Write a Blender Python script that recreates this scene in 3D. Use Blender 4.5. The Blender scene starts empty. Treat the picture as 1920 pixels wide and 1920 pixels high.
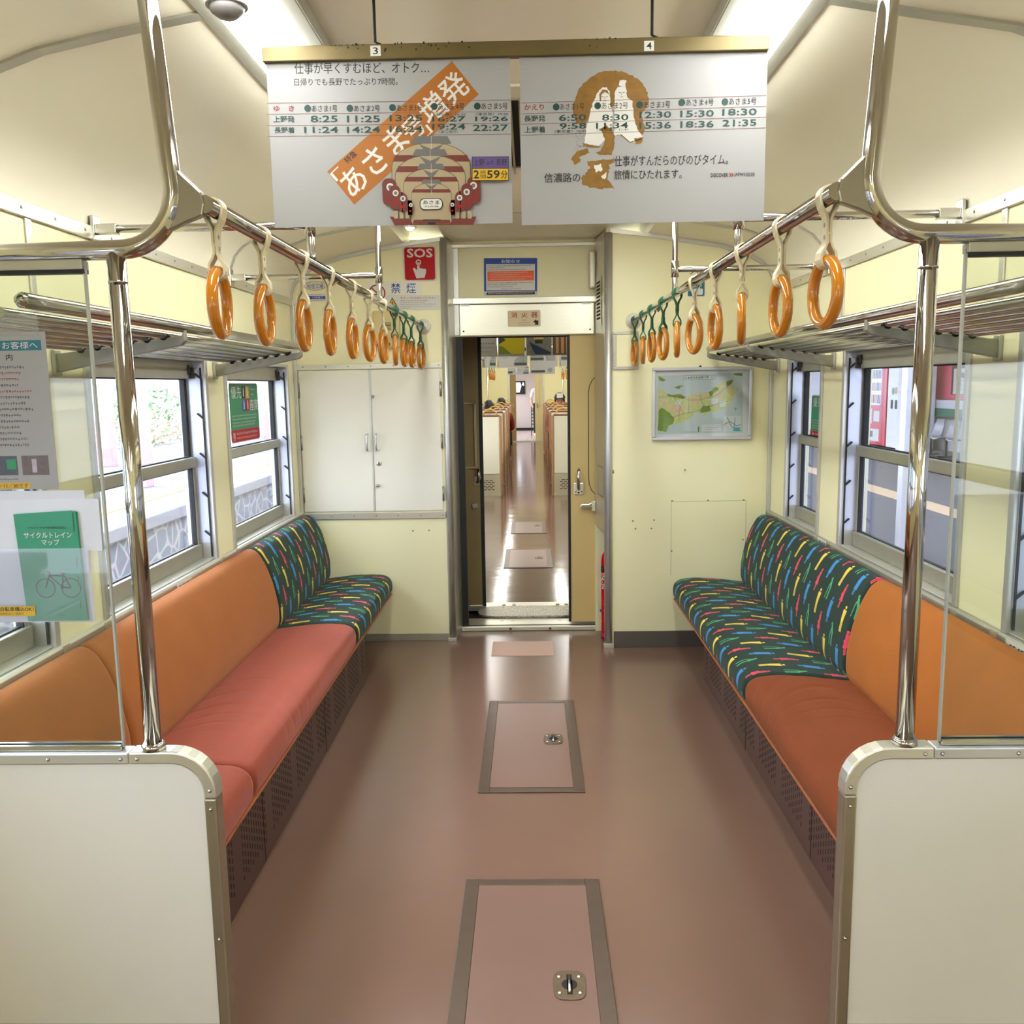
import bpy, bmesh, math, random
from mathutils import Vector, Matrix
R = random.Random(7)
PI = math.pi
S = bpy.context.scene
COL = S.collection
# ------------------------------------------------------------------ camera
cam_d = bpy.data.cameras.new('camera')
cam_d.sensor_width = 36.0
cam_d.lens = 30.973
cam_d.clip_start = 0.02
cam_d.clip_end = 400
cam = bpy.data.objects.new('camera', cam_d)
COL.objects.link(cam)
cam.matrix_world = Matrix([(0.999669, 0.012648, 0.02239, 0.0), (0.02037, 0.141988, -0.989659, 0.0), (-0.015696, 0.989788, 0.141683, 1.5), (0, 0, 0, 1)])
S.camera = cam
# ------------------------------------------------------------------ world
W = bpy.data.worlds.new('world')
S.world = W
W.use_nodes = True
wn = W.node_tree.nodes
wn.clear()
wo = wn.new('ShaderNodeOutputWorld')
bg = wn.new('ShaderNodeBackground')
tc = wn.new('ShaderNodeTexCoord')
sep = wn.new('ShaderNodeSeparateXYZ')
ramp = wn.new('ShaderNodeValToRGB')
ramp.color_ramp.elements[0].position = 0.45
ramp.color_ramp.elements[0].color = (0.62, 0.64, 0.70, 1)
ramp.color_ramp.elements[1].position = 0.75
ramp.color_ramp.elements[1].color = (0.84, 0.90, 1.0, 1)
mp = wn.new('ShaderNodeMapRange')
mp.inputs[1].default_value = -1
mp.inputs[2].default_value = 1
WL = W.node_tree.links
WL.new(tc.outputs['Generated'], sep.inputs[0])
WL.new(sep.outputs[2], mp.inputs[0])
WL.new(mp.outputs[0], ramp.inputs[0])
WL.new(ramp.outputs[0], bg.inputs[0])
bg.inputs[1].default_value = 7.0
WL.new(bg.outputs[0], wo.inputs[0])
# hazy sun behind thin cloud, low over the far platform side
sun_d = bpy.data.lights.new('sun', 'SUN')
sun_d.energy = 3.0
sun_d.angle = math.radians(25)
sun_d.color = (1.0, 0.96, 0.92)
sun = bpy.data.objects.new('sun', sun_d)
COL.objects.link(sun)
sun.rotation_euler = Vector((0.75, -0.25, -0.62)).to_track_quat('-Z', 'Y').to_euler()
# ------------------------------------------------------------------ exposure
S.view_settings.view_transform = 'Standard'
S.view_settings.look = 'None'
S.view_settings.gamma = 1
S.view_settings.use_curve_mapping = False
S.view_settings.exposure = 0.66
S.cycles.max_bounces = 10
S.cycles.diffuse_bounces = 5
S.cycles.glossy_bounces = 5
S.cycles.transmission_bounces = 6
S.cycles.transparent_max_bounces = 16
S.cycles.caustics_reflective = False
S.cycles.caustics_refractive = False
LAMP = 17.5          # strength of the fluorescent diffusers

# ------------------------------------------------------------------ materials
def lin(c):
    c = c / 255.0
    return c / 12.92 if c <= 0.04045 else ((c + 0.055) / 1.055) ** 2.4
def rgb(r, g, b):
    return (lin(r), lin(g), lin(b), 1.0)
MATS = {}
def mat(name, col, rough=0.5, metal=0.0, spec=0.5, var=0.06, scale=6.0, bump=0.0, bscale=60.0, stretch=None, sheen=0.0, sheen_col=None, coat=0.0, rvar=0.0):
    if name in MATS: return MATS[name]
    m = bpy.data.materials.new(name)
    m.use_nodes = True
    N, L = m.node_tree.nodes, m.node_tree.links
    p = N['Principled BSDF']
    c = rgb(*col)
    p.inputs['Roughness'].default_value = rough
    p.inputs['Metallic'].default_value = metal
    p.inputs['Specular IOR Level'].default_value = spec
    if coat: p.inputs['Coat Weight'].default_value = coat; p.inputs['Coat Roughness'].default_value = 0.08
    if sheen:
        p.inputs['Sheen Weight'].default_value = sheen
        p.inputs['Sheen Roughness'].default_value = 0.35
        if sheen_col: p.inputs['Sheen Tint'].default_value = rgb(*sheen_col)
    t = N.new('ShaderNodeTexCoord')
    mpn = N.new('ShaderNodeMapping')
    if stretch: mpn.inputs['Scale'].default_value = stretch
    L.new(t.outputs['Object'], mpn.inputs[0])
    nz = N.new('ShaderNodeTexNoise')
    nz.inputs['Scale'].default_value = scale
    nz.inputs['Detail'].default_value = 5
    L.new(mpn.outputs[0], nz.inputs['Vector'])
    mix = N.new('ShaderNodeMix'); mix.data_type = 'RGBA'
    lo = tuple(max(0, x * (1 - var)) for x in c[:3]) + (1,)
    hi = tuple(min(1, x * (1 + var)) for x in c[:3]) + (1,)
    mix.inputs[6].default_value = lo
    mix.inputs[7].default_value = hi
    L.new(nz.outputs['Fac'], mix.inputs[0])
    L.new(mix.outputs[2], p.inputs['Base Color'])
    if rvar:
        mr = N.new('ShaderNodeMapRange')
        mr.inputs[3].default_value = max(0.01, rough - rvar); mr.inputs[4].default_value = rough + rvar
        L.new(nz.outputs['Fac'], mr.inputs[0]); L.new(mr.outputs[0], p.inputs['Roughness'])
    if bump:
        n2 = N.new('ShaderNodeTexNoise'); n2.inputs['Scale'].default_value = bscale; n2.inputs['Detail'].default_value = 3
        L.new(mpn.outputs[0], n2.inputs['Vector'])
        b = N.new('ShaderNodeBump'); b.inputs['Strength'].default_value = bump; b.inputs['Distance'].default_value = 0.01
        L.new(n2.outputs['Fac'], b.inputs['Height']); L.new(b.outputs[0], p.inputs['Normal'])
    MATS[name] = m
    return m
def emit(name, col, st):
    if name in MATS: return MATS[name]
    m = bpy.data.materials.new(name); m.use_nodes = True
    p = m.node_tree.nodes['Principled BSDF']
    p.inputs['Base Color'].default_value = rgb(*col)
    p.inputs['Emission Color'].default_value = rgb(*col)
    p.inputs['Emission Strength'].default_value = st
    MATS[name] = m
    return m
def glass(name, tint=(245, 248, 248), refl=1.0, haze=0.0):
    if name in MATS: return MATS[name]
    m = bpy.data.materials.new(name); m.use_nodes = True
    N, L = m.node_tree.nodes, m.node_tree.links
    N.clear()
    o = N.new('ShaderNodeOutputMaterial')
    tr = N.new('ShaderNodeBsdfTransparent'); tr.inputs[0].default_value = rgb(*tint)
    gl = N.new('ShaderNodeBsdfGlossy'); gl.inputs['Roughness'].default_value = 0.02
    fr = N.new('ShaderNodeFresnel')
    ge = N.new('ShaderNodeNewGeometry'); io = N.new('ShaderNodeMapRange')      # same reflectance from both sides of a thin pane
    io.inputs[3].default_value = 1.45; io.inputs[4].default_value = 1/1.45
    L.new(ge.outputs['Backfacing'], io.inputs[0]); L.new(io.outputs[0], fr.inputs[0])
    mu = N.new('ShaderNodeMath'); mu.operation = 'MULTIPLY'; mu.inputs[1].default_value = refl
    mx = N.new('ShaderNodeMixShader')
    L.new(fr.outputs[0], mu.inputs[0]); L.new(mu.outputs[0], mx.inputs[0])
    L.new(tr.outputs[0], mx.inputs[1]); L.new(gl.outputs[0], mx.inputs[2])
    if haze:
        df = N.new('ShaderNodeBsdfDiffuse'); df.inputs[0].default_value = rgb(235, 236, 240)
        m2 = N.new('ShaderNodeMixShader'); m2.inputs[0].default_value = haze
        L.new(mx.outputs[0], m2.inputs[1]); L.new(df.outputs[0], m2.inputs[2]); L.new(m2.outputs[0], o.inputs[0])
    else:
        L.new(mx.outputs[0], o.inputs[0])
    MATS[name] = m
    return m

CREAM = mat('cream_panel', (234, 228, 184), 0.42, var=0.025, scale=3, bump=0.02, bscale=220)
CREAMW = mat('pale_panel', (226, 223, 206), 0.36, var=0.03, scale=3, bump=0.02, bscale=220)
CEIL = mat('ceiling_paint', (236, 229, 205), 0.22, var=0.025, scale=2, rvar=0.05)
ALU = mat('aluminium', (200, 199, 194), 0.42, 0.7, var=0.08, scale=10, stretch=(1, 1, 1))
ALUB = mat('brushed_aluminium', (214, 211, 196), 0.34, 0.75, var=0.06, scale=40, stretch=(0.15, 1, 6))
ALUG = mat('window_aluminium', (176, 174, 160), 0.42, 0.7, var=0.1, scale=14)
CHROME = mat('chrome', (186, 182, 174), 0.07, 1.0, var=0.02)
STEEL = mat('stainless_tube', (190, 188, 182), 0.16, 1.0, var=0.04)
RACKM = mat('rack_bracket', (150, 148, 138), 0.42, 0.8, var=0.08, scale=20)
BLACK = mat('black_rubber', (20, 20, 20), 0.6, var=0.1)
DARK = mat('dark_gap', (26, 24, 21), 0.8, var=0.1)
FLOORM = mat('floor_vinyl', (116, 89, 75), 0.2, var=0.07, scale=3.0, spec=0.5)
HATCHM = mat('hatch_panel', (120, 91, 79), 0.32, var=0.06, scale=9)
HATCHF = mat('hatch_frame', (88, 72, 60), 0.34, 0.25, var=0.15, scale=25)
BRASSG = mat('worn_latch_plate', (112, 96, 76), 0.4, 0.7, var=0.2, scale=60)
ORANGE = mat('strap_ring_orange', (202, 124, 5), 0.16, var=0.05, scale=30, coat=0.6)
STRAPW = mat('strap_ivory', (222, 210, 172), 0.45, var=0.04)
STRAPG = mat('strap_green', (22, 92, 58), 0.5, var=0.06)
MOQ = mat('moquette_brown', (152, 86, 26), 0.85, var=0.16, scale=7, bump=0.25, bscale=420, sheen=0.55, sheen_col=(255, 190, 150))
MOQR = mat('moquette_russet', (140, 58, 32), 0.85, var=0.14, scale=7, bump=0.25, bscale=420, sheen=0.7, sheen_col=(255, 176, 165))
SKIRT = mat('skirt_perforated', (86, 60, 53), 0.34, var=0.08, scale=12)
HOLE = mat('perforation', (44, 30, 26), 0.8)
PAPER = mat('poster_paper', (154, 153, 152), 0.5, var=0.02, scale=5)
BARM = mat('poster_bar', (106, 92, 56), 0.4, 0.45, var=0.2, scale=18)
INK = mat('ink_black', (26, 24, 28), 0.6)
INKG = mat('ink_green', (10, 60, 54), 0.6)
INKR = mat('ink_red', (146, 22, 34), 0.6)
INKL = mat('ink_rule', (122, 78, 74), 0.6)
INKO = mat('ink_orange', (160, 94, 8), 0.55)
INKB = mat('ink_ochre', (128, 90, 18), 0.6, var=0.35, scale=60)
INKW = mat('ink_white', (208, 206, 200), 0.5)
INKBL = mat('ink_blue', (18, 66, 158), 0.5)
INKP = mat('ink_purple', (88, 70, 126), 0.5)
INKY = mat('ink_yellow', (204, 164, 24), 0.5)
INKGR = mat('ink_grey', (100, 98, 96), 0.5)
SIGNG = mat('sign_green', (26, 128, 78), 0.45)
SIGNRED = mat('sign_red', (176, 8, 22), 0.5, spec=0.2)
SIGNOR = mat('sign_orange', (232, 92, 30), 0.45)
SIGNTEAL = mat('sign_teal', (28, 108, 128), 0.5)
TRCREAM = mat('print_cream', (162, 146, 114), 0.5)
TRSHADE = mat('print_shade', (104, 90, 66), 0.5); TRRED = mat('print_maroon', (104, 36, 26), 0.5)
EXTRED = mat('extinguisher_red', (206, 16, 22), 0.2)
LEAF = mat('door_leaf_beige', (196, 172, 112), 0.5, var=0.04)
LEAFD = mat('door_leaf_olive', (150, 128, 84), 0.55, var=0.08)
GLASS = glass('window_glass', (236, 240, 246), 0.8)
GLASSP = glass('partition_glass', (240, 243, 238), 1.1)
FILM = glass('clear_film', (250, 251, 252), 0.8, 0.08)
LAMPM = emit('lamp_diffuser', (250, 253, 250), LAMP)
LAMPN = emit('lamp_diffuser_dim', (252, 252, 246), 10.0)

# ------------------------------------------------------------------ objects
def link(o, parent=None):
    COL.objects.link(o)
    if parent is not None:
        o.parent = parent
        o.matrix_parent_inverse = Matrix.Translation(-Vector(parent['base'])) if 'base' in parent else Matrix.Identity(4)
    return o
def prop(o, label=None, cat=None, group=None, kind=None):
    if label: o['label'] = label
    if cat: o['category'] = cat
    if group: o['group'] = group
    if kind: o['kind'] = kind
    return o
def thing(name, label, cat, loc=(0, 0, 0), group=None, kind=None):
    """Empty at the base of a thing; children are modelled in world coordinates."""
    o = bpy.data.objects.new(name, None)
    o.empty_display_size = 0.05
    o.location = loc
    o['base'] = tuple(loc)
    COL.objects.link(o)
    return prop(o, label, cat, group, kind)
def kids(o):
    return [c for c in bpy.data.objects if c.parent == o]
def copy_thing(o, tree):
    """Copy of a thing with its parts (tree = [(part, [sub-parts])])."""
    c = o.copy(); COL.objects.link(c)
    for p, subs in tree:
        q = p.copy(); COL.objects.link(q); q.parent = c
        for s in subs:
            t = s.copy(); COL.objects.link(t); t.parent = q
    return c
EACH = {'screw', 'collar', 'tube_socket', 'latch', 'hinge', 'jamb_liner', 'upper_stile', 'bolt', 'hinge_lug', 'handle', 'eye', 'ear', 'wall_bracket', 'glass_channel', 'latch_rack', 'rim_plate'}   # countable small parts: every one its own mesh
class MB:
    def __init__(s): s.v = []; s.f = []; s.m = []; s.uv = None; s.sm = []
    def add(s, vs, fs, m=0, smooth=False):
        b = len(s.v); s.v += [tuple(x) for x in vs]
        for f in fs: s.f.append(tuple(b + i for i in f)); s.m.append(m); s.sm.append(smooth)
        return s
    def box(s, x0, x1, y0, y1, z0, z1, m=0):
        return s.add([(x0,y0,z0),(x1,y0,z0),(x1,y1,z0),(x0,y1,z0),(x0,y0,z1),(x1,y0,z1),(x1,y1,z1),(x0,y1,z1)],
                     [(0,3,2,1),(4,5,6,7),(0,1,5,4),(1,2,6,5),(2,3,7,6),(3,0,4,7)], m)
    def bar(s, a, b, w, h, up=(0, 0, 1), m=0):
        a, b = Vector(a), Vector(b); d = (b - a).normalized(); up = Vector(up)
        r = d.cross(up).normalized() * w / 2; u = r.cross(d).normalized() * h / 2
        vs = [p + i * r + j * u for p in (a, b) for i, j in ((-1,-1),(1,-1),(1,1),(-1,1))]
        return s.add(vs, [(3,2,1,0),(4,5,6,7),(0,1,5,4),(1,2,6,5),(2,3,7,6),(3,0,4,7)], m)
    def tube(s, pts, r, seg=16, m=0, closed=False, flat=None):
        pts = [Vector(p) for p in pts]; n = len(pts); vs = []
        rad = r if isinstance(r, (list, tuple)) else [r] * n
        def tan(i):
            if closed: return (pts[(i+1) % n] - pts[i-1]).normalized()
            a = pts[max(0, i-1)]; b = pts[min(n-1, i+1)]
            return (b - a).normalized()
        t0 = tan(0); ref = Vector((0,0,1)) if abs(t0.z) < 0.9 else Vector((1,0,0))
        u = (ref - t0 * ref.dot(t0)).normalized()
        for i in range(n):
            t = tan(i); u = (u - t * u.dot(t)).normalized(); w = t.cross(u)
            k = 1.0
            if 0 < i < n-1 or closed:
                d1 = (pts[i] - pts[i-1]).normalized(); c = max(0.5, d1.dot(t)); k = 1.0 / c
            for j in range(seg):
                a = 2*PI*j/seg
                vs.append(pts[i] + rad[i]*(u*math.cos(a) + w*math.sin(a)))
        fs = []
        for i in range(n if closed else n-1):
            for j in range(seg):
                a = i*seg + j; b = i*seg + (j+1) % seg; i2 = ((i+1) % n)*seg
                fs.append((a, b, i2 + (j+1) % seg, i2 + j))
        s.add(vs, fs, m, True)
        if not closed:
            b = len(s.v) - n*seg
            s.f.append(tuple(b + j for j in reversed(range(seg)))); s.m.append(m); s.sm.append(False)
            s.f.append(tuple(b + (n-1)*seg + j for j in range(seg))); s.m.append(m); s.sm.append(False)
        return s
    def lathe(s, prof, c, axis='z', seg=24, m=0):
        """prof = [(radius, height)] along axis from point c."""
        vs = []; n = len(prof); c = Vector(c)
        for (r, h) in prof:
            for j in range(seg):
                a = 2*PI*j/seg; p = (r*math.cos(a), r*math.sin(a), h)
                if axis == 'y': p = (p[0], p[2], p[1])
                if axis == 'x': p = (p[2], p[0], p[1])
                vs.append(c + Vector(p))
        fs = [(i*seg+j, i*seg+(j+1) % seg, (i+1)*seg+(j+1) % seg, (i+1)*seg+j) for i in range(n-1) for j in range(seg)]
        s.add(vs, fs, m, True)
        b = len(s.v) - n*seg
        for k, rv in ((0, True), (n-1, False)):
            if prof[k][0] > 1e-5:
                f = [b + k*seg + j for j in range(seg)]
                s.f.append(tuple(reversed(f) if rv else f)); s.m.append(m); s.sm.append(False)
        return s
    def prism(s, poly, axis, a, b, m=0, smooth=False):
        """poly of 2-D points extruded along axis: x -> (y,z), y -> (x,z), z -> (x,y)."""
        def P(p, h):
            return {'x': (h, p[0], p[1]), 'y': (p[0], h, p[1]), 'z': (p[0], p[1], h)}[axis]
        n = len(poly); vs = [P(p, a) for p in poly] + [P(p, b) for p in poly]
        bb = len(s.v); s.v += vs
        s.f.append(tuple(bb + i for i in range(n))); s.m.append(m); s.sm.append(False)
        s.f.append(tuple(bb + n + i for i in reversed(range(n)))); s.m.append(m); s.sm.append(False)
        for i in range(n):
            j = (i+1) % n
            s.f.append((bb+i, bb+n+i, bb+n+j, bb+j)); s.m.append(m); s.sm.append(smooth)
        return s
    def ring(s, c, R_, r, yaw=0.0, seg=40, rs=14, m=0):
        """torus standing upright, its plane turned by yaw about Z from the YZ plane."""
        c = Vector(c); d = Vector((math.sin(yaw), math.cos(yaw), 0))
        pts = [c + R_*(d*math.cos(2*PI*i/seg) + Vector((0,0,1))*math.sin(2*PI*i/seg)) for i in range(seg)]
        return s.tube(pts, r, rs, m, closed=True)
    def islands(s):
        par = list(range(len(s.v)))
        def find(a):
            while par[a] != a: par[a] = par[par[a]]; a = par[a]
            return a
        for f in s.f:
            r = find(f[0])
            for i in f[1:]: par[find(i)] = r
        out = {}
        for k, f in enumerate(s.f): out.setdefault(find(f[0]), []).append(k)
        res = []
        for ks in out.values():
            ids = sorted({i for k in ks for i in s.f[k]}); mp_ = {i: n for n, i in enumerate(ids)}
            m = MB(); m.v = [s.v[i] for i in ids]; m.f = [tuple(mp_[i] for i in s.f[k]) for k in ks]; m.m = [s.m[k] for k in ks]; m.sm = [s.sm[k] for k in ks]; res.append(m)
        return res
    def build(s, name, mats, parent=None, bev=0.0, bseg=2, smooth=None, recalc=True):
        if name in EACH and parent is not None:
            isl = s.islands()
            if len(isl) > 1: return [m._build(name, mats, parent, bev, bseg, smooth, recalc) for m in isl][0]
        return s._build(name, mats, parent, bev, bseg, smooth, recalc)
    def _build(s, name, mats, parent=None, bev=0.0, bseg=2, smooth=None, recalc=True):
        me = bpy.data.meshes.new(name)
        me.from_pydata(s.v, [], s.f); me.update()
        if not isinstance(mats, (list, tuple)): mats = [mats]
        for k in mats: me.materials.append(k)
        for i, p in enumerate(me.polygons):
            p.material_index = s.m[i]; p.use_smooth = s.sm[i] if smooth is None else smooth
        if recalc:
            bm = bmesh.new(); bm.from_mesh(me)
            bmesh.ops.recalc_face_normals(bm, faces=bm.faces[:]); bm.to_mesh(me); bm.free()
        o = bpy.data.objects.new(name, me)
        link(o, parent)
        if bev:
            b = o.modifiers.new('bevel', 'BEVEL'); b.width = bev; b.segments = bseg; b.limit_method = 'ANGLE'; b.angle_limit = math.radians(40)
        return o
def boxo(name, x0, x1, y0, y1, z0, z1, m, parent=None, bev=0.0):
    return MB().box(x0, x1, y0, y1, z0, z1).build(name, m, parent, bev)
def structure(o): o['kind'] = 'structure'; return o

# ------------------------------------------------------------------ flat prints (signs, posters): a plane frame and what is printed on it
class Print:
    """o = origin, r = right, u = up, n = towards the reader. Layers lie a fraction of a millimetre apart."""
    def __init__(s, o, r, u, n, k=1.0):
        s.k = k
        s.o, s.r, s.u, s.n = Vector(o), Vector(r).normalized(), Vector(u).normalized(), Vector(n).normalized()
        s.mb = MB(); s.mats = []; s.layer = 1
    def P(s, a, b, d=0.0): return s.o + s.r*(a*s.k) + s.u*(b*s.k) + s.n*d     # k = print scale
    def mi(s, m):
        if m not in s.mats: s.mats.append(m)
        return s.mats.index(m)
    def poly(s, pts, m, layer=1):
        d = 0.00025*layer
        s.mb.add([s.P(a, b, d) for a, b in pts], [tuple(range(len(pts)))], s.mi(m)); return s
    def rect(s, x0, y0, x1, y1, m, layer=1, rot=0.0):
        cx, cy = (x0+x1)/2, (y0+y1)/2; c, t = math.cos(rot), math.sin(rot)
        q = [((x-cx)*c - (y-cy)*t + cx, (x-cx)*t + (y-cy)*c + cy) for x, y in ((x0,y0),(x1,y0),(x1,y1),(x0,y1))]
        return s.poly(q, m, layer)
    def rrect(s, x0, y0, x1, y1, rad, m, layer=1):
        pts = []
        for cx, cy, a0 in ((x1-rad,y0+rad,-90),(x1-rad,y1-rad,0),(x0+rad,y1-rad,90),(x0+rad,y0+rad,180)):
            for k in range(5):
                a = math.radians(a0 + k*22.5); pts.append((cx+rad*math.cos(a), cy+rad*math.sin(a)))
        return s.poly(pts, m, layer)
    def disc(s, cx, cy, r, m, layer=1, n=20, ry=None):
        return s.poly([(cx + r*math.cos(2*PI*i/n), cy + (ry or r)*math.sin(2*PI*i/n)) for i in range(n)], m, layer)
    def annulus(s, cx, cy, r0, r1, m, layer=1, n=28):
        d = 0.00025*layer
        vs = [s.P(cx + r*math.cos(2*PI*i/n), cy + r*math.sin(2*PI*i/n), d) for r in (r0, r1) for i in range(n)]
        s.mb.add(vs, [(i, (i+1) % n, n+(i+1) % n, n+i) for i in range(n)], s.mi(m)); return s
    def line(s, x0, y0, x1, y1, w, m, layer=1):
        d = Vector((x1-x0, y1-y0)); n = Vector((-d.y, d.x)).normalized()*w/2
        return s.poly([(x0-n.x,y0-n.y),(x1-n.x,y1-n.y),(x1+n.x,y1+n.y),(x0+n.x,y0+n.y)], m, layer)
    def text(s, t, x0, y0, x1, y1, m, layer=1, rot=0.0, bold=0.0, shear=0.0):
        """text fitted to the box (x0,y0)-(x1,y1), then turned by rot about the box centre."""
        cu = bpy.data.curves.new('t', 'FONT'); cu.body = t; cu.size = 1.0; cu.resolution_u = 2; cu.offset = bold; cu.shear = shear
        ob = bpy.data.objects.new('t', cu)
        me = bpy.data.meshes.new_from_object(ob)
        if len(me.vertices):
            xs = [v.co.x for v in me.vertices]; ys = [v.co.y for v in me.vertices]
            ax, bx, ay, by = min(xs), max(xs), min(ys), max(ys)
            sx = (x1-x0)/max(1e-6, bx-ax); sy = (y1-y0)/max(1e-6, by-ay)
            cx, cy = (x0+x1)/2, (y0+y1)/2; c, n = math.cos(rot), math.sin(rot); d = 0.00025*layer
            vs = []
            for v in me.vertices:
                lx = (v.co.x-ax)*sx + x0 - cx; ly = (v.co.y-ay)*sy + y0 - cy
                vs.append(s.P(lx*c - ly*n + cx, lx*n + ly*c + cy, d))
            s.mb.add(vs, [tuple(p.vertices) for p in me.polygons], s.mi(m))
        bpy.data.objects.remove(ob); bpy.data.curves.remove(cu); bpy.data.meshes.remove(me)
        return s
    def scribble(s, x0, y0, x1, y1, m, layer=1, seed=1):
        """a line of print too small to read: a broken row of tiny marks."""
        r = random.Random(seed); h = y1-y0; x = x0
        while x < x1 - h*0.3:
            w = h*r.uniform(0.5, 0.85)
            k = r.random()
            s.rect(x, y0 + h*0.42, min(x1, x+w), y0 + h*0.58, m, layer)
            if k < 0.6: s.rect(x + w*0.4, y0, x + w*0.58, y1, m, layer)
            if k > 0.3: s.rect(x, y1 - h*0.18, min(x1, x+w), y1, m, layer)
            x += w + h*0.22
        return s
    tag = None
    def build(s, name, parent=None):
        if s.tag and parent is None:                 # a sticker that is nothing but its print
            o = s.mb.build(s.tag[0], s.mats, None, recalc=False)
            return prop(o, s.tag[1], s.tag[2], s.tag[3])
        return s.mb.build(name, s.mats, parent, recalc=False)
# ================================================================== the car: shell
XL, XR = -1.355, 1.335
YN, YFL, YFR, YD = -3.0, 5.10, 4.93, 5.29
ZT = 2.0                                     # cove trim height
CL = [(-1.355,2.0),(-1.350,2.05),(-1.330,2.10),(-1.29,2.145),(-1.22,2.185),(-1.06,2.24),(-0.88,2.275),(-0.70,2.305)]
CR = [(0.645,2.305),(0.82,2.275),(1.04,2.24),(1.20,2.185),(1.27,2.145),(1.31,2.10),(1.33,2.05),(1.335,2.0)]
CC = [(-0.70,2.305),(-0.70,2.36),(-0.475,2.36),(-0.475,2.335),(0.43,2.335),(0.43,2.36),(0.645,2.36),(0.645,2.305)]
def sweep_strip(mb, prof, y0, y1, smooth=True, ny=1):
    n = len(prof); vs = []
    for k in range(ny+1):
        y = y0 + (y1-y0)*k/ny
        vs += [(x, y, z) for x, z in prof]
    mb.add(vs, [(k*n+i, k*n+i+1, (k+1)*n+i+1, (k+1)*n+i) for k in range(ny) for i in range(n-1)], 0, smooth)
# floor
fl = MB().box(XL-0.1, XR+0.1, YN, YD+0.05, -0.08, 0.0)
structure(fl.build('floor', FLOORM))
# ceiling (painted panels between the lamp troughs, closed above)
ce = MB()
sweep_strip(ce, CL, YN, YD+0.06); sweep_strip(ce, CC, YN, YD+0.06, False); sweep_strip(ce, CR, YN, YD+0.06)
ce.add([(XL,YN,2.0),(XL,YD+.06,2.0),(XL-.1,YD+.06,2.5),(XL-.1,YN,2.5),(XR+.1,YN,2.5),(XR+.1,YD+.06,2.5),(XR,YD+.06,2.0),(XR,YN,2.0)],
       [(0,1,2,3),(3,2,5,4),(4,5,6,7)])
structure(ce.build('ceiling', CEIL, recalc=False))
# side walls with window openings
ZS, ZW = 0.79, 1.625
WL_ = [(-2.2,-0.4),(0.20,1.25),(1.45,2.385),(2.70,3.675),(3.93,4.925)]  # first opening of each side is unseen, added for daylight on the seat end screens
WR_ = [(-2.2,-0.4),(0.20,1.25),(1.45,2.435),(2.745,3.795),(4.10,4.61)]
def side_wall(name, x, sgn, wins, yend):
    mb = MB(); xo = x + sgn*0.11; a, b = min(x, xo), max(x, xo)
    mb.box(a, b, YN, yend, -0.05, ZS); mb.box(a, b, YN, yend, ZW, 2.06)
    y = YN
    for w0, w1 in wins:
        mb.box(a, b, y, w0, ZS, ZW); y = w1
    mb.box(a, b, y, yend, ZS, ZW)
    return structure(mb.build(name, CREAM))
side_wall('wall_left', XL, -1, WL_, YD+0.05)
side_wall('wall_right', XR, 1, WR_, YD+0.05)
# end wall: two blocks, recessed doorway between them, header over the door
prof_l = [(XL,0),(-0.49,0),(-0.49,2.318)] + [p for p in reversed(CL) if p[0] < -0.5]
ew = MB().prism([(XL,0.0),(-0.472,0.0),(-0.472,2.335),(-0.49,2.335)] + [(-0.70,2.306)] + [p for p in reversed(CL)][1:], 'y', YFL, YD+0.05)
structure(ew.build('wall_far', CREAM))
ewp = [(XR,0.0)] + [p for p in reversed(CR)][:-1] + [(0.645,2.306),(0.44,2.335)]
ew = MB().prism([(0.42,0.0)] + ewp + [(0.42,2.335)], 'y', YFR, YFR+0.035)
ew.prism([(0.53,0.0)] + ewp + [(0.42,2.335),(0.42,0.66),(0.53,0.66)], 'y', YFR+0.035, YD+0.05)
ew.box(0.53, 0.545, YFR+0.035, YD+0.05, 0.0, 0.66); ew.box(0.384, 0.53, YD-0.02, YD+0.05, 0.0, 0.66)
structure(ew.build('wall_far', CREAM))
hd = MB().box(-0.48, 0.43, YD, YD+0.05, 1.792, 2.34)
structure(hd.build('wall_far', CREAM))
# wall behind the camera
structure(MB().box(XL-.1, XR+.1, YN-0.06, YN, -0.05, 2.5).build('wall_near', CREAM))
# narrow reveals of the doorway
rv = MB()
rv.add([(-0.472,YFL,0),(-0.437,YD+.01,0),(-0.437,YD+.01,2.33),(-0.472,YFL,2.33),(-0.48,YFL+.02,0),(-0.48,YFL+.02,2.33)], [(0,1,2,3)])
structure(rv.build('trim_1', ALUB, recalc=False))
rv = MB()
rv.add([(0.42,YFR,0.66),(0.384,YD+.01,0.66),(0.384,YD+.01,2.33),(0.42,YFR,2.33)], [(3,2,1,0)])
structure(rv.build('trim_2', ALUB, recalc=False))
# ---- trims
def trim(n, mb, m=ALU, bev=0.002, **k):
    return structure(mb.build('trim_%d' % n, m, bev=bev, **k))
def quarter_post(x0, x1, y0, y1, z1):
    mb = MB(); pts = []
    cx, cy, rx, ry = (x0+x1)/2, y1, (x1-x0)/2, y1-y0
    for k in range(13):
        a = PI + PI*k/12; pts.append((cx + rx*math.cos(a), cy + ry*math.sin(a)))
    mb.prism(pts, 'z', 0.0, z1, smooth=True); return mb
trim(3, quarter_post(-0.502, -0.460, YFL-0.022, YFL+0.01, 2.325), ALU, 0)
trim(4, quarter_post(0.410, 0.456, YFR-0.024, YFR+0.01, 2.31), ALU, 0)
trim(5, MB().box(0.405, 0.462, YFR-0.03, YFR+0.005, 0.0, 0.028), ALUB)
trim(6, MB().box(-0.506, -0.456, YFL-0.028, YFL+0.005, 0.0, 0.02), ALUB)
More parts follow.
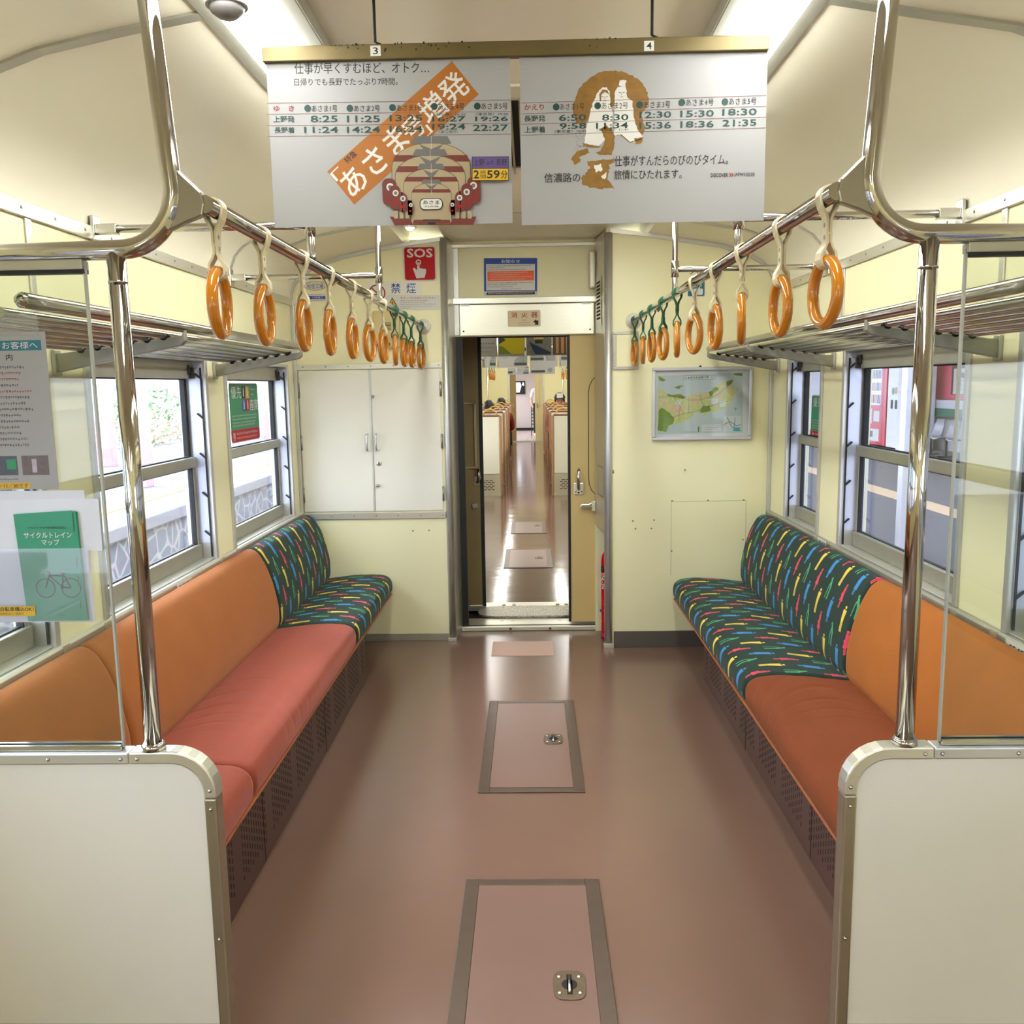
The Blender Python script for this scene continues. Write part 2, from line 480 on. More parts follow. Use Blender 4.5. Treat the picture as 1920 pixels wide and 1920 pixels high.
# arch trims where ceiling meets the end walls
def arch(n, prof, y, w=0.016):
    mb = MB()
    for (a, b) in zip(prof[:-1], prof[1:]):
        mb.bar((a[0], y-0.006, a[1]-0.011), (b[0], y-0.006, b[1]-0.011), w, 0.020, (0, 0, 1))
    trim(n, mb, ALU, 0)
arch(7, [(-1.35,1.64)] + CL + [(-0.49,2.33)], YFL)
arch(8, [(0.44,2.33)] + CR + [(1.33,1.6)], YFR)
trim(9, MB().box(-0.46, 0.41, YD-0.016, YD+0.0, 2.298, 2.318), ALUB)
# cove trims along both walls, with their riveted joints
trim(10, MB().box(XL, XL+0.012, YN, YFL, 1.968, 2.008), ALUB)
trim(11, MB().box(XR-0.012, XR, YN, YFR, 1.968, 2.008), ALUB)
# vertical wall joint strips above the windows
k = 12
for x, s, ys in ((XL, 1, (1.30, 2.44, 3.80)), (XR, -1, (1.30, 2.58, 3.86))):
    for y in ys:
        a, b = sorted((x, x + s*0.006))
        trim(k, MB().box(a, b, y-0.014, y+0.014, 1.66, 1.97), ALUB); k += 1
# ceiling cross seams
for y in (2.02, -0.4, 4.45):
    mb = MB()
    for pr in (CL[4:], CR[:4]):
        for (a, b) in zip(pr[:-1], pr[1:]):
            mb.bar((a[0], y, a[1]-0.003), (b[0], y, b[1]-0.003), 0.034, 0.006, (0, 0, 1))
    mb.box(-0.475, 0.43, y-0.004, y+0.004, 2.332, 2.336)
    trim(k, mb, ALUG, 0); k += 1
# ribs arching round the cove (pipe covers) at the hanger frames
for x, s, pr in ((XL, 1, CL[:5]), (XR, -1, list(reversed(CR))[:5])):
    mb = MB()
    for (a, b) in zip(pr[:-1], pr[1:]):
        mb.bar((a[0]+s*0.002, 4.08, a[1]), (b[0]+s*0.002, 4.08, b[1]-0.003), 0.022, 0.006, (s, 0, -1))
    trim(k, mb, ALU, 0); k += 1
# screws of the cove trim
mb = MB()
for x, s in ((XL+0.012, 1), (XR-0.012, -1)):
    for i in range(34):
        y = -1.0 + i*0.17
        mb.lathe([(0.0045,0),(0.0045,0.0015),(0.002,0.0025),(0,0.0025)] if s > 0 else [(0,-0.0025),(0.002,-0.0025),(0.0045,-0.0015),(0.0045,0)], (x, y, 1.990), 'x', 8)
trim(k, mb, RACKM, 0); k += 1
# ledge under the windows: sill strip with rounded front
def ledge(x, s, y1):
    mb = MB()
    pr = [(x, 0.735), (x+s*0.016, 0.735), (x+s*0.020, 0.742), (x+s*0.020, 0.782), (x+s*0.014, 0.789), (x, 0.789)]
    mb.prism(pr, 'y', YN, y1, 0)
    return mb
trim(k, ledge(XL, 1, YFL), ALUB, 0.001); k += 1
trim(k, ledge(XR, -1, YFR), ALUG, 0.001); k += 1
# joint plates on the ledges
mb = MB()
for x, s, ys in ((XL, 1, (2.41, 2.66, 3.71, 3.90)), (XR, -1, (2.47, 2.71, 3.83, 4.06, 4.65))):
    for y in ys:
        a, b = sorted((x+s*0.0195, x+s*0.0225)); mb.box(a, b, y-0.018, y+0.018, 0.735, 0.789)
trim(k, mb, ALUB, 0); k += 1
# end wall rails, left
trim(k, MB().box(XL+0.01, -0.505, YFL-0.010, YFL, 1.608, 1.640), ALUB); k += 1
trim(k, MB().box(XL+0.01, -0.505, YFL-0.012, YFL, 0.740, 0.778), ALUB); k += 1
mb = MB()
for i in range(7):
    for z in (1.625, 0.759):
        mb.lathe([(0,-0.003),(0.002,-0.003),(0.004,-0.0015),(0.004,0)], (-1.30+i*0.13, YFL-0.011, z), 'y', 8)
trim(k, mb, RACKM, 0); k += 1
# corner strips between end wall and side walls
trim(k, MB().box(XL, XL+0.02, YFL-0.02, YFL, 0.75, 1.99), ALU); k += 1
trim(k, MB().box(XR-0.02, XR, YFR-0.02, YFR, 0.75, 1.62), ALU); k += 1
# base strips
o = MB().box(XL, -0.505, YFL-0.008, YFL, 0.0, 0.045).build('baseboard_left', ALUG, bev=0.002); structure(o)
o = MB().box(0.462, XR, YFR-0.010, YFR, 0.0, 0.095).build('baseboard_right', mat('kick_plate', (104, 98, 92), 0.35, 0.4, var=0.1), bev=0.002); structure(o)
# screws and blanking marks on the end walls
mb = MB()
for x, z, y in ((-0.70,0.665,YFL),(-0.605,0.668,YFL),(0.57,0.735,YFR),(0.69,0.738,YFR),(0.585,0.69,YFR),(0.675,0.69,YFR),(0.46,1.02,YFR),(0.46,1.01,YFR),(0.86,1.02,YFR),
                (0.79,0.846,YFR),(0.99,0.846,YFR),(1.19,0.846,YFR),(0.79,0.56,YFR),(1.19,0.62,YFR)):
    mb.lathe([(0,-0.003),(0.0025,-0.003),(0.005,-0.0015),(0.005,0)], (x, y, z), 'y', 8)
trim(k, mb, mat('wall_screw', (150, 138, 96), 0.4, 0.6), 0); k += 1
# cover sheet seams on the right end wall
mb = MB()
for x0, x1, z0, z1 in ((0.785,1.205,0.8415,0.8435),(0.785,0.787,0.42,0.843),(1.203,1.205,0.30,0.843)):
    mb.box(x0, x1, YFR-0.0015, YFR, z0, z1)
trim(k, mb, mat('seam_line', (176, 172, 146), 0.6), 0); k += 1
# door header trim and pull-down metal panel above the doorway
trim(k, MB().box(-0.448, 0.395, YD-0.024, YD, 1.978, 2.012), ALUB); k += 1
trim(k, MB().box(-0.448, -0.412, YD-0.006, YD+0.002, 1.80, 2.30), ALU); k += 1

# ================================================================== windows
def window(n, x, s, y0, y1, far_only=True):
    """aluminium sash window: lining, two sashes with glass, latch racks. s = +1 left wall (room towards +x)."""
    root = thing('window_%d' % n, None, None, (x, (y0+y1)/2, ZS), kind='structure')
    def b(mb, xa, xb, *q): a, c = sorted((x + s*xa, x + s*xb)); mb.box(a, c, *q)
    lin_ = MB()
    for (a0, a1) in ((y0-0.022, y0+0.004), (y1-0.004, y1+0.022)):
        b(lin_, -0.10, 0.010, a0, a1, ZS-0.002, ZW+0.012)
    b(lin_, -0.10, 0.008, y0, y1, ZW-0.004, ZW+0.012)
    lin_.build('frame', ALU, root, 0.003)
    sill = MB(); b(sill, -0.11, 0.0, y0+.004, y1-.004, ZS-0.012, ZS+0.004); sill.build('sill', ALUB, root, 0.002)
    # light liner inside the jambs
    lj = MB()
    for a0, a1 in ((y0+0.004, y0+0.007), (y1-0.007, y1-0.004)): b(lj, -0.062, -0.006, a0, a1, ZS+.07, ZW-.01)
    lj.build('jamb_liner', mat('jamb_liner', (206, 210, 226), 0.3, 0.2), root)
    rk = MB()
    for yy, d in ((y0+0.010, 1), (y1-0.010, -1)):
        b(rk, -0.012, -0.006, yy-0.003, yy+0.003, ZS+0.01, ZW-0.03)
        for q in range(5):
            z = ZS+0.10+q*0.165
            rk.bar((x-s*0.009, yy, z), (x-s*0.032, yy+d*0.004, z+0.022), 0.006, 0.007)
    rk.build('latch_rack', BLACK, root)
    zm0, zm1 = 1.182, 1.226
    # upper blind box and sashes
    hb = MB(); b(hb, -0.098, -0.04, y0+0.006, y1-0.006, ZW-0.075, ZW-0.004); hb.build('head_rail', ALUG, root, 0.003)
    up = MB(); xa, xb = -0.094, -0.072
    b(up, xa, xb, y0+0.008, y0+0.03, zm0, ZW-0.07); b(up, xa, xb, y1-0.03, y1-0.008, zm0, ZW-0.07)
    up.build('upper_stile', BLACK, root, 0.002)
    mr = MB(); b(mr, -0.098, -0.050, y0+0.007, y1-0.007, zm0, zm1); mr.build('meeting_rail', ALUG, root, 0.004)
    lo = MB()
    b(lo, -0.078, -0.056, y0+0.008, y0+0.032, ZS+0.004, zm0); b(lo, -0.078, -0.056, y1-0.032, y1-0.008, ZS+0.004, zm0)
    b(lo, -0.090, -0.050, y0+0.008, y1-0.008, ZS+0.004, ZS+0.066)
    lo.build('lower_sash', ALUG, root, 0.003)
    gk = MB()
    for zz in ((ZS+0.066, ZS+0.071), (zm0-0.006, zm0), (zm1, zm1+0.005), (ZW-0.08, ZW-0.075)):
        b(gk, -0.080, -0.068, y0+0.03, y1-0.03, *zz)
    for a0, a1 in ((y0+0.032, y0+0.038), (y1-0.038, y1-0.032)): b(gk, -0.080, -0.060, a0, a1, ZS+0.066, zm0)
    gk.build('gasket', BLACK, root)
    lt = MB()
    for yy in (y0+0.05, y1-0.05):
        b(lt, -0.060, -0.030, yy-0.022, yy+0.022, ZW-0.055, ZW-0.02); b(lt, -0.052, -0.02, yy-0.006, yy+0.006, ZW-0.075, ZW-0.03)
    lt.build('latch', mat('latch_dark', (60, 58, 54), 0.35, 0.6), root, 0.002)
    for nm, z0, z1, xx in (('upper_pane', zm1, ZW-0.075, -0.083), ('lower_pane', ZS+0.066, zm0, -0.068)):
        g = MB(); b(g, xx-0.0015, xx+0.0015, y0+0.02, y1-0.02, z0, z1); g.build(nm, GLASS, root)
    return root
n = 1
WIN = {}
for (y0, y1) in WL_:  # first window of each wall is the added, unseen one
    WIN['L%d' % n] = window(n, XL, 1, y0, y1); n += 1
for (y0, y1) in WR_:
    WIN['R%d' % n] = window(n, XR, -1, y0, y1); n += 1

# ================================================================== lamps
def lamp(x0, x1, y0, y1, side, label, lm=LAMPM):
    t = thing('ceiling_lamp', label, 'ceiling light', ((x0+x1)/2, (y0+y1)/2, 2.36), 'fluorescent light strips along the ceiling')
    fr = MB()
    xa, xb = (x0-0.045, x1+0.055) if x0 < 0 else (x0-0.040, x1+0.045)
    fr.box(xa, x0, y0, y1, 2.298, 2.345); fr.box(x1, xb, y0, y1, 2.298, 2.345)
    fr.box(x0, x1, y0, y0+0.02, 2.298, 2.345); fr.box(x0, x1, y1-0.02, y1, 2.298, 2.345)
    fr.build('frame', ALUG, t, 0.003)
    w = (x1-x0)/2; cx = (x0+x1)/2
    df = MB().prism([(cx + w*math.cos(q), 2.303 - 0.036*abs(math.sin(q))**0.6) for q in [PI + PI*k/12 for k in range(13)]] + [(x1, 2.326), (x0, 2.326)], 'y', y0+0.02, y1-0.02)
    df.build('diffuser', lm, t)
    mb = MB()
    for yy in (y0+0.12, y1-0.12):
        for xx in (x0+0.012, x1-0.012):
            mb.lathe([(0,-0.004),(0.004,-0.004),(0.005,0)], (xx, yy, 2.298), 'z', 8)
    mb.build('screw', RACKM, t)
    return t
for x0, x1, tx in ((-0.655, -0.530, 'above the salmon red bench'), (0.470, 0.600, 'above the brown bench')):
    for y0, y1, w in ((-2.7,-0.7,'behind the viewer'), (1.25,2.62,'over the poster bar'), (2.64,4.35,'running on beyond the poster bar')):
        lamp(x0, x1, y0, y1, 0, 'white fluorescent ceiling light strip %s, %s' % (tx, w))
# small round lamp housing under the near left strip, and two small downlights by the end wall
t = thing('emergency_lamp', 'grey dome emergency lamp hanging under the fluorescent strip', 'lamp', (-0.603, 1.895, 2.272))
MB().lathe([(0,-0.028),(0.018,-0.026),(0.032,-0.016),(0.038,0.0)], (-0.603, 1.895, 2.272), 'z', 20).build('dome', mat('grey_dome', (112, 108, 106), 0.4), t)
MB().lathe([(0.042,-0.006),(0.042,0.0)], (-0.603, 1.895, 2.273), 'z', 20).build('rim', ALUG, t)
for x, y, l in ((-0.60, 4.62, 'small white round ceiling lamp above the SOS sign'), (0.52, 4.50, 'small white round ceiling lamp near the hanging pole over the map')):
    t = thing('round_ceiling_lamp', l, 'lamp', (x, y, 2.31), 'small round ceiling lamps')
    MB().lathe([(0,-0.022),(0.014,-0.020),(0.024,-0.010),(0.027,0.0)], (x, y, 2.312), 'z', 20).build('bulb', emit('bulb_white', (255, 250, 240), 5.0), t)
    MB().lathe([(0.034,-0.004),(0.034,0.008)], (x, y, 2.306), 'z', 20).build('rim', ALUB, t)
# centre vent grille
t = thing('ceiling_vent', 'black slotted air vent in the ceiling between the two hanging posters', 'vent', (-0.02, 3.1, 2.335))
boxo('opening', -0.26, 0.22, 2.72, 3.52, 2.331, 2.334, DARK, t)
mb = MB()
mb.box(-0.28,-0.26,2.60,3.54,2.326,2.334); mb.box(0.22,0.24,2.60,3.54,2.326,2.334); mb.box(-0.28,0.24,2.60,2.72,2.326,2.334); mb.box(-0.28,0.24,3.52,3.54,2.326,2.334)
mb.build('frame', CREAMW, t)
mb = MB()
for i in range(17):
    x = -0.248 + i*0.0285; mb.box(x-0.004, x+0.004, 2.70, 3.60, 2.318, 2.326)
mb.build('slats', mat('vent_slats', (150, 138, 104), 0.4, 0.4), t)
# ================================================================== grab poles, strap rails
def arc_pts(c, u, v, r, a0, a1, n=10):
    c, u, v = Vector(c), Vector(u), Vector(v)
    return [c + r*(u*math.cos(a0+(a1-a0)*i/n) + v*math.sin(a0+(a1-a0)*i/n)) for i in range(n+1)]
YP = 1.70
def grab_frame(s, xpole, xbend, xwall, xrail, label):
    """s=-1 left, +1 right: vertical post, bent tube up to the ceiling and gusset to the strap rail."""
    t = thing('grab_pole', label, 'grab pole', (xpole, YP, 0.78), 'bent grab poles at the seat ends')
    zt = 1.766; r = 0.104
    xt = xbend
    top = Vector((xt + s*0.030, YP, 2.292)); low = Vector((xt + s*0.002, YP, zt + r))
    pts = [Vector((xwall, YP, zt - 0.010))]
    c = Vector((xt + s*(r+0.002), YP, zt + r))
    pts += arc_pts(c, (s, 0, 0), (0, 0, -1), r, PI/2, PI, 12)
    pts += [low + (top-low)*k for k in (0.3, 0.65, 1.0)]
    MB().tube(pts, 0.0184, 20).build('bent_tube', CHROME, t)
    MB().tube([(xpole, YP, 0.778), (xpole, YP, zt)], 0.0175, 20).build('post', CHROME, t)
    mb = MB().lathe([(0.0180,0),(0.0180,0.004)], (xpole, YP, zt-0.062), 'z', 20)
    mb.lathe([(0.025,0),(0.023,0.010),(0.0185,0.014)], (xpole, YP, 0.778), 'z', 20); mb.build('collar', CHROME, t)
    # gusset plate
    g = [(xt - s*0.013, 1.906), (xrail + s*0.001, 1.866), (xrail - s*0.004, 1.8445), (xrail + s*0.001, 1.823), (xrail + s*0.033, 1.812), (xt + s*0.043, 1.783), (xt + s*0.019, 1.816), (xt + s*0.004, 1.85)]
    gm = MB(); n_ = len(g); yy = [YP]*n_
    gm.add([(x, y-0.009, z) for (x, z), y in zip(g, yy)] + [(x, y+0.009, z) for (x, z), y in zip(g, yy)], [tuple(range(n_)), tuple(reversed(range(n_, 2*n_)))] + [(i,(i+1)%n_,n_+(i+1)%n_,n_+i) for i in range(n_)])
    gm.build('gusset', mat('gusset_steel', (168, 164, 154), 0.24, 1.0, var=0.05), t, 0.003)
    return t
grab_frame(-1, -0.779, -0.661, XL, -0.606, 'chrome bent grab pole standing beside the salmon red bench seat')
grab_frame(1, 0.742, 0.627, XR, 0.572, 'chrome bent grab pole standing at the end of the all-brown bench seat part')
def strap_rail(s, x, y1, xh, xw, pol, label):
    t = thing('strap_rail', label, 'handrail', (x, y1, 1.845), 'strap rails along the ceiling')
    MB().tube([(x, 1.695, 1.8445), (x, y1, 1.842)], 0.0165, 18).build('rail', CHROME, t)
    fl_ = MB().lathe([(0.043,0),(0.043,-0.006),(0.036,-0.014),(0.022,-0.018),(0.022,-0.026)], (x, y1, 1.842), 'y', 24)
    fl_.build('end_flange', mat('flange_ivory', (222, 218, 204), 0.3, 0.2), t)
    for i, y in enumerate(pol):
        zr = 1.845
        h = MB()
        h.tube([(xh, y, 2.30), (xh, y, 1.93)] + arc_pts((xh - s*0.045, y, 1.91), (s, 0, 0), (0, 0, -1), 0.045, 0, PI/2, 6) + [(x + s*0.0, y, zr-0.022)], 0.0125, 16)
        h.build('hanger', CHROME, t)
        MB().lathe([(0.017,-0.035),(0.017,0.035)], (xh, y, 2.0), 'z', 18).build('collar', CHROME, t)
        r = MB().tube([(xh, y, 2.0), (xw - s*0.06, y, 2.0)], 0.0125, 16); r.build('cross_rod', CHROME, t)
        c = MB(); a, b = sorted((xw - s*0.085, xw - s*0.02)); c.box(a, b, y-0.016, y+0.016, 1.985, 2.015)
        a, b = sorted((xw - s*0.02, xw - s*0.008)); c.box(a, b, y-0.022, y+0.022, 1.965, 2.04)
        c.build('wall_bracket', STEEL, t, 0.003)
        a = MB().lathe([(0.03,-0.012),(0.03,0.0)], (xh, y, 2.292), 'z', 18); a.build('ceiling_flange', CHROME, t)
    return t
strap_rail(-1, -0.602, YFL, -0.672, XL, (2.80, 4.05), 'chrome strap rail carrying eleven orange rings above the salmon red bench')
strap_rail(1, 0.568, YFR, 0.648, XR, (2.82, 4.03), 'chrome strap rail carrying ten orange rings on the map side')

# ---- hanging straps: belt looped over the rail, ring below
def make_strap(beltm):
    t = thing('hanging_strap', None, 'strap', (0, 0, 0))
    w = 0.0135                                  # half width along the rail
    def ribbon(cl, th=0.0046):
        mb = MB(); n = len(cl); vs = []
        for i, (x, z) in enumerate(cl):
            a = cl[max(0, i-1)]; b = cl[min(n-1, i+1)]
            d = Vector((b[0]-a[0], b[1]-a[1])).normalized(); nn = Vector((-d.y, d.x))*th/2
            for yy in (-w, w):
                vs.append((x-nn.x, yy, z-nn.y)); vs.append((x+nn.x, yy, z+nn.y))
        fs = []
        for i in range(n-1):
            a, b = i*4, i*4+4
            fs += [(a, b, b+2, a+2), (a+1, a+3, b+3, b+1), (a, a+1, b+1, b), (a+2, b+2, b+3, a+3)]
        fs += [(0, 2, 3, 1), (4*(n-1), 4*(n-1)+1, 4*(n-1)+3, 4*(n-1)+2)]
        mb.add(vs, fs, 0, False); return mb
    R0 = 0.0185
    up = [(0.0028, -0.070), (0.0028, -0.045), (0.006, -0.034), (0.014, -0.020)] + [(R0*math.cos(a), R0*math.sin(a)) for a in [PI*(k-1)/10 for k in range(0, 13)]] + [(-0.014, -0.020), (-0.006, -0.034), (-0.0028, -0.045), (-0.0028, -0.070)]
    zc = -0.176                                  # ring centre
    zr = zc + 0.0595                             # tube centre at the top of the ring
    lo = [(0.0028, -0.066), (0.0028, -0.084), (0.007, -0.094), (0.0135, -0.104)] + [(0.0145*math.cos(a), zr + 0.0145*math.sin(a)) for a in [-PI*k/8 for k in range(0, 9)]] + [(-0.0135, -0.104), (-0.007, -0.094), (-0.0028, -0.084), (-0.0028, -0.066)]
    belt = ribbon(up).build('belt', beltm, t)
    loop = ribbon(lo).build('belt_loop', beltm, t)
    rv = MB()
    for z in (-0.052, -0.074): rv.lathe([(0.0042,-0.006),(0.0042,0.006)], (0, 0, z), 'x', 10)
    rivet = rv.build('rivet', RACKM, belt)
    ring = MB().ring((0, 0, zc), 0.0595, 0.0113, 0.0).build('ring', ORANGE, t)
    return t, [(belt, [rivet]), (loop, []), (ring, [])]
st_w, tree_w = make_strap(STRAPW)
st_g, tree_g = make_strap(STRAPG)
used = {'w': False, 'g': False}
def put_strap(kind, x, y, z, yaw, label, lean=0.0):
    src, tree = (st_w, tree_w) if kind == 'w' else (st_g, tree_g)
    if not used[kind]: o = src; used[kind] = True
    else: o = copy_thing(src, tree)
    o.location = (x, y, z)
    for c in bpy.data.objects:
        if c.parent == o and c.name.startswith(('ring', 'belt_loop')): c.rotation_euler = (0, 0, yaw)
    o['label'] = label; o['group'] = 'orange hanging straps'; o['category'] = 'strap'
    return o
ordi = ['first', 'second', 'third', 'fourth', 'fifth', 'sixth', 'seventh']
Lp = [1.745, 2.04, 2.39, 2.70, 3.04, 3.36, 3.68, 4.00, 4.29, 4.56, 4.94]
Ly = [-6, -3, -2, -3, 0, 5, 3, -7, 3, 2, 8]
for i, y in enumerate(Lp):
    k = 'w' if i < 7 else 'g'; a = math.radians(Ly[i])
    if k == 'w': lab = 'ivory belted ring strap, %s from the bent pole on the SOS sign side rail' % ordi[i]
    else: lab = 'green belted ring strap, %s from the end wall on the SOS sign side rail' % ordi[10-i]
    put_strap(k, -0.602, y, 1.8445-(y-1.7)*0.0007, -a, lab)
Rp = [1.745, 2.05, 2.42, 2.76, 3.11, 3.47, 3.83, 4.18, 4.50, 4.86]
Ry = [4, 0, -13, 1, 9.5, -8, 7, 3, -9, 4]
for i, y in enumerate(Rp):
    k = 'w' if i < 5 else 'g'; a = math.radians(Ry[i])
    if k == 'w': lab = 'ivory belted ring strap, %s from the bent pole on the map side rail' % ordi[i]
    else: lab = 'green belted ring strap, %s from the end wall on the map side rail' % ordi[9-i]
    put_strap(k, 0.568, y, 1.8445-(y-1.7)*0.0007, a, lab)

# ================================================================== luggage racks
def rack(s, xw, xf, y0, y1, arms, label):
    t = thing('luggage_rack', label, 'luggage rack', (xw, (y0+y1)/2, 1.60), 'luggage racks above the windows')
    zf, zw = 1.676, 1.632
    mb = MB().tube([(xf + s*0.0, y0, zf+0.004), (xf, y1, zf+0.004)], 0.016, 16); mb.lathe([(0,-0.016),(0.010,-0.013),(0.016,0.0)], (xf, y0, zf+0.004), 'y', 14); mb.build('front_tube', STEEL, t)
    for i in range(6):
        f = (i+1)/7.0; x = xf + (xw - s*0.03 - xf)*f*0.98; z = zf - 0.012 + (zw - zf)*f
        MB().tube([(x, y0, z), (x, y1, z)], 0.0105, 12).build('slat_tube', STEEL, t)
    for y in arms:
        b = MB()
        pr = [(xw, 1.556), (xw, 1.612), (xw - s*0.03, 1.612), (xf - s*0.004, 1.655), (xf - s*0.012, 1.672), (xf - s*0.014, 1.640), (xf, 1.628)]
        b.prism(pr, 'y', y-0.011, y+0.011)
        ao = b.build('bracket', RACKM, t, 0.003)
        p = MB(); a, c = sorted((xw - s*0.012, xw)); p.box(a, c, y-0.018, y+0.018, 1.548, 1.622)
        p.build('wall_plate', ALUG, ao, 0.003)
        e = MB()
        for i in range(6):
            f = (i+1)/7.0; x = xf + (xw - s*0.03 - xf)*f*0.98; z = zf - 0.012 + (zw - zf)*f
            e.lathe([(0.012,-0.011),(0.012,0.011)], (x, y, z-0.004), 'y', 10)
        e.build('tube_socket', DARK, ao)
    return t
rack(-1, XL, -0.985, 1.735, 3.83, (2.52, 3.80), 'chrome tube luggage rack above the windows over the salmon red bench')
rack(1, XR, 0.965, 1.725, 4.83, (2.57, 3.94, 4.81), 'chrome tube luggage rack above the windows on the map side')

# ================================================================== seat end partitions
def partition(s, xe, xw, label, cut, panel_mat):
    t = thing('seat_end_screen', label, 'partition', (xe, 1.70, 0.0), 'seat end screens')
    y0, y1 = 1.680, 1.721
    zt = 0.7775; r = 0.090; w = 0.0265
    def outline(o):
        """rounded outline of the board, o = inset."""
        e, top, rr = xe + s*o, zt - o, max(0.01, r - o)
        pts = [(xw, 0.0), (xw, top)]
        cx, cz = e + s*rr, top - rr
        for k in range(9):
            a = PI/2 + (PI/2)*k/8
            pts.append((cx + (-s if s > 0 else 1)*0 + rr*math.cos(a)*(1 if s > 0 else -1), cz + rr*math.sin(a)))
        pts.append((e, 0.0)); return pts
    MB().prism(outline(w-0.004), 'y', y0+0.004, y1-0.004).build('panel', panel_mat, t)
    # the metal border, built as a swept channel following the outline
    def border(pts_o, pts_i, nm, m):
        mb = MB(); n = len(pts_o)
        vs = [(p[0], y, p[1]) for y in (y0, y1) for p in pts_o] + [(p[0], y, p[1]) for y in (y0, y1) for p in pts_i]
        fs = []
        for i in range(n-1):
            fs += [(i, i+1, n+i+1, n+i), (2*n+i, 3*n+i, 3*n+i+1, 2*n+i+1), (i, 2*n+i, 2*n+i+1, i+1), (n+i, n+i+1, 3*n+i+1, 3*n+i)]
        fs += [(0, n, 3*n, 2*n), (n-1, 3*n-1, 4*n-1, 2*n-1)]
        mb.add(vs, fs, 0, False); return mb.build(nm, m, t, 0.004)
    O, I = outline(0.0), outline(w)
    xc = xe + s*0.175; zc = zt - r - 0.011
    Oc = [(xc, zt)] + O[2:-1] + [(xe, zc)]; Ic = [(xc, zt-w)] + I[2:-1] + [(xe+s*w, zc)]
    border(Oc, Ic, 'corner_cap', ALUB)
    border([(xw, zt-0.001), (xc, zt-0.001)], [(xw, zt-w), (xc, zt-w)], 'top_rail', ALU)
    border([(xe+s*0.001, zc), (xe+s*0.001, 0.0)], [(xe+s*w, zc), (xe+s*w, 0.0)], 'edge_trim', mat('edge_trim_metal', (170, 162, 140), 0.35, 0.85, var=0.1))
    a, b = sorted((xe+s*w, xw))
    boxo('bottom_rail', a, b, y0, y1, 0.0, 0.170, ALUG, t, 0.003)
    sc = MB()
    for x, z in ((xe+s*0.013, zc+0.018), (xe+s*0.013, zc-0.022), (xe+s*0.0135, 0.367), (xc-s*0.018, zt-0.014), (xc+s*0.016, zt-0.014), (xe+s*0.34, zt-0.014), (xe+s*0.05, 0.160), (xe+s*0.21, 0.160)):
        sc.lathe([(0,-0.004),(0.0025,-0.0035),(0.0048,0)], (x, y0, z), 'y', 10)
    sc.build('screw', STEEL, t)
    # clear screen above, held by a channel below and a clamp strip under the tube
    xg = xe + s*0.194
    a, b = sorted((xg, xw))
    g = boxo('glass_screen', a, b, 1.699, 1.705, zt+0.004, 1.738, GLASSP, t)
    eg = boxo('screen_edge', min(xg, xg-s*0.004), max(xg, xg-s*0.004), 1.698, 1.706, zt+0.004, 1.738, mat('glass_edge', (170, 172, 160), 0.25), t)
    ch = MB().box(a, b, 1.690, 1.697, zt, zt+0.010); ch.box(a, b, 1.707, 1.714, zt, zt+0.010); ch.build('glass_channel', STEEL, t)
    ch = boxo('channel_gasket', a, b, 1.697, 1.707, zt, zt+0.007, BLACK, t)
    a2, b2 = sorted((xg-s*0.003, xw))
    boxo('clamp_strip', a2, b2, 1.688, 1.716, 1.730, 1.749, ALUG, t, 0.002)
    boxo('clamp_gasket', a, b2, 1.690, 1.714, 1.7235, 1.7312, BLACK, t)
    return t
PANELM = mat('partition_laminate', (222, 219, 209), 0.42, var=0.035, scale=4, bump=0.03, bscale=160)
partition(-1, -0.649, XL, 'pale metal bordered partition by the salmon red bench, papers on its glass', 0, PANELM)
partition(1, 0.6186, XR, 'pale partition with metal border and clear glass at the end of the brown bench', 0, PANELM)
# ================================================================== seat fabric with little figures
class E_:
    """tiny expression helper over shader math nodes"""
    def __init__(s, nt, sock): s.nt, s.k = nt, sock
    def op(s, o, b=None, c=None):
        n = s.nt.nodes.new('ShaderNodeMath'); n.operation = o
        for i, v in enumerate((s, b, c)):
            if v is None: continue
            if isinstance(v, E_): s.nt.links.new(v.k, n.inputs[i])
            else: n.inputs[i].default_value = v
        return E_(s.nt, n.outputs[0])
    def __add__(s, b): return s.op('ADD', b)
    def __sub__(s, b): return s.op('SUBTRACT', b)
    def __mul__(s, b): return s.op('MULTIPLY', b)
    def __truediv__(s, b): return s.op('DIVIDE', b)
    def __rsub__(s, b): return s.op('MULTIPLY', -1.0).op('ADD', b)
    def __radd__(s, b): return s.op('ADD', b)
    def __rmul__(s, b): return s.op('MULTIPLY', b)
    def floor(s): return s.op('FLOOR')
    def frac(s): return s.op('FRACT')
    def abs(s): return s.op('ABSOLUTE')
    def lt(s, b): return s.op('LESS_THAN', b)
    def gt(s, b): return s.op('GREATER_THAN', b)
    def max(s, b): return s.op('MAXIMUM', b)
    def min(s, b): return s.op('MINIMUM', b)
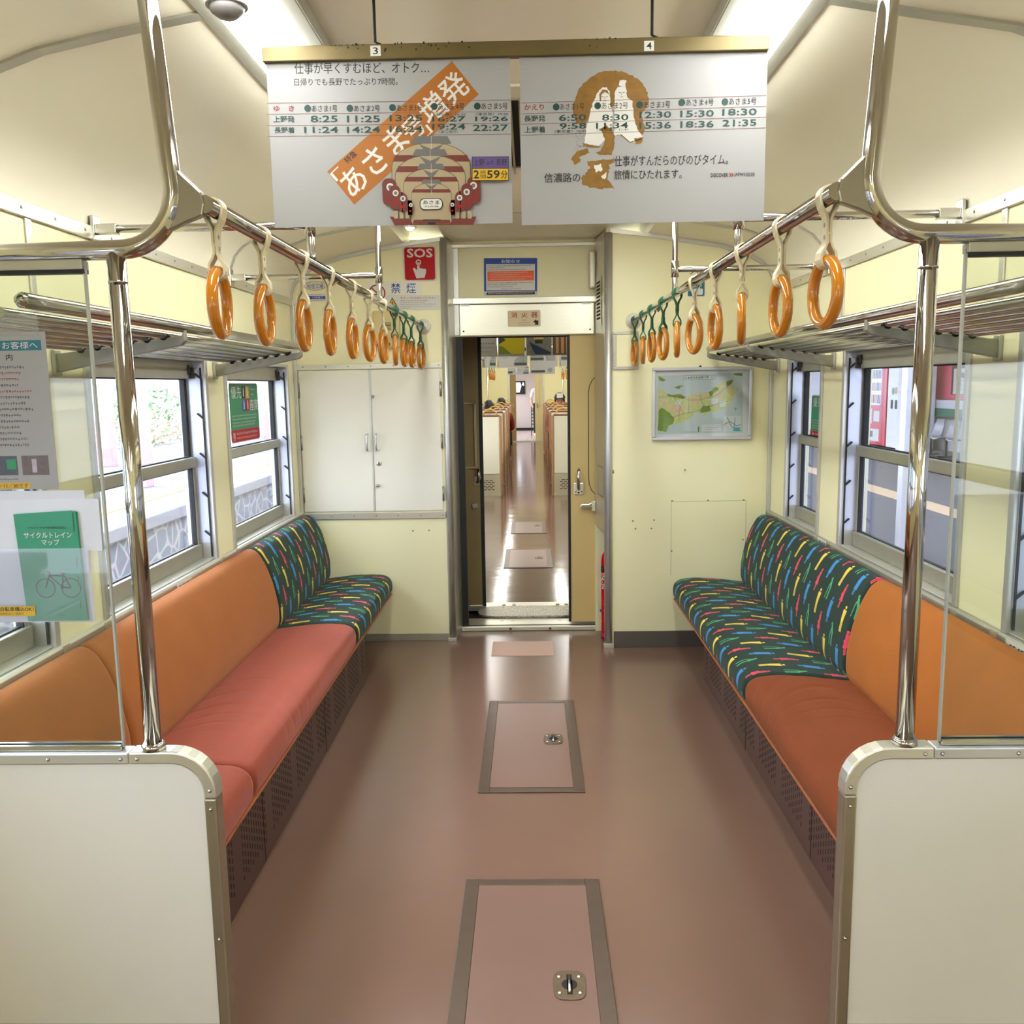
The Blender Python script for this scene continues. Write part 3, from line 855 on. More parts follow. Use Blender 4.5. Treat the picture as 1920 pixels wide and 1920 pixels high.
def fabric():
    m = bpy.data.materials.new('moquette_green_figures'); m.use_nodes = True
    nt = m.node_tree; N, L = nt.nodes, nt.links
    p = N['Principled BSDF']; p.inputs['Roughness'].default_value = 0.85
    p.inputs['Sheen Weight'].default_value = 0.16; p.inputs['Sheen Roughness'].default_value = 0.35; p.inputs['Sheen Tint'].default_value = rgb(190, 225, 215)
    uvn = N.new('ShaderNodeUVMap'); sp = N.new('ShaderNodeSeparateXYZ'); L.new(uvn.outputs[0], sp.inputs[0])
    U, V = E_(nt, sp.outputs[0]), E_(nt, sp.outputs[1])
    PU, PV = 0.146, 0.150
    def lattice(ou, ov):
        a, b = (U + ou)/PU, (V + ov)/PV
        x, z = (a.frac() - 0.5)*(PU*0.86), (b.frac() - 0.5)*(PV*0.96)
        par = ((a.floor() + b.floor())*0.5).frac().gt(0.25)
        return x, z, par
    def box(x, z, cx, cz, hx, hz): return (x - cx).abs().lt(hx)*(z - cz).abs().lt(hz)
    def disc(x, z, cx, cz, r):
        a, b = x - cx, z - cz
        return (a*a + b*b).lt(r*r)
    def seg(x, z, x0, z0, x1, z1, r):
        dx, dz = x1-x0, z1-z0; l2 = dx*dx+dz*dz
        h = (((x - x0)*dx + (z - z0)*dz)/l2).max(0.0).min(1.0)
        a, b = x - x0 - h*dx, z - z0 - h*dz
        return (a*a + b*b).lt(r*r)
    x, z, par = lattice(0, 0)
    body = disc(x, z, 0, 0.043, 0.0062).max((x.abs().lt((z*0.10) + 0.0098))*((z - 0.010).abs().lt(0.024)))
    man = body.max(((x.abs() - 0.0048).abs().lt(0.0036))*((z + 0.029).abs().lt(0.019)))
    coat = body.max((x.abs().lt(0.0125 - (z + 0.03)*0.02))*((z + 0.008).abs().lt(0.020))).max(((x.abs() - 0.004).abs().lt(0.0026))*((z + 0.037).abs().lt(0.012)))
    x2, z2, par2 = lattice(PU/2, PV/2)
    lady = disc(x2, z2, 0, 0.041, 0.0062).max((x2.abs().lt(0.0075))*((z2 - 0.018).abs().lt(0.016))).max((x2.abs().lt((z2*-0.25) + 0.0085))*((z2 + 0.007).abs().lt(0.014))).max(((x2.abs() - 0.003).abs().lt(0.0022))*((z2 + 0.033).abs().lt(0.014))).max(disc(x2, z2, 0.0085, 0.004, 0.0055))
    old = seg(x2, z2, -0.008, -0.044, -0.007, -0.002, 0.0042).max(seg(x2, z2, -0.007, 0.0, 0.003, 0.024, 0.0056)).max(disc(x2, z2, 0.008, 0.033, 0.0058)).max(seg(x2, z2, 0.003, 0.020, 0.010, 0.000, 0.0030)).max(seg(x2, z2, 0.010, 0.002, 0.012, -0.044, 0.0026))
    nz = N.new('ShaderNodeTexNoise'); nz.inputs['Scale'].default_value = 40; t = N.new('ShaderNodeTexCoord'); L.new(t.outputs['Object'], nz.inputs[0])
    base = N.new('ShaderNodeMix'); base.data_type = 'RGBA'; base.inputs[6].default_value = rgb(14, 36, 26); base.inputs[7].default_value = rgb(24, 48, 37)
    L.new(nz.outputs['Fac'], base.inputs[0]); cur = base.outputs[2]
    one = E_(nt, sp.outputs[0])*0.0 + 1.0
    for mask, col in ((man*par, (226, 196, 72)), (coat*(one - par), (58, 132, 190)), (lady*par2, (214, 66, 86)), (old*(one - par2), (78, 162, 112))):
        mx = N.new('ShaderNodeMix'); mx.data_type = 'RGBA'
        L.new(mask.k, mx.inputs[0]); L.new(cur, mx.inputs[6]); mx.inputs[7].default_value = rgb(*col); cur = mx.outputs[2]
    L.new(cur, p.inputs['Base Color'])
    n2 = N.new('ShaderNodeTexNoise'); n2.inputs['Scale'].default_value = 420; L.new(t.outputs['Object'], n2.inputs[0])
    b = N.new('ShaderNodeBump'); b.inputs['Strength'].default_value = 0.2; b.inputs['Distance'].default_value = 0.01
    L.new(n2.outputs['Fac'], b.inputs['Height']); L.new(b.outputs[0], p.inputs['Normal'])
    return m
FIG = fabric()
PIPE = mat('seat_edge_board', (176, 104, 62), 0.5, var=0.08)
# ================================================================== bench seats
def cushion(prof, y0, y1, nm, m, par, crown=0.010, vflip=False, wrinkle=0.0, ny=26):
    if wrinkle: ny = int((y1-y0)/0.007)
    """upholstered piece: closed cross-section (x,z) swept along Y with softly rounded ends."""
    # resample the section
    P = [Vector(p) for p in prof]; n = len(P); dense = []
    for i in range(n):
        a, b = P[i], P[(i+1) % n]; k = max(1, int((b-a).length/0.012))
        for j in range(k): dense.append(a + (b-a)*j/k)
    for _ in range(2):
        dense = [dense[i-1]*0.25 + dense[i]*0.5 + dense[(i+1) % len(dense)]*0.25 for i in range(len(dense))]
    n = len(dense); cen = sum(dense, Vector((0, 0)))/n
    arc = [0.0]
    for i in range(1, n): arc.append(arc[-1] + (dense[i]-dense[i-1]).length)
    vs = []; uvv = []
    ts = [0, 0.004, 0.012, 0.022] ; L_ = y1-y0
    ys = [y0+t for t in ts] + [y0 + 0.03 + (L_-0.06)*k/ny for k in range(ny+1)] + [y1-t for t in reversed(ts)]
    for y in ys:
        d = min(y-y0, y1-y); e = max(0.0, 1 - d/0.022); ins = 0.016*(1 - math.sqrt(max(0, 1-e*e)))
        f = max(0.0, math.sin(PI*(y-y0)/L_))
        for i, q in enumerate(dense):
            out = (q-cen); ln = out.length
            w = crown*f**0.5 if ln > 1e-6 else 0
            wr = 0.0
            if wrinkle:
                up = max(0.0, min(1.0, (out.y/max(ln, 1e-6) + 0.1)*2.2))            # only on the upper side
                ph = y*64 + 26*(q.x - cen.x)**2*8 + 2.2*math.sin(y*9 + i*0.028)
                k_ = max(0.0, math.sin(y*4.3 + 1.3))**2
                wr = -wrinkle*up*k_*max(0.0, math.sin(ph))**4
            s_ = (ln - ins + w*0.5 + wr)/ln if ln > 1e-6 else 1
            vs.append((cen.x + out.x*s_, y, cen.y + out.y*s_))
    fs = []
    for k in range(len(ys)-1):
        for i in range(n):
            j = (i+1) % n; fs.append((k*n+i, k*n+j, (k+1)*n+j, (k+1)*n+i))
    mb = MB().add(vs, fs, 0, True)
    mb.f.append(tuple(reversed(range(n)))); mb.m.append(0); mb.sm.append(True)
    mb.f.append(tuple((len(ys)-1)*n + i for i in range(n))); mb.m.append(0); mb.sm.append(True)
    o = mb.build(nm, m, par, recalc=True)
    me = o.data; ul = me.uv_layers.new(name='UVMap')
    for lp in me.loops:
        k, i = divmod(lp.vertex_index, n)
        ul.data[lp.index].uv = (ys[k]-0.02, (arc[i] if not vflip else 3.0-arc[i]))
    return o
def bench(s, xf, xw, ys, greens, yskirt, label, cm, bm_, clab):
    """s=-1 left. xf = front edge of the cushion, xw = wall. ys = cuts along Y; the last piece is the green one."""
    t = thing('bench_seat', label, 'bench seat', (xf, (ys[0]+ys[-1])/2, 0.0), 'long bench seats facing the aisle')
    d = -s                                        # towards the aisle
    def X(k): return xf - d*k                     # k = distance back from the front edge
    depth = abs(xw-xf)
    # section of the cushion, starting low at the front
    sec = [(X(0.020),0.298),(X(0.002),0.306),(X(0.0),0.335),(X(-0.002),0.368),(X(0.010),0.394),(X(0.045),0.412),(X(0.12),0.418),(X(0.22),0.414),(X(0.32),0.402),(X(0.375),0.394),(X(0.46),0.386),(X(0.47),0.34),(X(0.46),0.298)]
    bk = [(xw+d*0.130,0.375),(xw+d*0.150,0.42),(xw+d*0.150,0.50),(xw+d*0.132,0.60),(xw+d*0.102,0.69),(xw+d*0.066,0.755),(xw+d*0.034,0.775),(xw+d*0.004,0.770),(xw+d*0.004,0.375)]
    for i in range(len(ys)-1):
        g = greens[i]
        c = cushion(sec, ys[i]+0.002, ys[i+1]-0.002, 'seat_cushion', FIG if g else cm, t, vflip=False, wrinkle=0.0 if g else 0.0045)
        b = cushion(bk, ys[i]+0.002 + (0.02 if i else 0), ys[i+1]-0.002 + (0.02 if i < len(ys)-2 else 0), 'backrest', FIG if g else bm_, t, vflip=False)
        if g: c['label'] = 'dark green seat cushion with small coloured figures'; b['label'] = 'dark green backrest with small coloured figures'
        else: c['label'] = clab
    y0, y1 = ys[0], ys[-1]
    a, b = sorted((X(0.003), X(0.40)))
    boxo('seat_board', a, b, y0, y1-0.01, 0.291, 0.300, PIPE, t, 0.003)
    kx = 0.868 - abs(xf)
    a, b = sorted((X(kx), X(kx+0.02)))
    sk = MB().box(a, b, y0, yskirt, 0.0, 0.284)
    # rows of slots punched in the skirt
    hl = sk; xq = X(kx) + d*0.0006
    y = y0 + 0.08; k = 0
    while y < yskirt - 0.06:
        if k % 14 < 11:
            for r_ in range(7):
                z = 0.065 + r_*0.026 + (0.013 if k % 2 else 0)
                hl.add([(xq, y-0.004, z-0.008), (xq, y+0.004, z-0.008), (xq, y+0.004, z+0.008), (xq, y-0.004, z+0.008)], [(0,1,2,3)], 1)
        y += 0.022; k += 1
    for yy in (y0+0.9, y0+1.75): sk.box(min(xq, xq+d*0.001), max(xq, xq+d*0.001), yy-0.0015, yy+0.0015, 0.0, 0.284, 1)
    sk.build('skirt', [SKIRT, HOLE], t)
    return t
bench(-1, -0.826, XL+0.018, [1.725, 2.44, 3.985, 5.075], [0, 0, 1], 4.38, 'long bench with salmon red cushions, brown backs and a dark green figured end section', MOQR, MOQ, 'salmon red seat cushion')
bench(1, 0.790, XR-0.018, [1.725, 3.20, 4.885], [0, 1], 4.36, 'long bench with one brown section and a long dark green figured section under the map', mat('moquette_rust', (124, 54, 6), 0.85, var=0.16, scale=7, bump=0.25, bscale=420, sheen=0.15, sheen_col=(255, 190, 140)), mat('moquette_tan', (166, 94, 20), 0.85, var=0.14, scale=7, bump=0.25, bscale=420, sheen=0.2, sheen_col=(255, 205, 150)), 'rust brown seat cushion')

# ================================================================== floor hatches
def hatch(x0, x1, y0, y1, label, lx, ly, ls):
    t = thing('floor_hatch', label, 'floor hatch', ((x0+x1)/2, (y0+y1)/2, 0.0), 'hatches along the middle of the floor')
    w = 0.042; e = 0.014
    boxo('hatch_panel', x0+w, x1-w, y0+w, y1-e, 0.0, 0.0035, HATCHM, t, 0.001)
    fr = MB(); z = 0.005
    fr.box(x0, x0+w, y0, y1, 0.0, z); fr.box(x1-w, x1, y0, y1, 0.0, z); fr.box(x0+w, x1-w, y0, y0+w*0.8, 0.0, z); fr.box(x0+w, x1-w, y1-w*0.8, y1, 0.0, z)
    fr.build('hatch_frame', HATCHF, t, 0.002)
    # latch plate with a slotted recess and turn handle
    pl = MB(); pts = []
    for k in range(24):
        a = 2*PI*k/24; c_, s_ = math.cos(a), math.sin(a)
        pts.append((lx + 0.030*ls*math.copysign(abs(c_)**0.5, c_), ly + 0.040*ls*math.copysign(abs(s_)**0.6, s_)))
    pl.prism(pts, 'z', 0.0, 0.0062); p = pl.build('latch_plate', BRASSG, t, 0.001)
    rc = MB(); zt = 0.0066
    rc.add([(lx + 0.0145*ls*math.cos(2*PI*k/20), ly + 0.0145*ls*math.sin(2*PI*k/20), zt) for k in range(20)], [tuple(range(20))])
    rc.add([(lx-0.005*ls, ly-0.026*ls, zt), (lx+0.005*ls, ly-0.026*ls, zt), (lx+0.005*ls, ly+0.028*ls, zt), (lx-0.005*ls, ly+0.028*ls, zt)], [(0,1,2,3)])
    rc.build('recess', DARK, p, recalc=False)
    MB().tube([(lx, ly-0.025*ls, 0.0075), (lx, ly+0.024*ls, 0.0075)], 0.0032*ls, 10).build('turn_handle', STEEL, p)
    sc = MB()
    for i in (-1, 1):
        for j in (-1, 1): sc.lathe([(0.0045*ls,0),(0.003*ls,0.0016),(0,0.002)], (lx+i*0.0185*ls, ly+j*0.022*ls, 0.0062), 'z', 10)
    sc.build('screw', mat('bright_screw', (230, 226, 210), 0.15, 1.0), p)
    return t
hatch(-0.216, 0.190, 1.62, 2.512, 'worn floor hatch lying between the two seat end partitions, scratched panel', 0.080, 2.029, 1.38)
hatch(-0.214, 0.186, 3.095, 4.058, 'dark framed floor hatch in mid aisle between the two benches', 0.080, 3.590, 1.38)
o = boxo('floor_patch', -0.238, 0.113, 4.775, 5.056, 0.0, 0.0018, mat('patch_vinyl', (176, 132, 108), 0.4, var=0.05), None)
prop(o, 'lighter rectangular vinyl patch on the floor before the door sill', 'floor patch')
# ================================================================== hanging posters
MAPSEA = mat('map_sea', (178, 186, 184), 0.5); MAPLAND = mat('map_land', (190, 188, 122), 0.5, var=0.3, scale=60); MAPGREEN = mat('map_green', (112, 134, 40), 0.5, var=0.3, scale=60)
MAPTAN = mat('map_tan', (206, 172, 136), 0.5, var=0.2, scale=60); MAPPALE = mat('map_pale', (198, 202, 200), 0.5, var=0.1, scale=60); STKBEIGE = mat('sticker_beige', (206, 188, 150), 0.4); SIGNTEALL = mat('sign_teal_light', (70, 160, 176), 0.5)
t = thing('poster_bar', 'long brass-toned poster bar hung from the ceiling, marked 3 and 4', 'poster hanger', (-0.025, 2.0, 2.195))
boxo('bar', -0.564, 0.514, 1.990, 2.010, 2.194, 2.225, BARM, t, 0.002)
for x in (-0.322, 0.268):
    h = MB().tube([(x, 2.0, 2.335), (x, 2.0, 2.232), (x+0.012, 2.0, 2.226)], 0.0032, 8); h.build('hook_rod', DARK, t)
pl = Print((0, 1.9895, 0), (1,0,0), (0,0,1), (0,-1,0)); p = pl
p.rect(-0.331, 2.200, -0.309, 2.221, INKW, 1); p.text('3', -0.3255, 2.2035, -0.3145, 2.2175, INK, 2, 0, 0.01)
p.build('number_tag', t); p = Print((0, 1.9895, 0), (1,0,0), (0,0,1), (0,-1,0))
p.rect(0.250, 2.197, 0.271, 2.217, INKW, 1); p.text('4', 0.255, 2.2005, 0.266, 2.2140, INK, 2, 0, 0.01); p.build('number_tag', t); p = Print((0, 1.9895, 0), (1,0,0), (0,0,1), (0,-1,0))
rr = random.Random(5)
for i in range(46):
    x = rr.choice((rr.uniform(-0.44, -0.27), rr.uniform(0.12, 0.20), rr.uniform(-0.28, -0.10))); z = rr.choice((2.222, rr.uniform(2.205, 2.222)))
    p.rect(x, z, x + rr.uniform(0.001, 0.004), z + rr.uniform(0.001, 0.005), DARK, 1)
p.build('scratches', t)
def sheet(name, x0, x1, z0, z1, label):
    t = thing(name, label, 'poster', ((x0+x1)/2, 2.0, z0), 'posters hanging from the poster bar')
    boxo('paper', x0, x1, 2.0, 2.0006, z0, z1, PAPER, t)
    return t, Print((0, 2.0, 0), (1,0,0), (0,0,1), (0,-1,0))
t, p = sheet('hanging_poster', -0.5585, -0.034, 1.853, 2.1945, 'hanging paper poster with orange diagonal banner and drawn express trains')
p.text('仕事が早くすむほど、オトク…',-0.4982,2.1689,-0.208,2.1919,INK,1,-0.015,0.004)
p.text('日帰りでも長野でたっぷり7時間。',-0.4996,2.1457,-0.2762,2.1607,INK,1,-0.015,0.004)
p.line(-0.5608,2.1132,-0.0328,2.1082,0.0009,INKL,3)
p.line(-0.5621,2.0907,-0.0331,2.0847,0.0009,INKL,3)
p.line(-0.5634,2.067,-0.0335,2.0605,0.0009,INKL,3)
p.line(-0.5646,2.0449,-0.0339,2.0386,0.0009,INKL,3)
p.text('ゆ\u3000き',-0.5469,2.0956,-0.5025,2.1076,INKR,3,-0.015,0.01)
p.disc(-0.4732,2.1008,0.0072,INKG,3)
p.disc(-0.3816,2.0988,0.0072,INKG,3)
p.disc(-0.2892,2.0982,0.0072,INKG,3)
p.disc(-0.1988,2.0985,0.0072,INKG,3)
p.disc(-0.1062,2.0971,0.0072,INKG,3)
p.text('あさま1号',-0.4642,2.0928,-0.4088,2.1062,INK,3,-0.015,0)
p.text('あさま2号',-0.3726,2.0914,-0.3166,2.1042,INK,3,-0.015,0)
p.text('あさま3号',-0.2797,2.0903,-0.2249,2.1031,INK,3,-0.015,0)
p.text('あさま4号',-0.1905,2.0906,-0.1341,2.104,INK,3,-0.015,0)
p.text('あさま5号',-0.0976,2.0897,-0.0406,2.1029,INK,3,-0.015,0)
p.text('上野発',-0.5491,2.0728,-0.5027,2.0862,INKG,3,-0.015,0.012)
p.text('長野着',-0.5479,2.0505,-0.5039,2.0633,INKG,3,-0.015,0.012)
p.text('8:25',-0.468,2.0715,-0.409,2.0853,INKG,3,-0.015,0.014)
p.text('11:25',-0.3889,2.0696,-0.3171,2.0834,INKG,3,-0.015,0.014)
p.text('13:25',-0.2963,2.0696,-0.2253,2.0828,INKG,3,-0.015,0.014)
p.text('16:27',-0.2043,2.0671,-0.1323,2.0777,INKG,3,-0.015,0.014)
p.text('19:26',-0.1113,2.0657,-0.0403,2.0757,INKG,3,-0.015,0.014)
p.text('11:24',-0.483,2.0493,-0.4088,2.0625,INKG,3,-0.015,0.014)
p.text('14:24',-0.3898,2.0479,-0.318,2.0611,INKG,3,-0.015,0.014)
p.text('16:24',-0.2971,2.0471,-0.2253,2.0609,INKG,3,-0.015,0.014)
p.text('19:24',-0.2048,2.0503,-0.1326,2.0623,INKG,3,-0.015,0.014)
p.text('22:27',-0.1165,2.0458,-0.0405,2.059,INKG,3,-0.015,0.014)
p.text('〈東京発〉16:20',-0.202,2.0785,-0.132,2.0845,INK,3,-0.015,0)
p.text('〈東京発〉19:20',-0.1099,2.0773,-0.0401,2.0833,INK,3,-0.015,0)
p.text('〈直江津行〉',-0.19,2.0428,-0.1494,2.0492,INK,3,-0.015,0)
p.poly([(-0.4367,1.9692),(-0.3802,1.8987),(-0.1027,2.121),(-0.1587,2.1897)],INKO,1)
p.text('「',-0.4272,1.9528,-0.4028,1.9746,INKW,2,0.709,0)
p.text('あさま',-0.4198,1.9599,-0.247,2.0171,INKW,2,0.709,0.01)
p.text('号',-0.2681,2.033,-0.2217,2.0774,INKW,2,0.709,0.01)
p.text('」',-0.2286,2.0382,-0.2068,2.0582,INKW,2,0.709,0)
p.text('増発',-0.2385,2.0865,-0.1201,2.1447,INKW,2,0.709,0.01)
p.text('特急',-0.3992,1.9912,-0.37,2.0058,INK,2,0.709,0.01)
p.poly([(-0.2977,1.9155),(-0.2954,1.9782),(-0.2929,1.989),(-0.2861,1.9991),(-0.2755,2.008),(-0.2616,2.0154),(-0.2451,2.0208),(-0.2267,2.024),(-0.2075,2.0248),(-0.1884,2.0232),(-0.1703,2.0192),(-0.1541,2.0131),(-0.1407,2.0052),(-0.1306,1.9958),(-0.1245,1.9855),(-0.1226,1.9747),(-0.124,1.912)],TRSHADE,3.5)
p.poly([(-0.2959,1.9155),(-0.2938,1.977),(-0.2913,1.9878),(-0.2847,1.9979),(-0.2743,2.0069),(-0.2606,2.0142),(-0.2444,2.0196),(-0.2264,2.0228),(-0.2076,2.0236),(-0.1888,2.022),(-0.1711,2.0181),(-0.1552,2.012),(-0.142,2.0041),(-0.1322,1.9947),(-0.1262,1.9844),(-0.1243,1.9735),(-0.1257,1.9121)],TRCREAM,4)
p.poly([(-0.2515,2.0234),(-0.2423,2.0388),(-0.1721,2.0373),(-0.1637,2.0216)],INKGR,4)
p.line(-0.2072,2.0381,-0.2089,1.9785,0.0006,INKW,6)
p.poly([(-0.2918,1.9867),(-0.2862,2.0003),(-0.1305,1.9971),(-0.1258,1.9833)],TRRED,5)
p.poly([(-0.2347,2.0226),(-0.2085,1.9914),(-0.1806,2.0215),(-0.2079,2.0108)],INKGR,6)
p.poly([(-0.2906,1.9124),(-0.289,1.9572),(-0.2867,1.9669),(-0.2807,1.9759),(-0.2712,1.9839),(-0.2588,1.9905),(-0.244,1.9954),(-0.2276,1.9982),(-0.2104,1.999),(-0.1933,1.9975),(-0.1771,1.994),(-0.1626,1.9886),(-0.1506,1.9815),(-0.1416,1.9731),(-0.1361,1.9638),(-0.1344,1.9541),(-0.1354,1.9094)],TRSHADE,6.5)
p.poly([(-0.289,1.9124),(-0.2875,1.956),(-0.2853,1.9657),(-0.2794,1.9747),(-0.2701,1.9828),(-0.2579,1.9894),(-0.2434,1.9942),(-0.2273,1.9971),(-0.2104,1.9978),(-0.1937,1.9964),(-0.1778,1.9929),(-0.1636,1.9874),(-0.1518,1.9803),(-0.143,1.9719),(-0.1376,1.9627),(-0.1359,1.953),(-0.137,1.9094)],TRCREAM,7)
p.poly([(-0.2498,1.9975),(-0.2415,2.0114),(-0.1787,2.0101),(-0.1712,1.9959)],INKGR,7)
p.line(-0.2101,2.0108,-0.2116,1.9574,0.0006,INKW,9)
p.poly([(-0.2857,1.9647),(-0.2807,1.9769),(-0.1415,1.974),(-0.1373,1.9617)],TRRED,8)
p.poly([(-0.2347,1.9969),(-0.2113,1.969),(-0.1863,1.9959),(-0.2108,1.9863)],INKGR,9)
p.poly([(-0.2717,1.9004),(-0.2705,1.9388),(-0.2687,1.9464),(-0.264,1.9535),(-0.2566,1.9597),(-0.2469,1.9649),(-0.2353,1.9687),(-0.2225,1.971),(-0.2091,1.9715),(-0.1957,1.9704),(-0.183,1.9676),(-0.1717,1.9634),(-0.1623,1.9578),(-0.1553,1.9513),(-0.151,1.944),(-0.1497,1.9364),(-0.1506,1.898)],TRSHADE,9.5)
p.poly([(-0.2705,1.9003),(-0.2693,1.9377),(-0.2676,1.9452),(-0.263,1.9523),(-0.2557,1.9586),(-0.2462,1.9637),(-0.2348,1.9675),(-0.2223,1.9698),(-0.2091,1.9704),(-0.196,1.9693),(-0.1836,1.9665),(-0.1725,1.9622),(-0.1633,1.9567),(-0.1564,1.9501),(-0.1522,1.9429),(-0.1509,1.9353),(-0.1518,1.898)],TRCREAM,10)
p.poly([(-0.2399,1.9698),(-0.2334,1.981),(-0.1843,1.98),(-0.1784,1.9686)],INKGR,10)
p.line(-0.2088,1.9805,-0.21,1.9387,0.0006,INKW,12)
p.poly([(-0.2679,1.9444),(-0.264,1.954),(-0.1552,1.9518),(-0.1519,1.9421)],TRRED,11)
p.poly([(-0.228,1.9696),(-0.2098,1.9478),(-0.1902,1.9689),(-0.2094,1.9613)],INKGR,12)
p.poly([(-0.2561,1.8546),(-0.2541,1.9172),(-0.2528,1.9227),(-0.2494,1.9279),(-0.244,1.9325),(-0.2369,1.9363),(-0.2285,1.939),(-0.2191,1.9407),(-0.2093,1.9411),(-0.1996,1.9403),(-0.1903,1.9383),(-0.1821,1.9351),(-0.1752,1.9311),(-0.1701,1.9263),(-0.167,1.921),(-0.166,1.9154),(-0.1676,1.8529)],TRSHADE,12.5)
p.poly([(-0.2552,1.8546),(-0.2533,1.916),(-0.252,1.9215),(-0.2487,1.9267),(-0.2434,1.9313),(-0.2364,1.9351),(-0.2281,1.9379),(-0.219,1.9395),(-0.2094,1.9399),(-0.1998,1.9391),(-0.1907,1.9371),(-0.1827,1.934),(-0.1759,1.9299),(-0.1709,1.9251),(-0.1679,1.9198),(-0.1669,1.9143),(-0.1685,1.8529)],TRCREAM,13)
p.poly([(-0.2318,1.9392),(-0.2271,1.9477),(-0.1912,1.947),(-0.187,1.9383)],INKGR,13)
p.line(-0.2092,1.9474,-0.21,1.9168,0.0006,INKW,15)
p.poly([(-0.2523,1.921),(-0.2494,1.9279),(-0.1701,1.9263),(-0.1677,1.9193)],TRRED,14)
p.poly([(-0.2232,1.9394),(-0.2098,1.9234),(-0.1956,1.9388),(-0.2096,1.9333)],INKGR,15)
p.poly([(-0.3027,1.8717),(-0.2926,1.8532),(-0.12,1.8499),(-0.1126,1.868),(-0.1639,1.8646),(-0.1703,1.8529),(-0.2528,1.8545),(-0.2585,1.8664)],TRRED,16)
p.rrect(-0.317,1.8945,-0.2866,1.9513,0.012,TRRED,17)
p.disc(-0.2996,1.9331,0.0082,INKW,18)
p.disc(-0.2996,1.9331,0.0046,INKGR,19)
p.disc(-0.3016,1.9103,0.0046,SIGNRED,18)
p.rrect(-0.3022,1.8854,-0.2778,1.9366,0.012,TRRED,21)
p.disc(-0.2879,1.9201,0.0066,INKW,22)
p.disc(-0.2879,1.9201,0.0037,INKGR,23)
p.disc(-0.2898,1.8997,0.0037,SIGNRED,22)
p.rrect(-0.2852,1.8792,-0.2632,1.9216,0.012,TRRED,25)
p.disc(-0.2721,1.908,0.0059,INKW,26)
p.disc(-0.2721,1.908,0.0033,INKGR,27)
p.disc(-0.2739,1.8911,0.0033,SIGNRED,26)
p.rrect(-0.2645,1.8728,-0.2499,1.904,0.012,TRRED,29)
p.disc(-0.2552,1.8939,0.0040,INKW,30)
p.disc(-0.2552,1.8939,0.0022,INKGR,31)
p.disc(-0.2568,1.8815,0.0022,SIGNRED,30)
p.rrect(-0.1313,1.893,-0.1025,1.9512,0.012,TRRED,17)
p.disc(-0.1179,1.9326,0.0078,INKW,18)
p.disc(-0.1179,1.9326,0.0043,INKGR,19)
p.disc(-0.1178,1.9093,0.0043,SIGNRED,18)
p.rrect(-0.1446,1.8816,-0.119,1.937,0.012,TRRED,21)
p.disc(-0.1328,1.9193,0.0069,INKW,22)
p.disc(-0.1328,1.9193,0.0038,INKGR,23)
p.disc(-0.1327,1.8971,0.0038,SIGNRED,22)
p.rrect(-0.1582,1.8775,-0.1362,1.9213,0.012,TRRED,25)
p.disc(-0.1483,1.9073,0.0060,INKW,26)
p.disc(-0.1483,1.9073,0.0033,INKGR,27)
p.disc(-0.1481,1.8897,0.0033,SIGNRED,26)
p.rrect(-0.1711,1.8713,-0.1557,1.9029,0.012,TRRED,29)
p.disc(-0.1644,1.8928,0.0041,INKW,30)
p.disc(-0.1644,1.8928,0.0023,INKGR,31)
p.disc(-0.1641,1.8802,0.0022,SIGNRED,30)
p.rect(-0.2931,1.867,-0.2845,1.8832,TRCREAM,17,-0.015)
p.rect(-0.2809,1.8667,-0.2723,1.8829,TRCREAM,17,-0.015)
p.rect(-0.2681,1.8665,-0.2595,1.8827,TRCREAM,17,-0.015)
p.rect(-0.1589,1.8643,-0.1503,1.8805,TRCREAM,17,-0.015)
p.rect(-0.1452,1.8641,-0.1366,1.8803,TRCREAM,17,-0.015)
p.rect(-0.1315,1.8638,-0.1229,1.88,TRCREAM,17,-0.015)
p.rrect(-0.2362,1.8834,-0.1856,1.908,0.01,INK,20)
p.rrect(-0.2344,1.8851,-0.1874,1.9063,0.009,INKW,21)
p.text('あさま',-0.2285,1.8951,-0.1929,1.9033,INK,22,-0.015,0.01)
p.text('ASAMA',-0.2257,1.8886,-0.1943,1.8922,INK,22,-0.015,0)
p.poly([(-0.2528,1.8551),(-0.2495,1.8633),(-0.1716,1.8618),(-0.1688,1.8535)],TRRED,18)
p.rect(-0.2296,1.861,-0.1914,1.8634,INK,19,-0.015)
p.disc(-0.2106,1.8552,0.0092,INK,19, 20, 0.0030)
p.rect(-0.1202,1.9414,-0.0404,1.9918,INK,24,-0.015)
p.rect(-0.1188,1.9674,-0.0414,1.9906,INKP,25,-0.015)
p.rect(-0.1192,1.9425,-0.0418,1.9663,INKY,25,-0.015)
p.text('上野',-0.1158,1.9731,-0.093,1.9865,INK,26,-0.015,0)
p.text('⇄',-0.088,1.9744,-0.0728,1.9836,INK,26,-0.015,0)
p.text('長野',-0.0674,1.9727,-0.0444,1.9855,INK,26,-0.015,0)
p.text('2',-0.1169,1.9466,-0.1047,1.964,INK,26,-0.015,0.02)
p.text('時',-0.1017,1.955,-0.0901,1.9632,INK,26,-0.015,0)
p.text('間',-0.1018,1.9464,-0.0902,1.9542,INK,26,-0.015,0)
p.text('59',-0.0878,1.9459,-0.06,1.9633,INK,26,-0.015,0.02)
p.text('分',-0.0576,1.9454,-0.043,1.962,INK,26,-0.015,0.01)
p.build('print', t)
t, p = sheet('hanging_poster', -0.0140, 0.5130, 1.848, 2.1945, 'hanging paper poster with ochre picture of two stone figures')
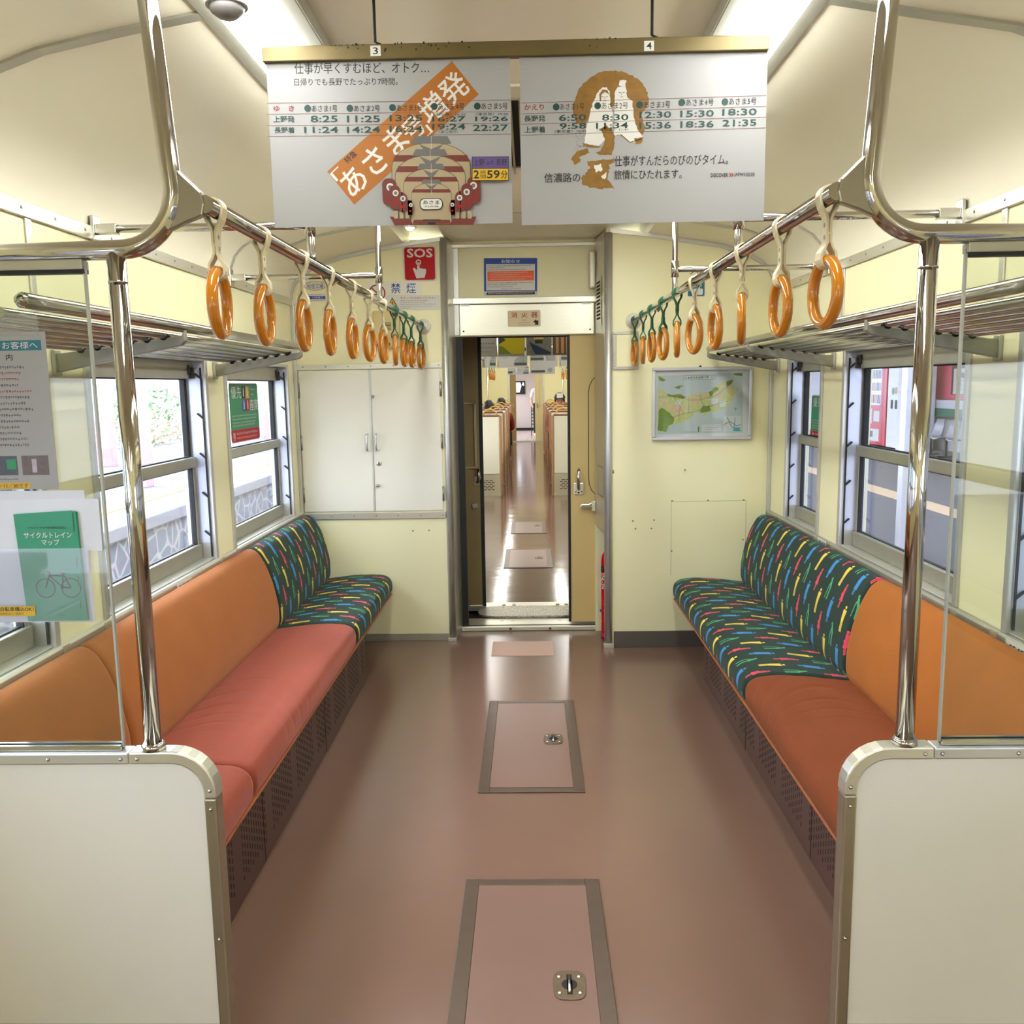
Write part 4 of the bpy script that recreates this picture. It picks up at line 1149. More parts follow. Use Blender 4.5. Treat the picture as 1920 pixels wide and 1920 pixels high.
p.poly([(0.0991,2.0854),(0.0999,2.0886),(0.101,2.0935),(0.0995,2.0947),(0.1007,2.0998),(0.1032,2.1025),(0.1048,2.1075),(0.1063,2.1135),(0.1083,2.1165),(0.11,2.1219),(0.1125,2.1288),(0.1175,2.132),(0.121,2.1382),(0.1274,2.1416),(0.1317,2.1452),(0.1365,2.1497),(0.1403,2.152),(0.1452,2.1536),(0.1512,2.1579),(0.1538,2.1596),(0.161,2.1609),(0.1641,2.1619),(0.1679,2.1623),(0.1716,2.1624),(0.1764,2.1621),(0.1808,2.1627),(0.1861,2.1618),(0.1903,2.1635),(0.1956,2.1606),(0.2004,2.161),(0.2046,2.1614),(0.2097,2.1586),(0.2128,2.1582),(0.2192,2.1538),(0.2217,2.1526),(0.2274,2.1526),(0.2312,2.1477),(0.2371,2.1466),(0.2405,2.1434),(0.2449,2.1394),(0.2496,2.1344),(0.2508,2.1304),(0.2524,2.129),(0.2556,2.1251),(0.2567,2.1201),(0.2602,2.1168),(0.2589,2.1115),(0.2602,2.1078),(0.2623,2.106),(0.2615,2.1023),(0.2624,2.0986),(0.2614,2.0963),(0.2618,2.0944),(0.2595,2.0916),(0.2582,2.0905),(0.2596,2.0876),(0.2559,2.0858),(0.253,2.0808),(0.2494,2.0774),(0.2487,2.0756),(0.2462,2.0711),(0.2482,2.0663),(0.2501,2.06),(0.2498,2.0569),(0.2536,2.0491),(0.2542,2.0454),(0.2543,2.0431),(0.2527,2.0404),(0.2519,2.0369),(0.2508,2.0348),(0.2513,2.033),(0.2483,2.0307),(0.2452,2.0318),(0.2442,2.0314),(0.24,2.0305),(0.2392,2.0311),(0.2365,2.0353),(0.2365,2.0399),(0.2351,2.0455),(0.232,2.049),(0.2322,2.0544),(0.229,2.0611),(0.2287,2.0666),(0.2283,2.0704),(0.2252,2.0777),(0.2259,2.0824),(0.2193,2.0856),(0.2108,2.0882),(0.2062,2.0906),(0.1983,2.0926),(0.192,2.0951),(0.1899,2.0936),(0.1836,2.0892),(0.1826,2.0869),(0.1777,2.0848),(0.1756,2.0846),(0.1674,2.0825),(0.1594,2.083),(0.1505,2.0832),(0.1426,2.0835),(0.1359,2.0825),(0.1357,2.0792),(0.135,2.0734),(0.1342,2.0689),(0.1332,2.0658),(0.1296,2.0615),(0.1277,2.0605),(0.1268,2.0576),(0.1236,2.0542),(0.1218,2.0537),(0.1184,2.05),(0.116,2.0526),(0.1127,2.0566),(0.1103,2.0571),(0.1062,2.0596),(0.1055,2.0618),(0.1043,2.0687),(0.1029,2.0708),(0.1003,2.0771),(0.1,2.0809)],INKB,1)
p.poly([(0.1354,2.0735),(0.1375,2.079),(0.137,2.0833),(0.1383,2.0879),(0.1416,2.0906),(0.1406,2.0959),(0.1433,2.1008),(0.1455,2.1045),(0.1481,2.1096),(0.1493,2.1142),(0.1512,2.1181),(0.1547,2.1208),(0.1553,2.1236),(0.158,2.125),(0.1611,2.1278),(0.1632,2.1295),(0.1644,2.13),(0.1667,2.1291),(0.1685,2.1289),(0.1707,2.1298),(0.173,2.1286),(0.1731,2.127),(0.1751,2.1236),(0.1775,2.1225),(0.1786,2.1193),(0.1783,2.1177),(0.1781,2.1125),(0.1796,2.1077),(0.1801,2.1037),(0.1801,2.0994),(0.1788,2.0949),(0.1797,2.0914),(0.1828,2.087),(0.1823,2.0824),(0.1854,2.0776),(0.1845,2.0716),(0.1838,2.0659),(0.1842,2.0602),(0.1839,2.0551),(0.1826,2.0507),(0.1816,2.044),(0.1783,2.0398),(0.1753,2.0329),(0.1705,2.0292),(0.1686,2.023),(0.1648,2.0194),(0.1624,2.0165),(0.1612,2.015),(0.1579,2.0131),(0.1554,2.0111),(0.1524,2.0089),(0.1485,2.0106),(0.142,2.0128),(0.1359,2.013),(0.1298,2.0151),(0.1234,2.0164),(0.1253,2.0232),(0.1243,2.0275),(0.1272,2.0337),(0.127,2.039),(0.1273,2.0457),(0.1288,2.0506),(0.1306,2.0571),(0.133,2.0611),(0.1336,2.0673)],INKW,2)
p.poly([(0.1884,2.0941),(0.1891,2.1005),(0.1884,2.1061),(0.1893,2.1104),(0.1888,2.1155),(0.1894,2.1196),(0.19,2.1213),(0.1919,2.1242),(0.1929,2.1258),(0.1948,2.1285),(0.1951,2.1303),(0.1978,2.1313),(0.1993,2.1305),(0.2004,2.1325),(0.2016,2.1317),(0.2045,2.1315),(0.2068,2.1322),(0.2071,2.1313),(0.209,2.1295),(0.2125,2.1281),(0.213,2.1273),(0.2136,2.1244),(0.215,2.1212),(0.214,2.1156),(0.215,2.1127),(0.2161,2.108),(0.217,2.107),(0.2203,2.1049),(0.2221,2.103),(0.2261,2.1016),(0.2274,2.1005),(0.227,2.0942),(0.2269,2.0887),(0.229,2.0853),(0.2293,2.0796),(0.2292,2.0736),(0.2298,2.0676),(0.2323,2.061),(0.2331,2.0548),(0.2364,2.0487),(0.2371,2.0437),(0.2397,2.0397),(0.2429,2.0355),(0.2453,2.0331),(0.2482,2.0286),(0.2498,2.0246),(0.2485,2.0241),(0.2468,2.0218),(0.243,2.0182),(0.2413,2.0164),(0.239,2.0144),(0.2343,2.0157),(0.2298,2.0151),(0.2276,2.0161),(0.2237,2.0172),(0.2186,2.0178),(0.2171,2.0215),(0.2132,2.024),(0.2109,2.0266),(0.2068,2.0294),(0.2043,2.0315),(0.2006,2.0311),(0.1967,2.0322),(0.1934,2.0324),(0.1918,2.0307),(0.187,2.0318),(0.1878,2.0433),(0.1889,2.0561),(0.1885,2.0702),(0.1882,2.0829)],INKW,2)
p.line(0.1613,2.111,0.1666,2.11,0.0012,INKB,3)
p.line(0.1696,2.11,0.1744,2.1107,0.0012,INKB,3)
p.line(0.1649,2.1016,0.1708,2.1018,0.0011,INKB,3)
p.line(0.1678,2.1089,0.1669,2.105,0.0009,INKB,3)
p.line(0.1975,2.1186,0.2029,2.1177,0.0012,INKB,3)
p.line(0.2058,2.1176,0.2106,2.1184,0.0012,INKB,3)
p.line(0.2011,2.1093,0.207,2.1094,0.0012,INKB,3)
p.line(0.2041,2.1165,0.2032,2.1126,0.0009,INKB,3)
p.poly([(0.1571,2.1012),(0.156,2.1153),(0.1625,2.125),(0.1729,2.124),(0.1773,2.1149),(0.1762,2.1177),(0.1684,2.1201),(0.161,2.1152),(0.1595,2.1012)],INKB,3)
p.poly([(0.1966,2.1285),(0.1996,2.1425),(0.207,2.1437),(0.2147,2.1421),(0.2114,2.1352),(0.2123,2.1282),(0.204,2.1317)],INKW,2)
p.poly([(0.1595,2.0443),(0.1611,2.0467),(0.1649,2.0488),(0.1673,2.0485),(0.1701,2.0513),(0.1715,2.0526),(0.1753,2.0476),(0.179,2.0451),(0.183,2.0406),(0.1859,2.036),(0.1881,2.0318),(0.1896,2.029),(0.1891,2.0257),(0.1882,2.0221),(0.1877,2.0188),(0.1891,2.0154),(0.1879,2.0097),(0.1877,2.007),(0.1865,2.0014),(0.1838,1.9974),(0.1833,1.9935),(0.1821,1.9916),(0.1797,1.9918),(0.1786,1.9935),(0.1771,1.9924),(0.1754,1.9922),(0.1719,1.9943),(0.1691,1.9941),(0.1662,1.9965),(0.163,1.9976),(0.1584,1.9998),(0.1601,2.004),(0.1621,2.0079),(0.1652,2.0123),(0.1664,2.0166),(0.1679,2.0216),(0.1672,2.0263),(0.164,2.0298),(0.1635,2.0356),(0.1609,2.0398)],INKB,3)
p.poly([(0.1176,2.0173),(0.1201,2.0164),(0.1251,2.0156),(0.1282,2.0145),(0.1313,2.0137),(0.1352,2.0127),(0.1394,2.0122),(0.1444,2.0108),(0.149,2.011),(0.1545,2.0096),(0.1597,2.0095),(0.158,2.0084),(0.1561,2.0069),(0.1553,2.0079),(0.1545,2.0072),(0.1536,2.0063),(0.1479,2.0072),(0.1442,2.0072),(0.1395,2.0073),(0.135,2.0079),(0.129,2.0084),(0.1276,2.0095),(0.1243,2.0122),(0.1226,2.0125),(0.12,2.0159)],INKB,3)
p.line(0.2012,2.0336,0.2222,2.016,0.0015,INKB,3)
p.line(0.2222,2.016,0.2476,2.0227,0.0018,INKB,3)
p.poly([(0.23,2.024),(0.2342,2.0248),(0.2378,2.0242),(0.2437,2.026),(0.2478,2.0261),(0.2513,2.0259),(0.251,2.0254),(0.2489,2.0215),(0.2498,2.0201),(0.2477,2.0159),(0.2467,2.0144),(0.2445,2.0135),(0.2433,2.0143),(0.2401,2.0129),(0.2377,2.013),(0.2352,2.0132),(0.2334,2.0156),(0.2336,2.017),(0.2318,2.0197),(0.2323,2.0207)],INKB,3)
p.poly([(0.0953,1.9846),(0.0975,1.9885),(0.1007,1.9922),(0.1029,1.9939),(0.1061,1.9988),(0.1077,2.0005),(0.1129,2.0013),(0.1177,2.0031),(0.1219,2.0034),(0.1248,2.0051),(0.1284,2.0059),(0.1317,2.0047),(0.1319,2.0029),(0.132,1.9998),(0.1335,1.9993),(0.1345,1.9961),(0.1308,1.9959),(0.1251,1.9921),(0.1203,1.9914),(0.1159,1.9893),(0.1116,1.9876),(0.1126,1.9872),(0.1129,1.9858),(0.1157,1.9839),(0.1149,1.9802),(0.1166,1.9786),(0.1133,1.9783),(0.1106,1.976),(0.1085,1.9751),(0.1059,1.9732),(0.1018,1.9724),(0.1006,1.9759),(0.1,1.9771),(0.0985,1.9803),(0.0964,1.9821)],INKB,1)
p.poly([(0.1479,1.9971),(0.1506,1.9973),(0.1535,1.9982),(0.1587,1.9995),(0.1621,2.0002),(0.1647,2.0019),(0.1701,2.0001),(0.1724,1.9989),(0.1755,1.9969),(0.1808,1.9938),(0.1842,1.9914),(0.1788,1.9913),(0.1738,1.9923),(0.17,1.991),(0.1652,1.9918),(0.16,1.9918),(0.1581,1.9915),(0.154,1.9924),(0.1514,1.9953),(0.1503,1.9957)],INKB,1)
p.poly([(0.1294,1.9788),(0.1336,1.9786),(0.1405,1.9799),(0.1468,1.979),(0.1542,1.9807),(0.1579,1.9808),(0.165,1.9826),(0.1701,1.9813),(0.1781,1.9815),(0.1851,1.9829),(0.1889,1.9864),(0.1884,1.9834),(0.1888,1.9811),(0.1879,1.978),(0.1874,1.9774),(0.1892,1.9741),(0.185,1.975),(0.1847,1.9747),(0.1802,1.9718),(0.1796,1.9719),(0.1757,1.9707),(0.1783,1.9669),(0.1791,1.9629),(0.1791,1.9626),(0.1762,1.9599),(0.1771,1.9558),(0.1751,1.9523),(0.1747,1.9502),(0.1746,1.9456),(0.1746,1.9446),(0.1727,1.9412),(0.1778,1.9362),(0.1818,1.9316),(0.1824,1.9298),(0.1873,1.9234),(0.1894,1.9192),(0.1866,1.9217),(0.1822,1.9233),(0.1809,1.9208),(0.1788,1.923),(0.1749,1.922),(0.1724,1.9225),(0.168,1.9222),(0.1641,1.9227),(0.1629,1.9193),(0.1594,1.9207),(0.1539,1.9214),(0.1507,1.9223),(0.1464,1.9242),(0.1393,1.9239),(0.1348,1.9237),(0.1333,1.9245),(0.1295,1.9287),(0.1264,1.928),(0.123,1.9301),(0.1208,1.929),(0.1177,1.9328),(0.1178,1.9362),(0.1188,1.9375),(0.117,1.9431),(0.1171,1.946),(0.1179,1.9461),(0.1204,1.9503),(0.1254,1.9502),(0.1258,1.9544),(0.1284,1.9575),(0.1295,1.9563),(0.1301,1.9606),(0.1318,1.9628),(0.1341,1.9622),(0.1365,1.9643),(0.1352,1.9694),(0.1321,1.969),(0.1301,1.9743),(0.1304,1.9772)],INKB,1)
p.poly([(0.1444,1.9714),(0.1467,1.9698),(0.1494,1.9705),(0.1525,1.9708),(0.1567,1.9721),(0.1585,1.974),(0.1605,1.9708),(0.1598,1.9664),(0.162,1.9653),(0.1628,1.9612),(0.162,1.9594),(0.159,1.9568),(0.1558,1.9583),(0.1524,1.9578),(0.1499,1.9554),(0.1462,1.9566),(0.1477,1.9576),(0.1472,1.9622),(0.1451,1.9635),(0.1448,1.967)],INKW,2)
p.poly([(0.1588,1.9481),(0.1613,1.9481),(0.1648,1.9502),(0.1664,1.9519),(0.1688,1.9536),(0.1721,1.9561),(0.1709,1.9509),(0.171,1.9492),(0.1706,1.9442),(0.1681,1.9421),(0.1676,1.9392),(0.1676,1.9401),(0.1656,1.9425),(0.1617,1.9426),(0.1618,1.944)],INKW,2)
p.poly([(0.1169,2.031),(0.119,2.0307),(0.1181,2.0291)],INKB,1)
p.poly([(0.1045,2.0304),(0.106,2.0301),(0.1054,2.0289)],INKB,1)
p.poly([(0.1056,2.0268),(0.107,2.0264),(0.1064,2.0254)],INKB,1)
p.poly([(0.1132,2.0402),(0.1146,2.0399),(0.114,2.0389)],INKB,1)
p.poly([(0.11,2.0266),(0.1124,2.0263),(0.1114,2.0243)],INKB,1)
p.poly([(0.1221,2.0107),(0.1242,2.0104),(0.1234,2.0086)],INKB,1)
p.poly([(0.1084,2.0041),(0.1097,2.0038),(0.1092,2.0028)],INKB,1)
p.poly([(0.1051,2.0327),(0.1071,2.0324),(0.1063,2.0308)],INKB,1)
p.poly([(0.1097,2.024),(0.111,2.0237),(0.1104,2.0227)],INKB,1)
p.poly([(0.1228,2.0352),(0.1244,2.0349),(0.1238,2.0337)],INKB,1)
p.poly([(0.1136,2.0101),(0.116,2.0098),(0.115,2.0078)],INKB,1)
p.poly([(0.1136,2.0361),(0.1155,2.0358),(0.1147,2.0344)],INKB,1)
p.poly([(0.104,2.0373),(0.1062,2.0369),(0.1053,2.0352)],INKB,1)
p.poly([(0.119,2.0589),(0.1211,2.0585),(0.1203,2.0568)],INKB,1)
p.poly([(0.1105,2.0038),(0.1119,2.0035),(0.1113,2.0024)],INKB,1)
p.poly([(0.107,2.0298),(0.1093,2.0295),(0.1084,2.0277)],INKB,1)
p.poly([(0.1115,2.0106),(0.1134,2.0103),(0.1126,2.0087)],INKB,1)
p.poly([(0.1102,2.0446),(0.1118,2.0443),(0.1112,2.043)],INKB,1)
p.poly([(0.111,2.0403),(0.1128,2.04),(0.1121,2.0385)],INKB,1)
p.poly([(0.1209,2.0274),(0.122,2.0271),(0.1215,2.0263)],INKB,1)
p.poly([(0.1072,2.0405),(0.109,2.0402),(0.1083,2.0387)],INKB,1)
p.poly([(0.1056,2.0578),(0.107,2.0575),(0.1064,2.0565)],INKB,1)
p.poly([(0.1086,2.0609),(0.1103,2.0605),(0.1096,2.0592)],INKB,1)
p.poly([(0.1218,2.0304),(0.1238,2.0301),(0.123,2.0284)],INKB,1)
p.poly([(0.1198,2.0122),(0.1221,2.0119),(0.1212,2.01)],INKB,1)
p.poly([(0.1117,2.0217),(0.1128,2.0214),(0.1124,2.0207)],INKB,1)
p.poly([(0.121,2.0397),(0.1226,2.0394),(0.122,2.0382)],INKB,1)
p.poly([(0.1213,2.0452),(0.1224,2.0449),(0.122,2.0441)],INKB,1)
p.poly([(0.1198,2.0266),(0.1208,2.0262),(0.1204,2.0256)],INKB,1)
p.poly([(0.1032,2.0417),(0.1041,2.0414),(0.1037,2.0409)],INKB,1)
p.poly([(0.1201,2.0514),(0.1214,2.0511),(0.1209,2.0501)],INKB,1)
p.poly([(0.1107,2.032),(0.1122,2.0317),(0.1116,2.0305)],INKB,1)
p.poly([(0.1157,2.023),(0.1172,2.0227),(0.1166,2.0215)],INKB,1)
p.poly([(0.1044,2.004),(0.1064,2.0037),(0.1056,2.0022)],INKB,1)
p.poly([(0.1043,2.0363),(0.1063,2.036),(0.1055,2.0343)],INKB,1)
p.poly([(0.1234,2.0584),(0.1243,2.0581),(0.124,2.0575)],INKB,1)
p.poly([(0.1126,2.0373),(0.1149,2.037),(0.114,2.0351)],INKB,1)
p.poly([(0.1199,2.0426),(0.1214,2.0422),(0.1208,2.0411)],INKB,1)
p.poly([(0.1147,2.0095),(0.1159,2.0092),(0.1154,2.0084)],INKB,1)
p.poly([(0.1109,2.0573),(0.1127,2.057),(0.112,2.0555)],INKB,1)
p.poly([(0.103,2.0067),(0.1046,2.0064),(0.104,2.0051)],INKB,1)
p.poly([(0.1147,2.0574),(0.1159,2.0571),(0.1154,2.0562)],INKB,1)
p.poly([(0.1123,2.0112),(0.114,2.0109),(0.1133,2.0095)],INKB,1)
p.poly([(0.1084,2.0038),(0.1103,2.0034),(0.1095,2.0019)],INKB,1)
p.poly([(0.1137,2.0504),(0.1151,2.0501),(0.1145,2.0491)],INKB,1)
p.poly([(0.1215,2.0544),(0.1232,2.0541),(0.1225,2.0528)],INKB,1)
p.poly([(0.1156,2.0413),(0.1176,2.0409),(0.1168,2.0393)],INKB,1)
p.poly([(0.1215,2.011),(0.1235,2.0107),(0.1227,2.009)],INKB,1)
p.poly([(0.107,2.0591),(0.1085,2.0588),(0.1079,2.0576)],INKB,1)
p.poly([(0.1092,2.051),(0.1114,2.0507),(0.1105,2.0489)],INKB,1)
p.poly([(0.107,2.0134),(0.1093,2.013),(0.1084,2.0112)],INKB,1)
p.poly([(0.1049,2.008),(0.1064,2.0076),(0.1058,2.0065)],INKB,1)
p.poly([(0.1071,2.0515),(0.108,2.0512),(0.1077,2.0506)],INKB,1)
p.poly([(0.113,2.0396),(0.1152,2.0392),(0.1143,2.0375)],INKB,1)
p.poly([(0.1201,2.059),(0.1216,2.0587),(0.121,2.0575)],INKB,1)
p.poly([(0.1108,2.052),(0.1121,2.0517),(0.1116,2.0507)],INKB,1)
p.poly([(0.108,2.0211),(0.1094,2.0208),(0.1089,2.0197)],INKB,1)
p.poly([(0.105,2.0495),(0.1065,2.0492),(0.1059,2.048)],INKB,1)
p.poly([(0.1145,2.0478),(0.1164,2.0475),(0.1156,2.046)],INKB,1)
p.poly([(0.107,2.0225),(0.1088,2.0222),(0.1081,2.0208)],INKB,1)
p.poly([(0.1062,2.0177),(0.1076,2.0174),(0.107,2.0163)],INKB,1)
p.poly([(0.1138,2.0267),(0.1157,2.0264),(0.1149,2.025)],INKB,1)
p.poly([(0.112,2.0592),(0.114,2.0589),(0.1132,2.0572)],INKB,1)
p.poly([(0.1206,2.0331),(0.1223,2.0327),(0.1216,2.0313)],INKB,1)
p.poly([(0.1081,2.0088),(0.11,2.0085),(0.1092,2.0069)],INKB,1)
p.poly([(0.1071,2.0137),(0.1095,2.0134),(0.1085,2.0114)],INKB,1)
p.poly([(0.1097,2.0029),(0.1113,2.0026),(0.1106,2.0014)],INKB,1)
p.poly([(0.1062,2.0198),(0.1076,2.0194),(0.1071,2.0184)],INKB,1)
p.poly([(0.1179,2.0275),(0.1189,2.0272),(0.1185,2.0265)],INKB,1)
p.poly([(0.1135,2.0116),(0.1151,2.0112),(0.1145,2.01)],INKB,1)
p.line(-0.0119,2.1015,0.5125,2.1055,0.0009,INKL,3)
p.line(-0.0122,2.0794,0.513,2.0836,0.0009,INKL,3)
p.line(-0.0125,2.0581,0.5136,2.0618,0.0009,INKL,3)
p.line(-0.0128,2.0353,0.5141,2.0398,0.0009,INKL,3)
p.text('かえり',-0.0051,2.0867,0.0373,2.0981,INKR,3,-0.003,0.01)
p.disc(0.0635,2.0919,0.0072,INKG,3)
p.disc(0.1526,2.0923,0.0072,INKG,3)
p.disc(0.2427,2.0923,0.0072,INKG,3)
p.disc(0.3326,2.0951,0.0072,INKG,3)
p.disc(0.4244,2.0945,0.0071,INKG,3)
p.text('あさま1号',0.0716,2.0853,0.1238,2.0983,INK,3,-0.003,0)
p.text('あさま2号',0.1609,2.0847,0.2175,2.0983,INK,3,-0.003,0)
p.text('あさま3号',0.2517,2.085,0.3081,2.0986,INK,3,-0.003,0)
p.text('あさま4号',0.3412,2.0878,0.4006,2.1014,INK,3,-0.003,0)
p.text('あさま5号',0.433,2.088,0.4916,2.1016,INK,3,-0.003,0)
p.text('長野発',-0.0055,2.0629,0.0401,2.0759,INKG,3,-0.003,0.012)
p.text('上野着',-0.0052,2.04,0.0398,2.0532,INKG,3,-0.003,0.012)
p.text('6:50',0.0693,2.0628,0.1281,2.076,INKG,3,-0.003,0.014)
p.text('8:30',0.1618,2.0614,0.2186,2.0742,INKG,3,-0.003,0.014)
p.text('12:30',0.2423,2.0649,0.3101,2.0783,INKG,3,-0.003,0.014)
p.text('15:30',0.3296,2.065,0.4012,2.0786,INKG,3,-0.003,0.014)
p.text('18:30',0.4192,2.0665,0.4926,2.0801,INKG,3,-0.003,0.014)
p.text('9:58',0.0707,2.0463,0.1281,2.0581,INKG,3,-0.003,0.014)
p.text('11:34',0.149,2.0452,0.218,2.0576,INKG,3,-0.003,0.014)
p.text('15:36',0.2423,2.0428,0.3103,2.0568,INKG,3,-0.003,0.014)
p.text('18:36',0.3299,2.0435,0.4015,2.0571,INKG,3,-0.003,0.014)
p.text('21:35',0.4196,2.0444,0.4926,2.058,INKG,3,-0.003,0.014)
p.text('〈東京着〉10:05',0.0592,2.0385,0.128,2.0447,INK,3,-0.003,0)
p.text('〈東京着〉11:41',0.1499,2.0397,0.2179,2.0459,INK,3,-0.003,0)
p.text('仕事がすんだらのびのびタイム。',0.1888,1.9663,0.4334,1.9887,INK,3,-0.003,0.004)
p.text('信濃路の',0.0363,1.9359,0.1147,1.9557,INK,3,-0.003,0.004)
p.text('旅情にひたれます。',0.1879,1.9391,0.3341,1.9593,INK,3,-0.003,0.004)
p.text('DISCOVER',0.3964,1.94,0.4338,1.9484,INK,3,-0.003,0.02)
p.text('JAPAN',0.4472,1.9403,0.47,1.9485,INK,3,-0.003,0.02)
p.text('国鉄',0.4717,1.9404,0.4921,1.9486,INK,3,-0.003,0)
p.poly([(0.4352,1.9486),(0.4376,1.9485),(0.4418,1.9444),(0.4377,1.9402),(0.4354,1.9402),(0.4389,1.9445)],INKR,3)
p.poly([(0.4397,1.9485),(0.4421,1.9484),(0.4463,1.9443),(0.4422,1.9401),(0.4398,1.9401),(0.4433,1.9444)],INKR,3)
p.build('print', t)

# ================================================================== end wall, left half: cabinet, signs
t = thing('wall_cabinet', 'flush wall cabinet with two cream doors above the bench end', 'cabinet', (-0.92, YFL, 0.78))
for x0, x1, hx, l in ((-1.330, -0.924, -0.947, 0), (-0.914, -0.515, -0.893, 1)):
    d = MB().box(x0, x1, YFL-0.008, YFL+0.0, 0.786, 1.604).build('door', CREAMW, t, 0.002)
    hb = MB().tube([(hx, YFL-0.006, 1.238), (hx, YFL-0.026, 1.236), (hx, YFL-0.030, 1.226), (hx, YFL-0.030, 1.154), (hx, YFL-0.026, 1.144), (hx, YFL-0.006, 1.142)], 0.005, 10)
    hb.build('handle', mat('handle_pale', (206, 204, 198), 0.25, 0.7), d)
    xe = x0 - 0.001 if not l else x1 + 0.001
    for z in (1.49, 1.19, 0.885):
        MB().lathe([(0.006,-0.042),(0.006,0.042)], (xe, YFL-0.009, z), 'z', 10).build('hinge', RACKM, d)
    if l:
        MB().lathe([(0,-0.006),(0.012,-0.006),(0.016,-0.003),(0.016,0)], (-0.884, YFL-0.008, 1.068), 'y', 20).build('lock_plate', ALUB, d)
        o = MB().box(-0.886, -0.880, YFL-0.0155, YFL-0.0140, 1.058, 1.076).build('keyhole', DARK, d)
        for x, z in ((-0.905, 1.452), (-0.897, 0.936)):
            MB().lathe([(0.004,-0.020),(0.009,-0.014),(0.010,-0.004),(0.005,0)], (x, YFL-0.008, z), 'y', 14).build('knob', STEEL, d)
boxo('centre_strip', -0.924, -0.914, YFL-0.012, YFL, 0.786, 1.604, ALU, t, 0.002)
def sign(name, label, cat, Yp, plate=None, th=0.002, group=None):
    """thin plate on the wall + what is printed on it; the plate is the object."""
    p = Print((0, Yp, 0), (1,0,0), (0,0,1), (0,-1,0))
    if not th: p.tag = (name, label, cat, group); return None, p
    t = thing(name, label, cat, (plate[0], Yp, plate[2]), group)
    boxo('plate', plate[0], plate[1], Yp, Yp+th, plate[2], plate[3], INKW, t, 0.0)
    return t, p
t, p = sign('emergency_sign', 'red SOS sign with a white pointing hand, on the end wall', 'sign', 5.093, (-0.695, -0.530, 2.098, 2.280), 0.006)
p.rrect(-0.7054,2.0937,-0.519,2.2859,0.018,INKW,1)
p.rrect(-0.6979,2.0995,-0.5265,2.2787,0.014,SIGNRED,2)
p.text('SOS',-0.6825,2.2218,-0.5383,2.2712,INKW,3,-0.012,0.022)
p.annulus(-0.6195,2.1958,0.0096,0.0156,INKW,3)
p.poly([(-0.6255,2.1959),(-0.6135,2.1957),(-0.613,2.1636),(-0.604,2.1634),(-0.595,2.1603),(-0.586,2.1602),(-0.5771,2.1571),(-0.5775,2.1425),(-0.5875,2.1105),(-0.6328,2.1084),(-0.6411,2.132),(-0.6521,2.1643),(-0.643,2.1671),(-0.6284,2.1522)],INKW,3)
p.build('print', t)
t, p = sign('no_smoking_sticker', 'no smoking sticker with red ring and blue characters under the SOS sign', 'sticker', 5.097, (-0.90, -0.62, 2.03, 2.09), 0)
p.rect(-0.9251,2.0231,-0.6045,2.0967,CREAMW,1,-0.012)
p.annulus(-0.8597,2.0322,0.0400,0.0478,INKR,3)
p.rect(-0.8904,2.0189,-0.8328,2.0279,INK,3,-0.012)
p.line(-0.8889,2.0606,-0.8305,2.0036,0.0072,INKR,4)
p.text('禁',-0.7801,2.0288,-0.7255,2.0846,INKBL,3,-0.012,0.008)
p.text('煙',-0.6924,2.0272,-0.638,2.0832,INKBL,3,-0.012,0.008)
p.build('print', t)
t, p = sign('warning_sticker', 'white caution sticker with yellow triangle below the no smoking sticker', 'sticker', 5.096, (-0.80, -0.53, 1.94, 2.01), 0)
p.rect(-0.816,1.9372,-0.507,2.0168,INKW,1,-0.012)
p.poly([(-0.8112,1.9441),(-0.7741,2.007),(-0.7384,1.9428)],INK,2)
p.poly([(-0.8041,1.9484),(-0.7744,1.9987),(-0.7455,1.9474)],INKY,3)
p.rect(-0.778,1.9641,-0.7724,1.9849,INK,4,-0.012)
p.disc(-0.7759,1.9553,0.0030,INK,4)
p.text('急ブレーキにお気をつけください',-0.7273,1.994,-0.5275,2.0088,INKR,2,-0.012,0)
p.scribble(-0.7278,1.9826,-0.5704,1.99,INKR,2,553)
p.scribble(-0.7282,1.9724,-0.5828,1.9784,INKGR,2,156)
p.scribble(-0.7285,1.9616,-0.5285,1.9676,INKGR,2,884)
p.scribble(-0.7289,1.9515,-0.5501,1.9559,INKGR,2,945)
p.scribble(-0.7293,1.9421,-0.6777,1.9473,INKGR,2,458)
p.build('print', t)
t, p = sign('builder_plate', 'oval white builder plate high on the end wall behind the straps', 'plate', 5.097, (-1.26, -1.15, 2.06, 2.10), 0)
p.disc(-1.2097,2.0782,0.0637,INK,1, 20, 0.0253)
p.disc(-1.2097,2.0782,0.0607,INKW,2, 20, 0.0236)
p.text('松任工場',-1.2553,2.0634,-1.1643,2.0886,INK,3,-0.012,0)
p.build('print', t)
t, p = sign('builder_plate', 'small dark blue and white plate under the oval plate', 'plate', 5.097, (-1.25, -1.16, 1.99, 2.02), 0)
p.rrect(-1.2614,1.9925,-1.152,2.0339,0.004,INKW,1)
p.rect(-1.2584,2.0043,-1.155,2.0221,INKBL,2,-0.012)
p.text('川崎重工',-1.231,2.0072,-1.1672,2.019,INKW,3,-0.012,0)
p.scribble(-1.2455,2.025,-1.1725,2.031,INKGR,2,384)
p.scribble(-1.241,1.9946,-1.174,2.0,INKGR,2,505)
p.build('print', t)
t = thing('intercom_box', 'beige emergency intercom box half hidden behind the green belted straps', 'intercom', (-0.808, 5.08, 1.725))
boxo('housing', -0.885, -0.732, 5.055, 5.10, 1.725, 1.932, mat('intercom_beige', (206, 188, 132), 0.45), t, 0.012)
p = Print((0, 5.0545, 0), (1,0,0), (0,0,1), (0,-1,0))
for i in range(6): p.rect(-0.815, 1.823+i*0.0075, -0.780, 1.8265+i*0.0075, INK, 1)
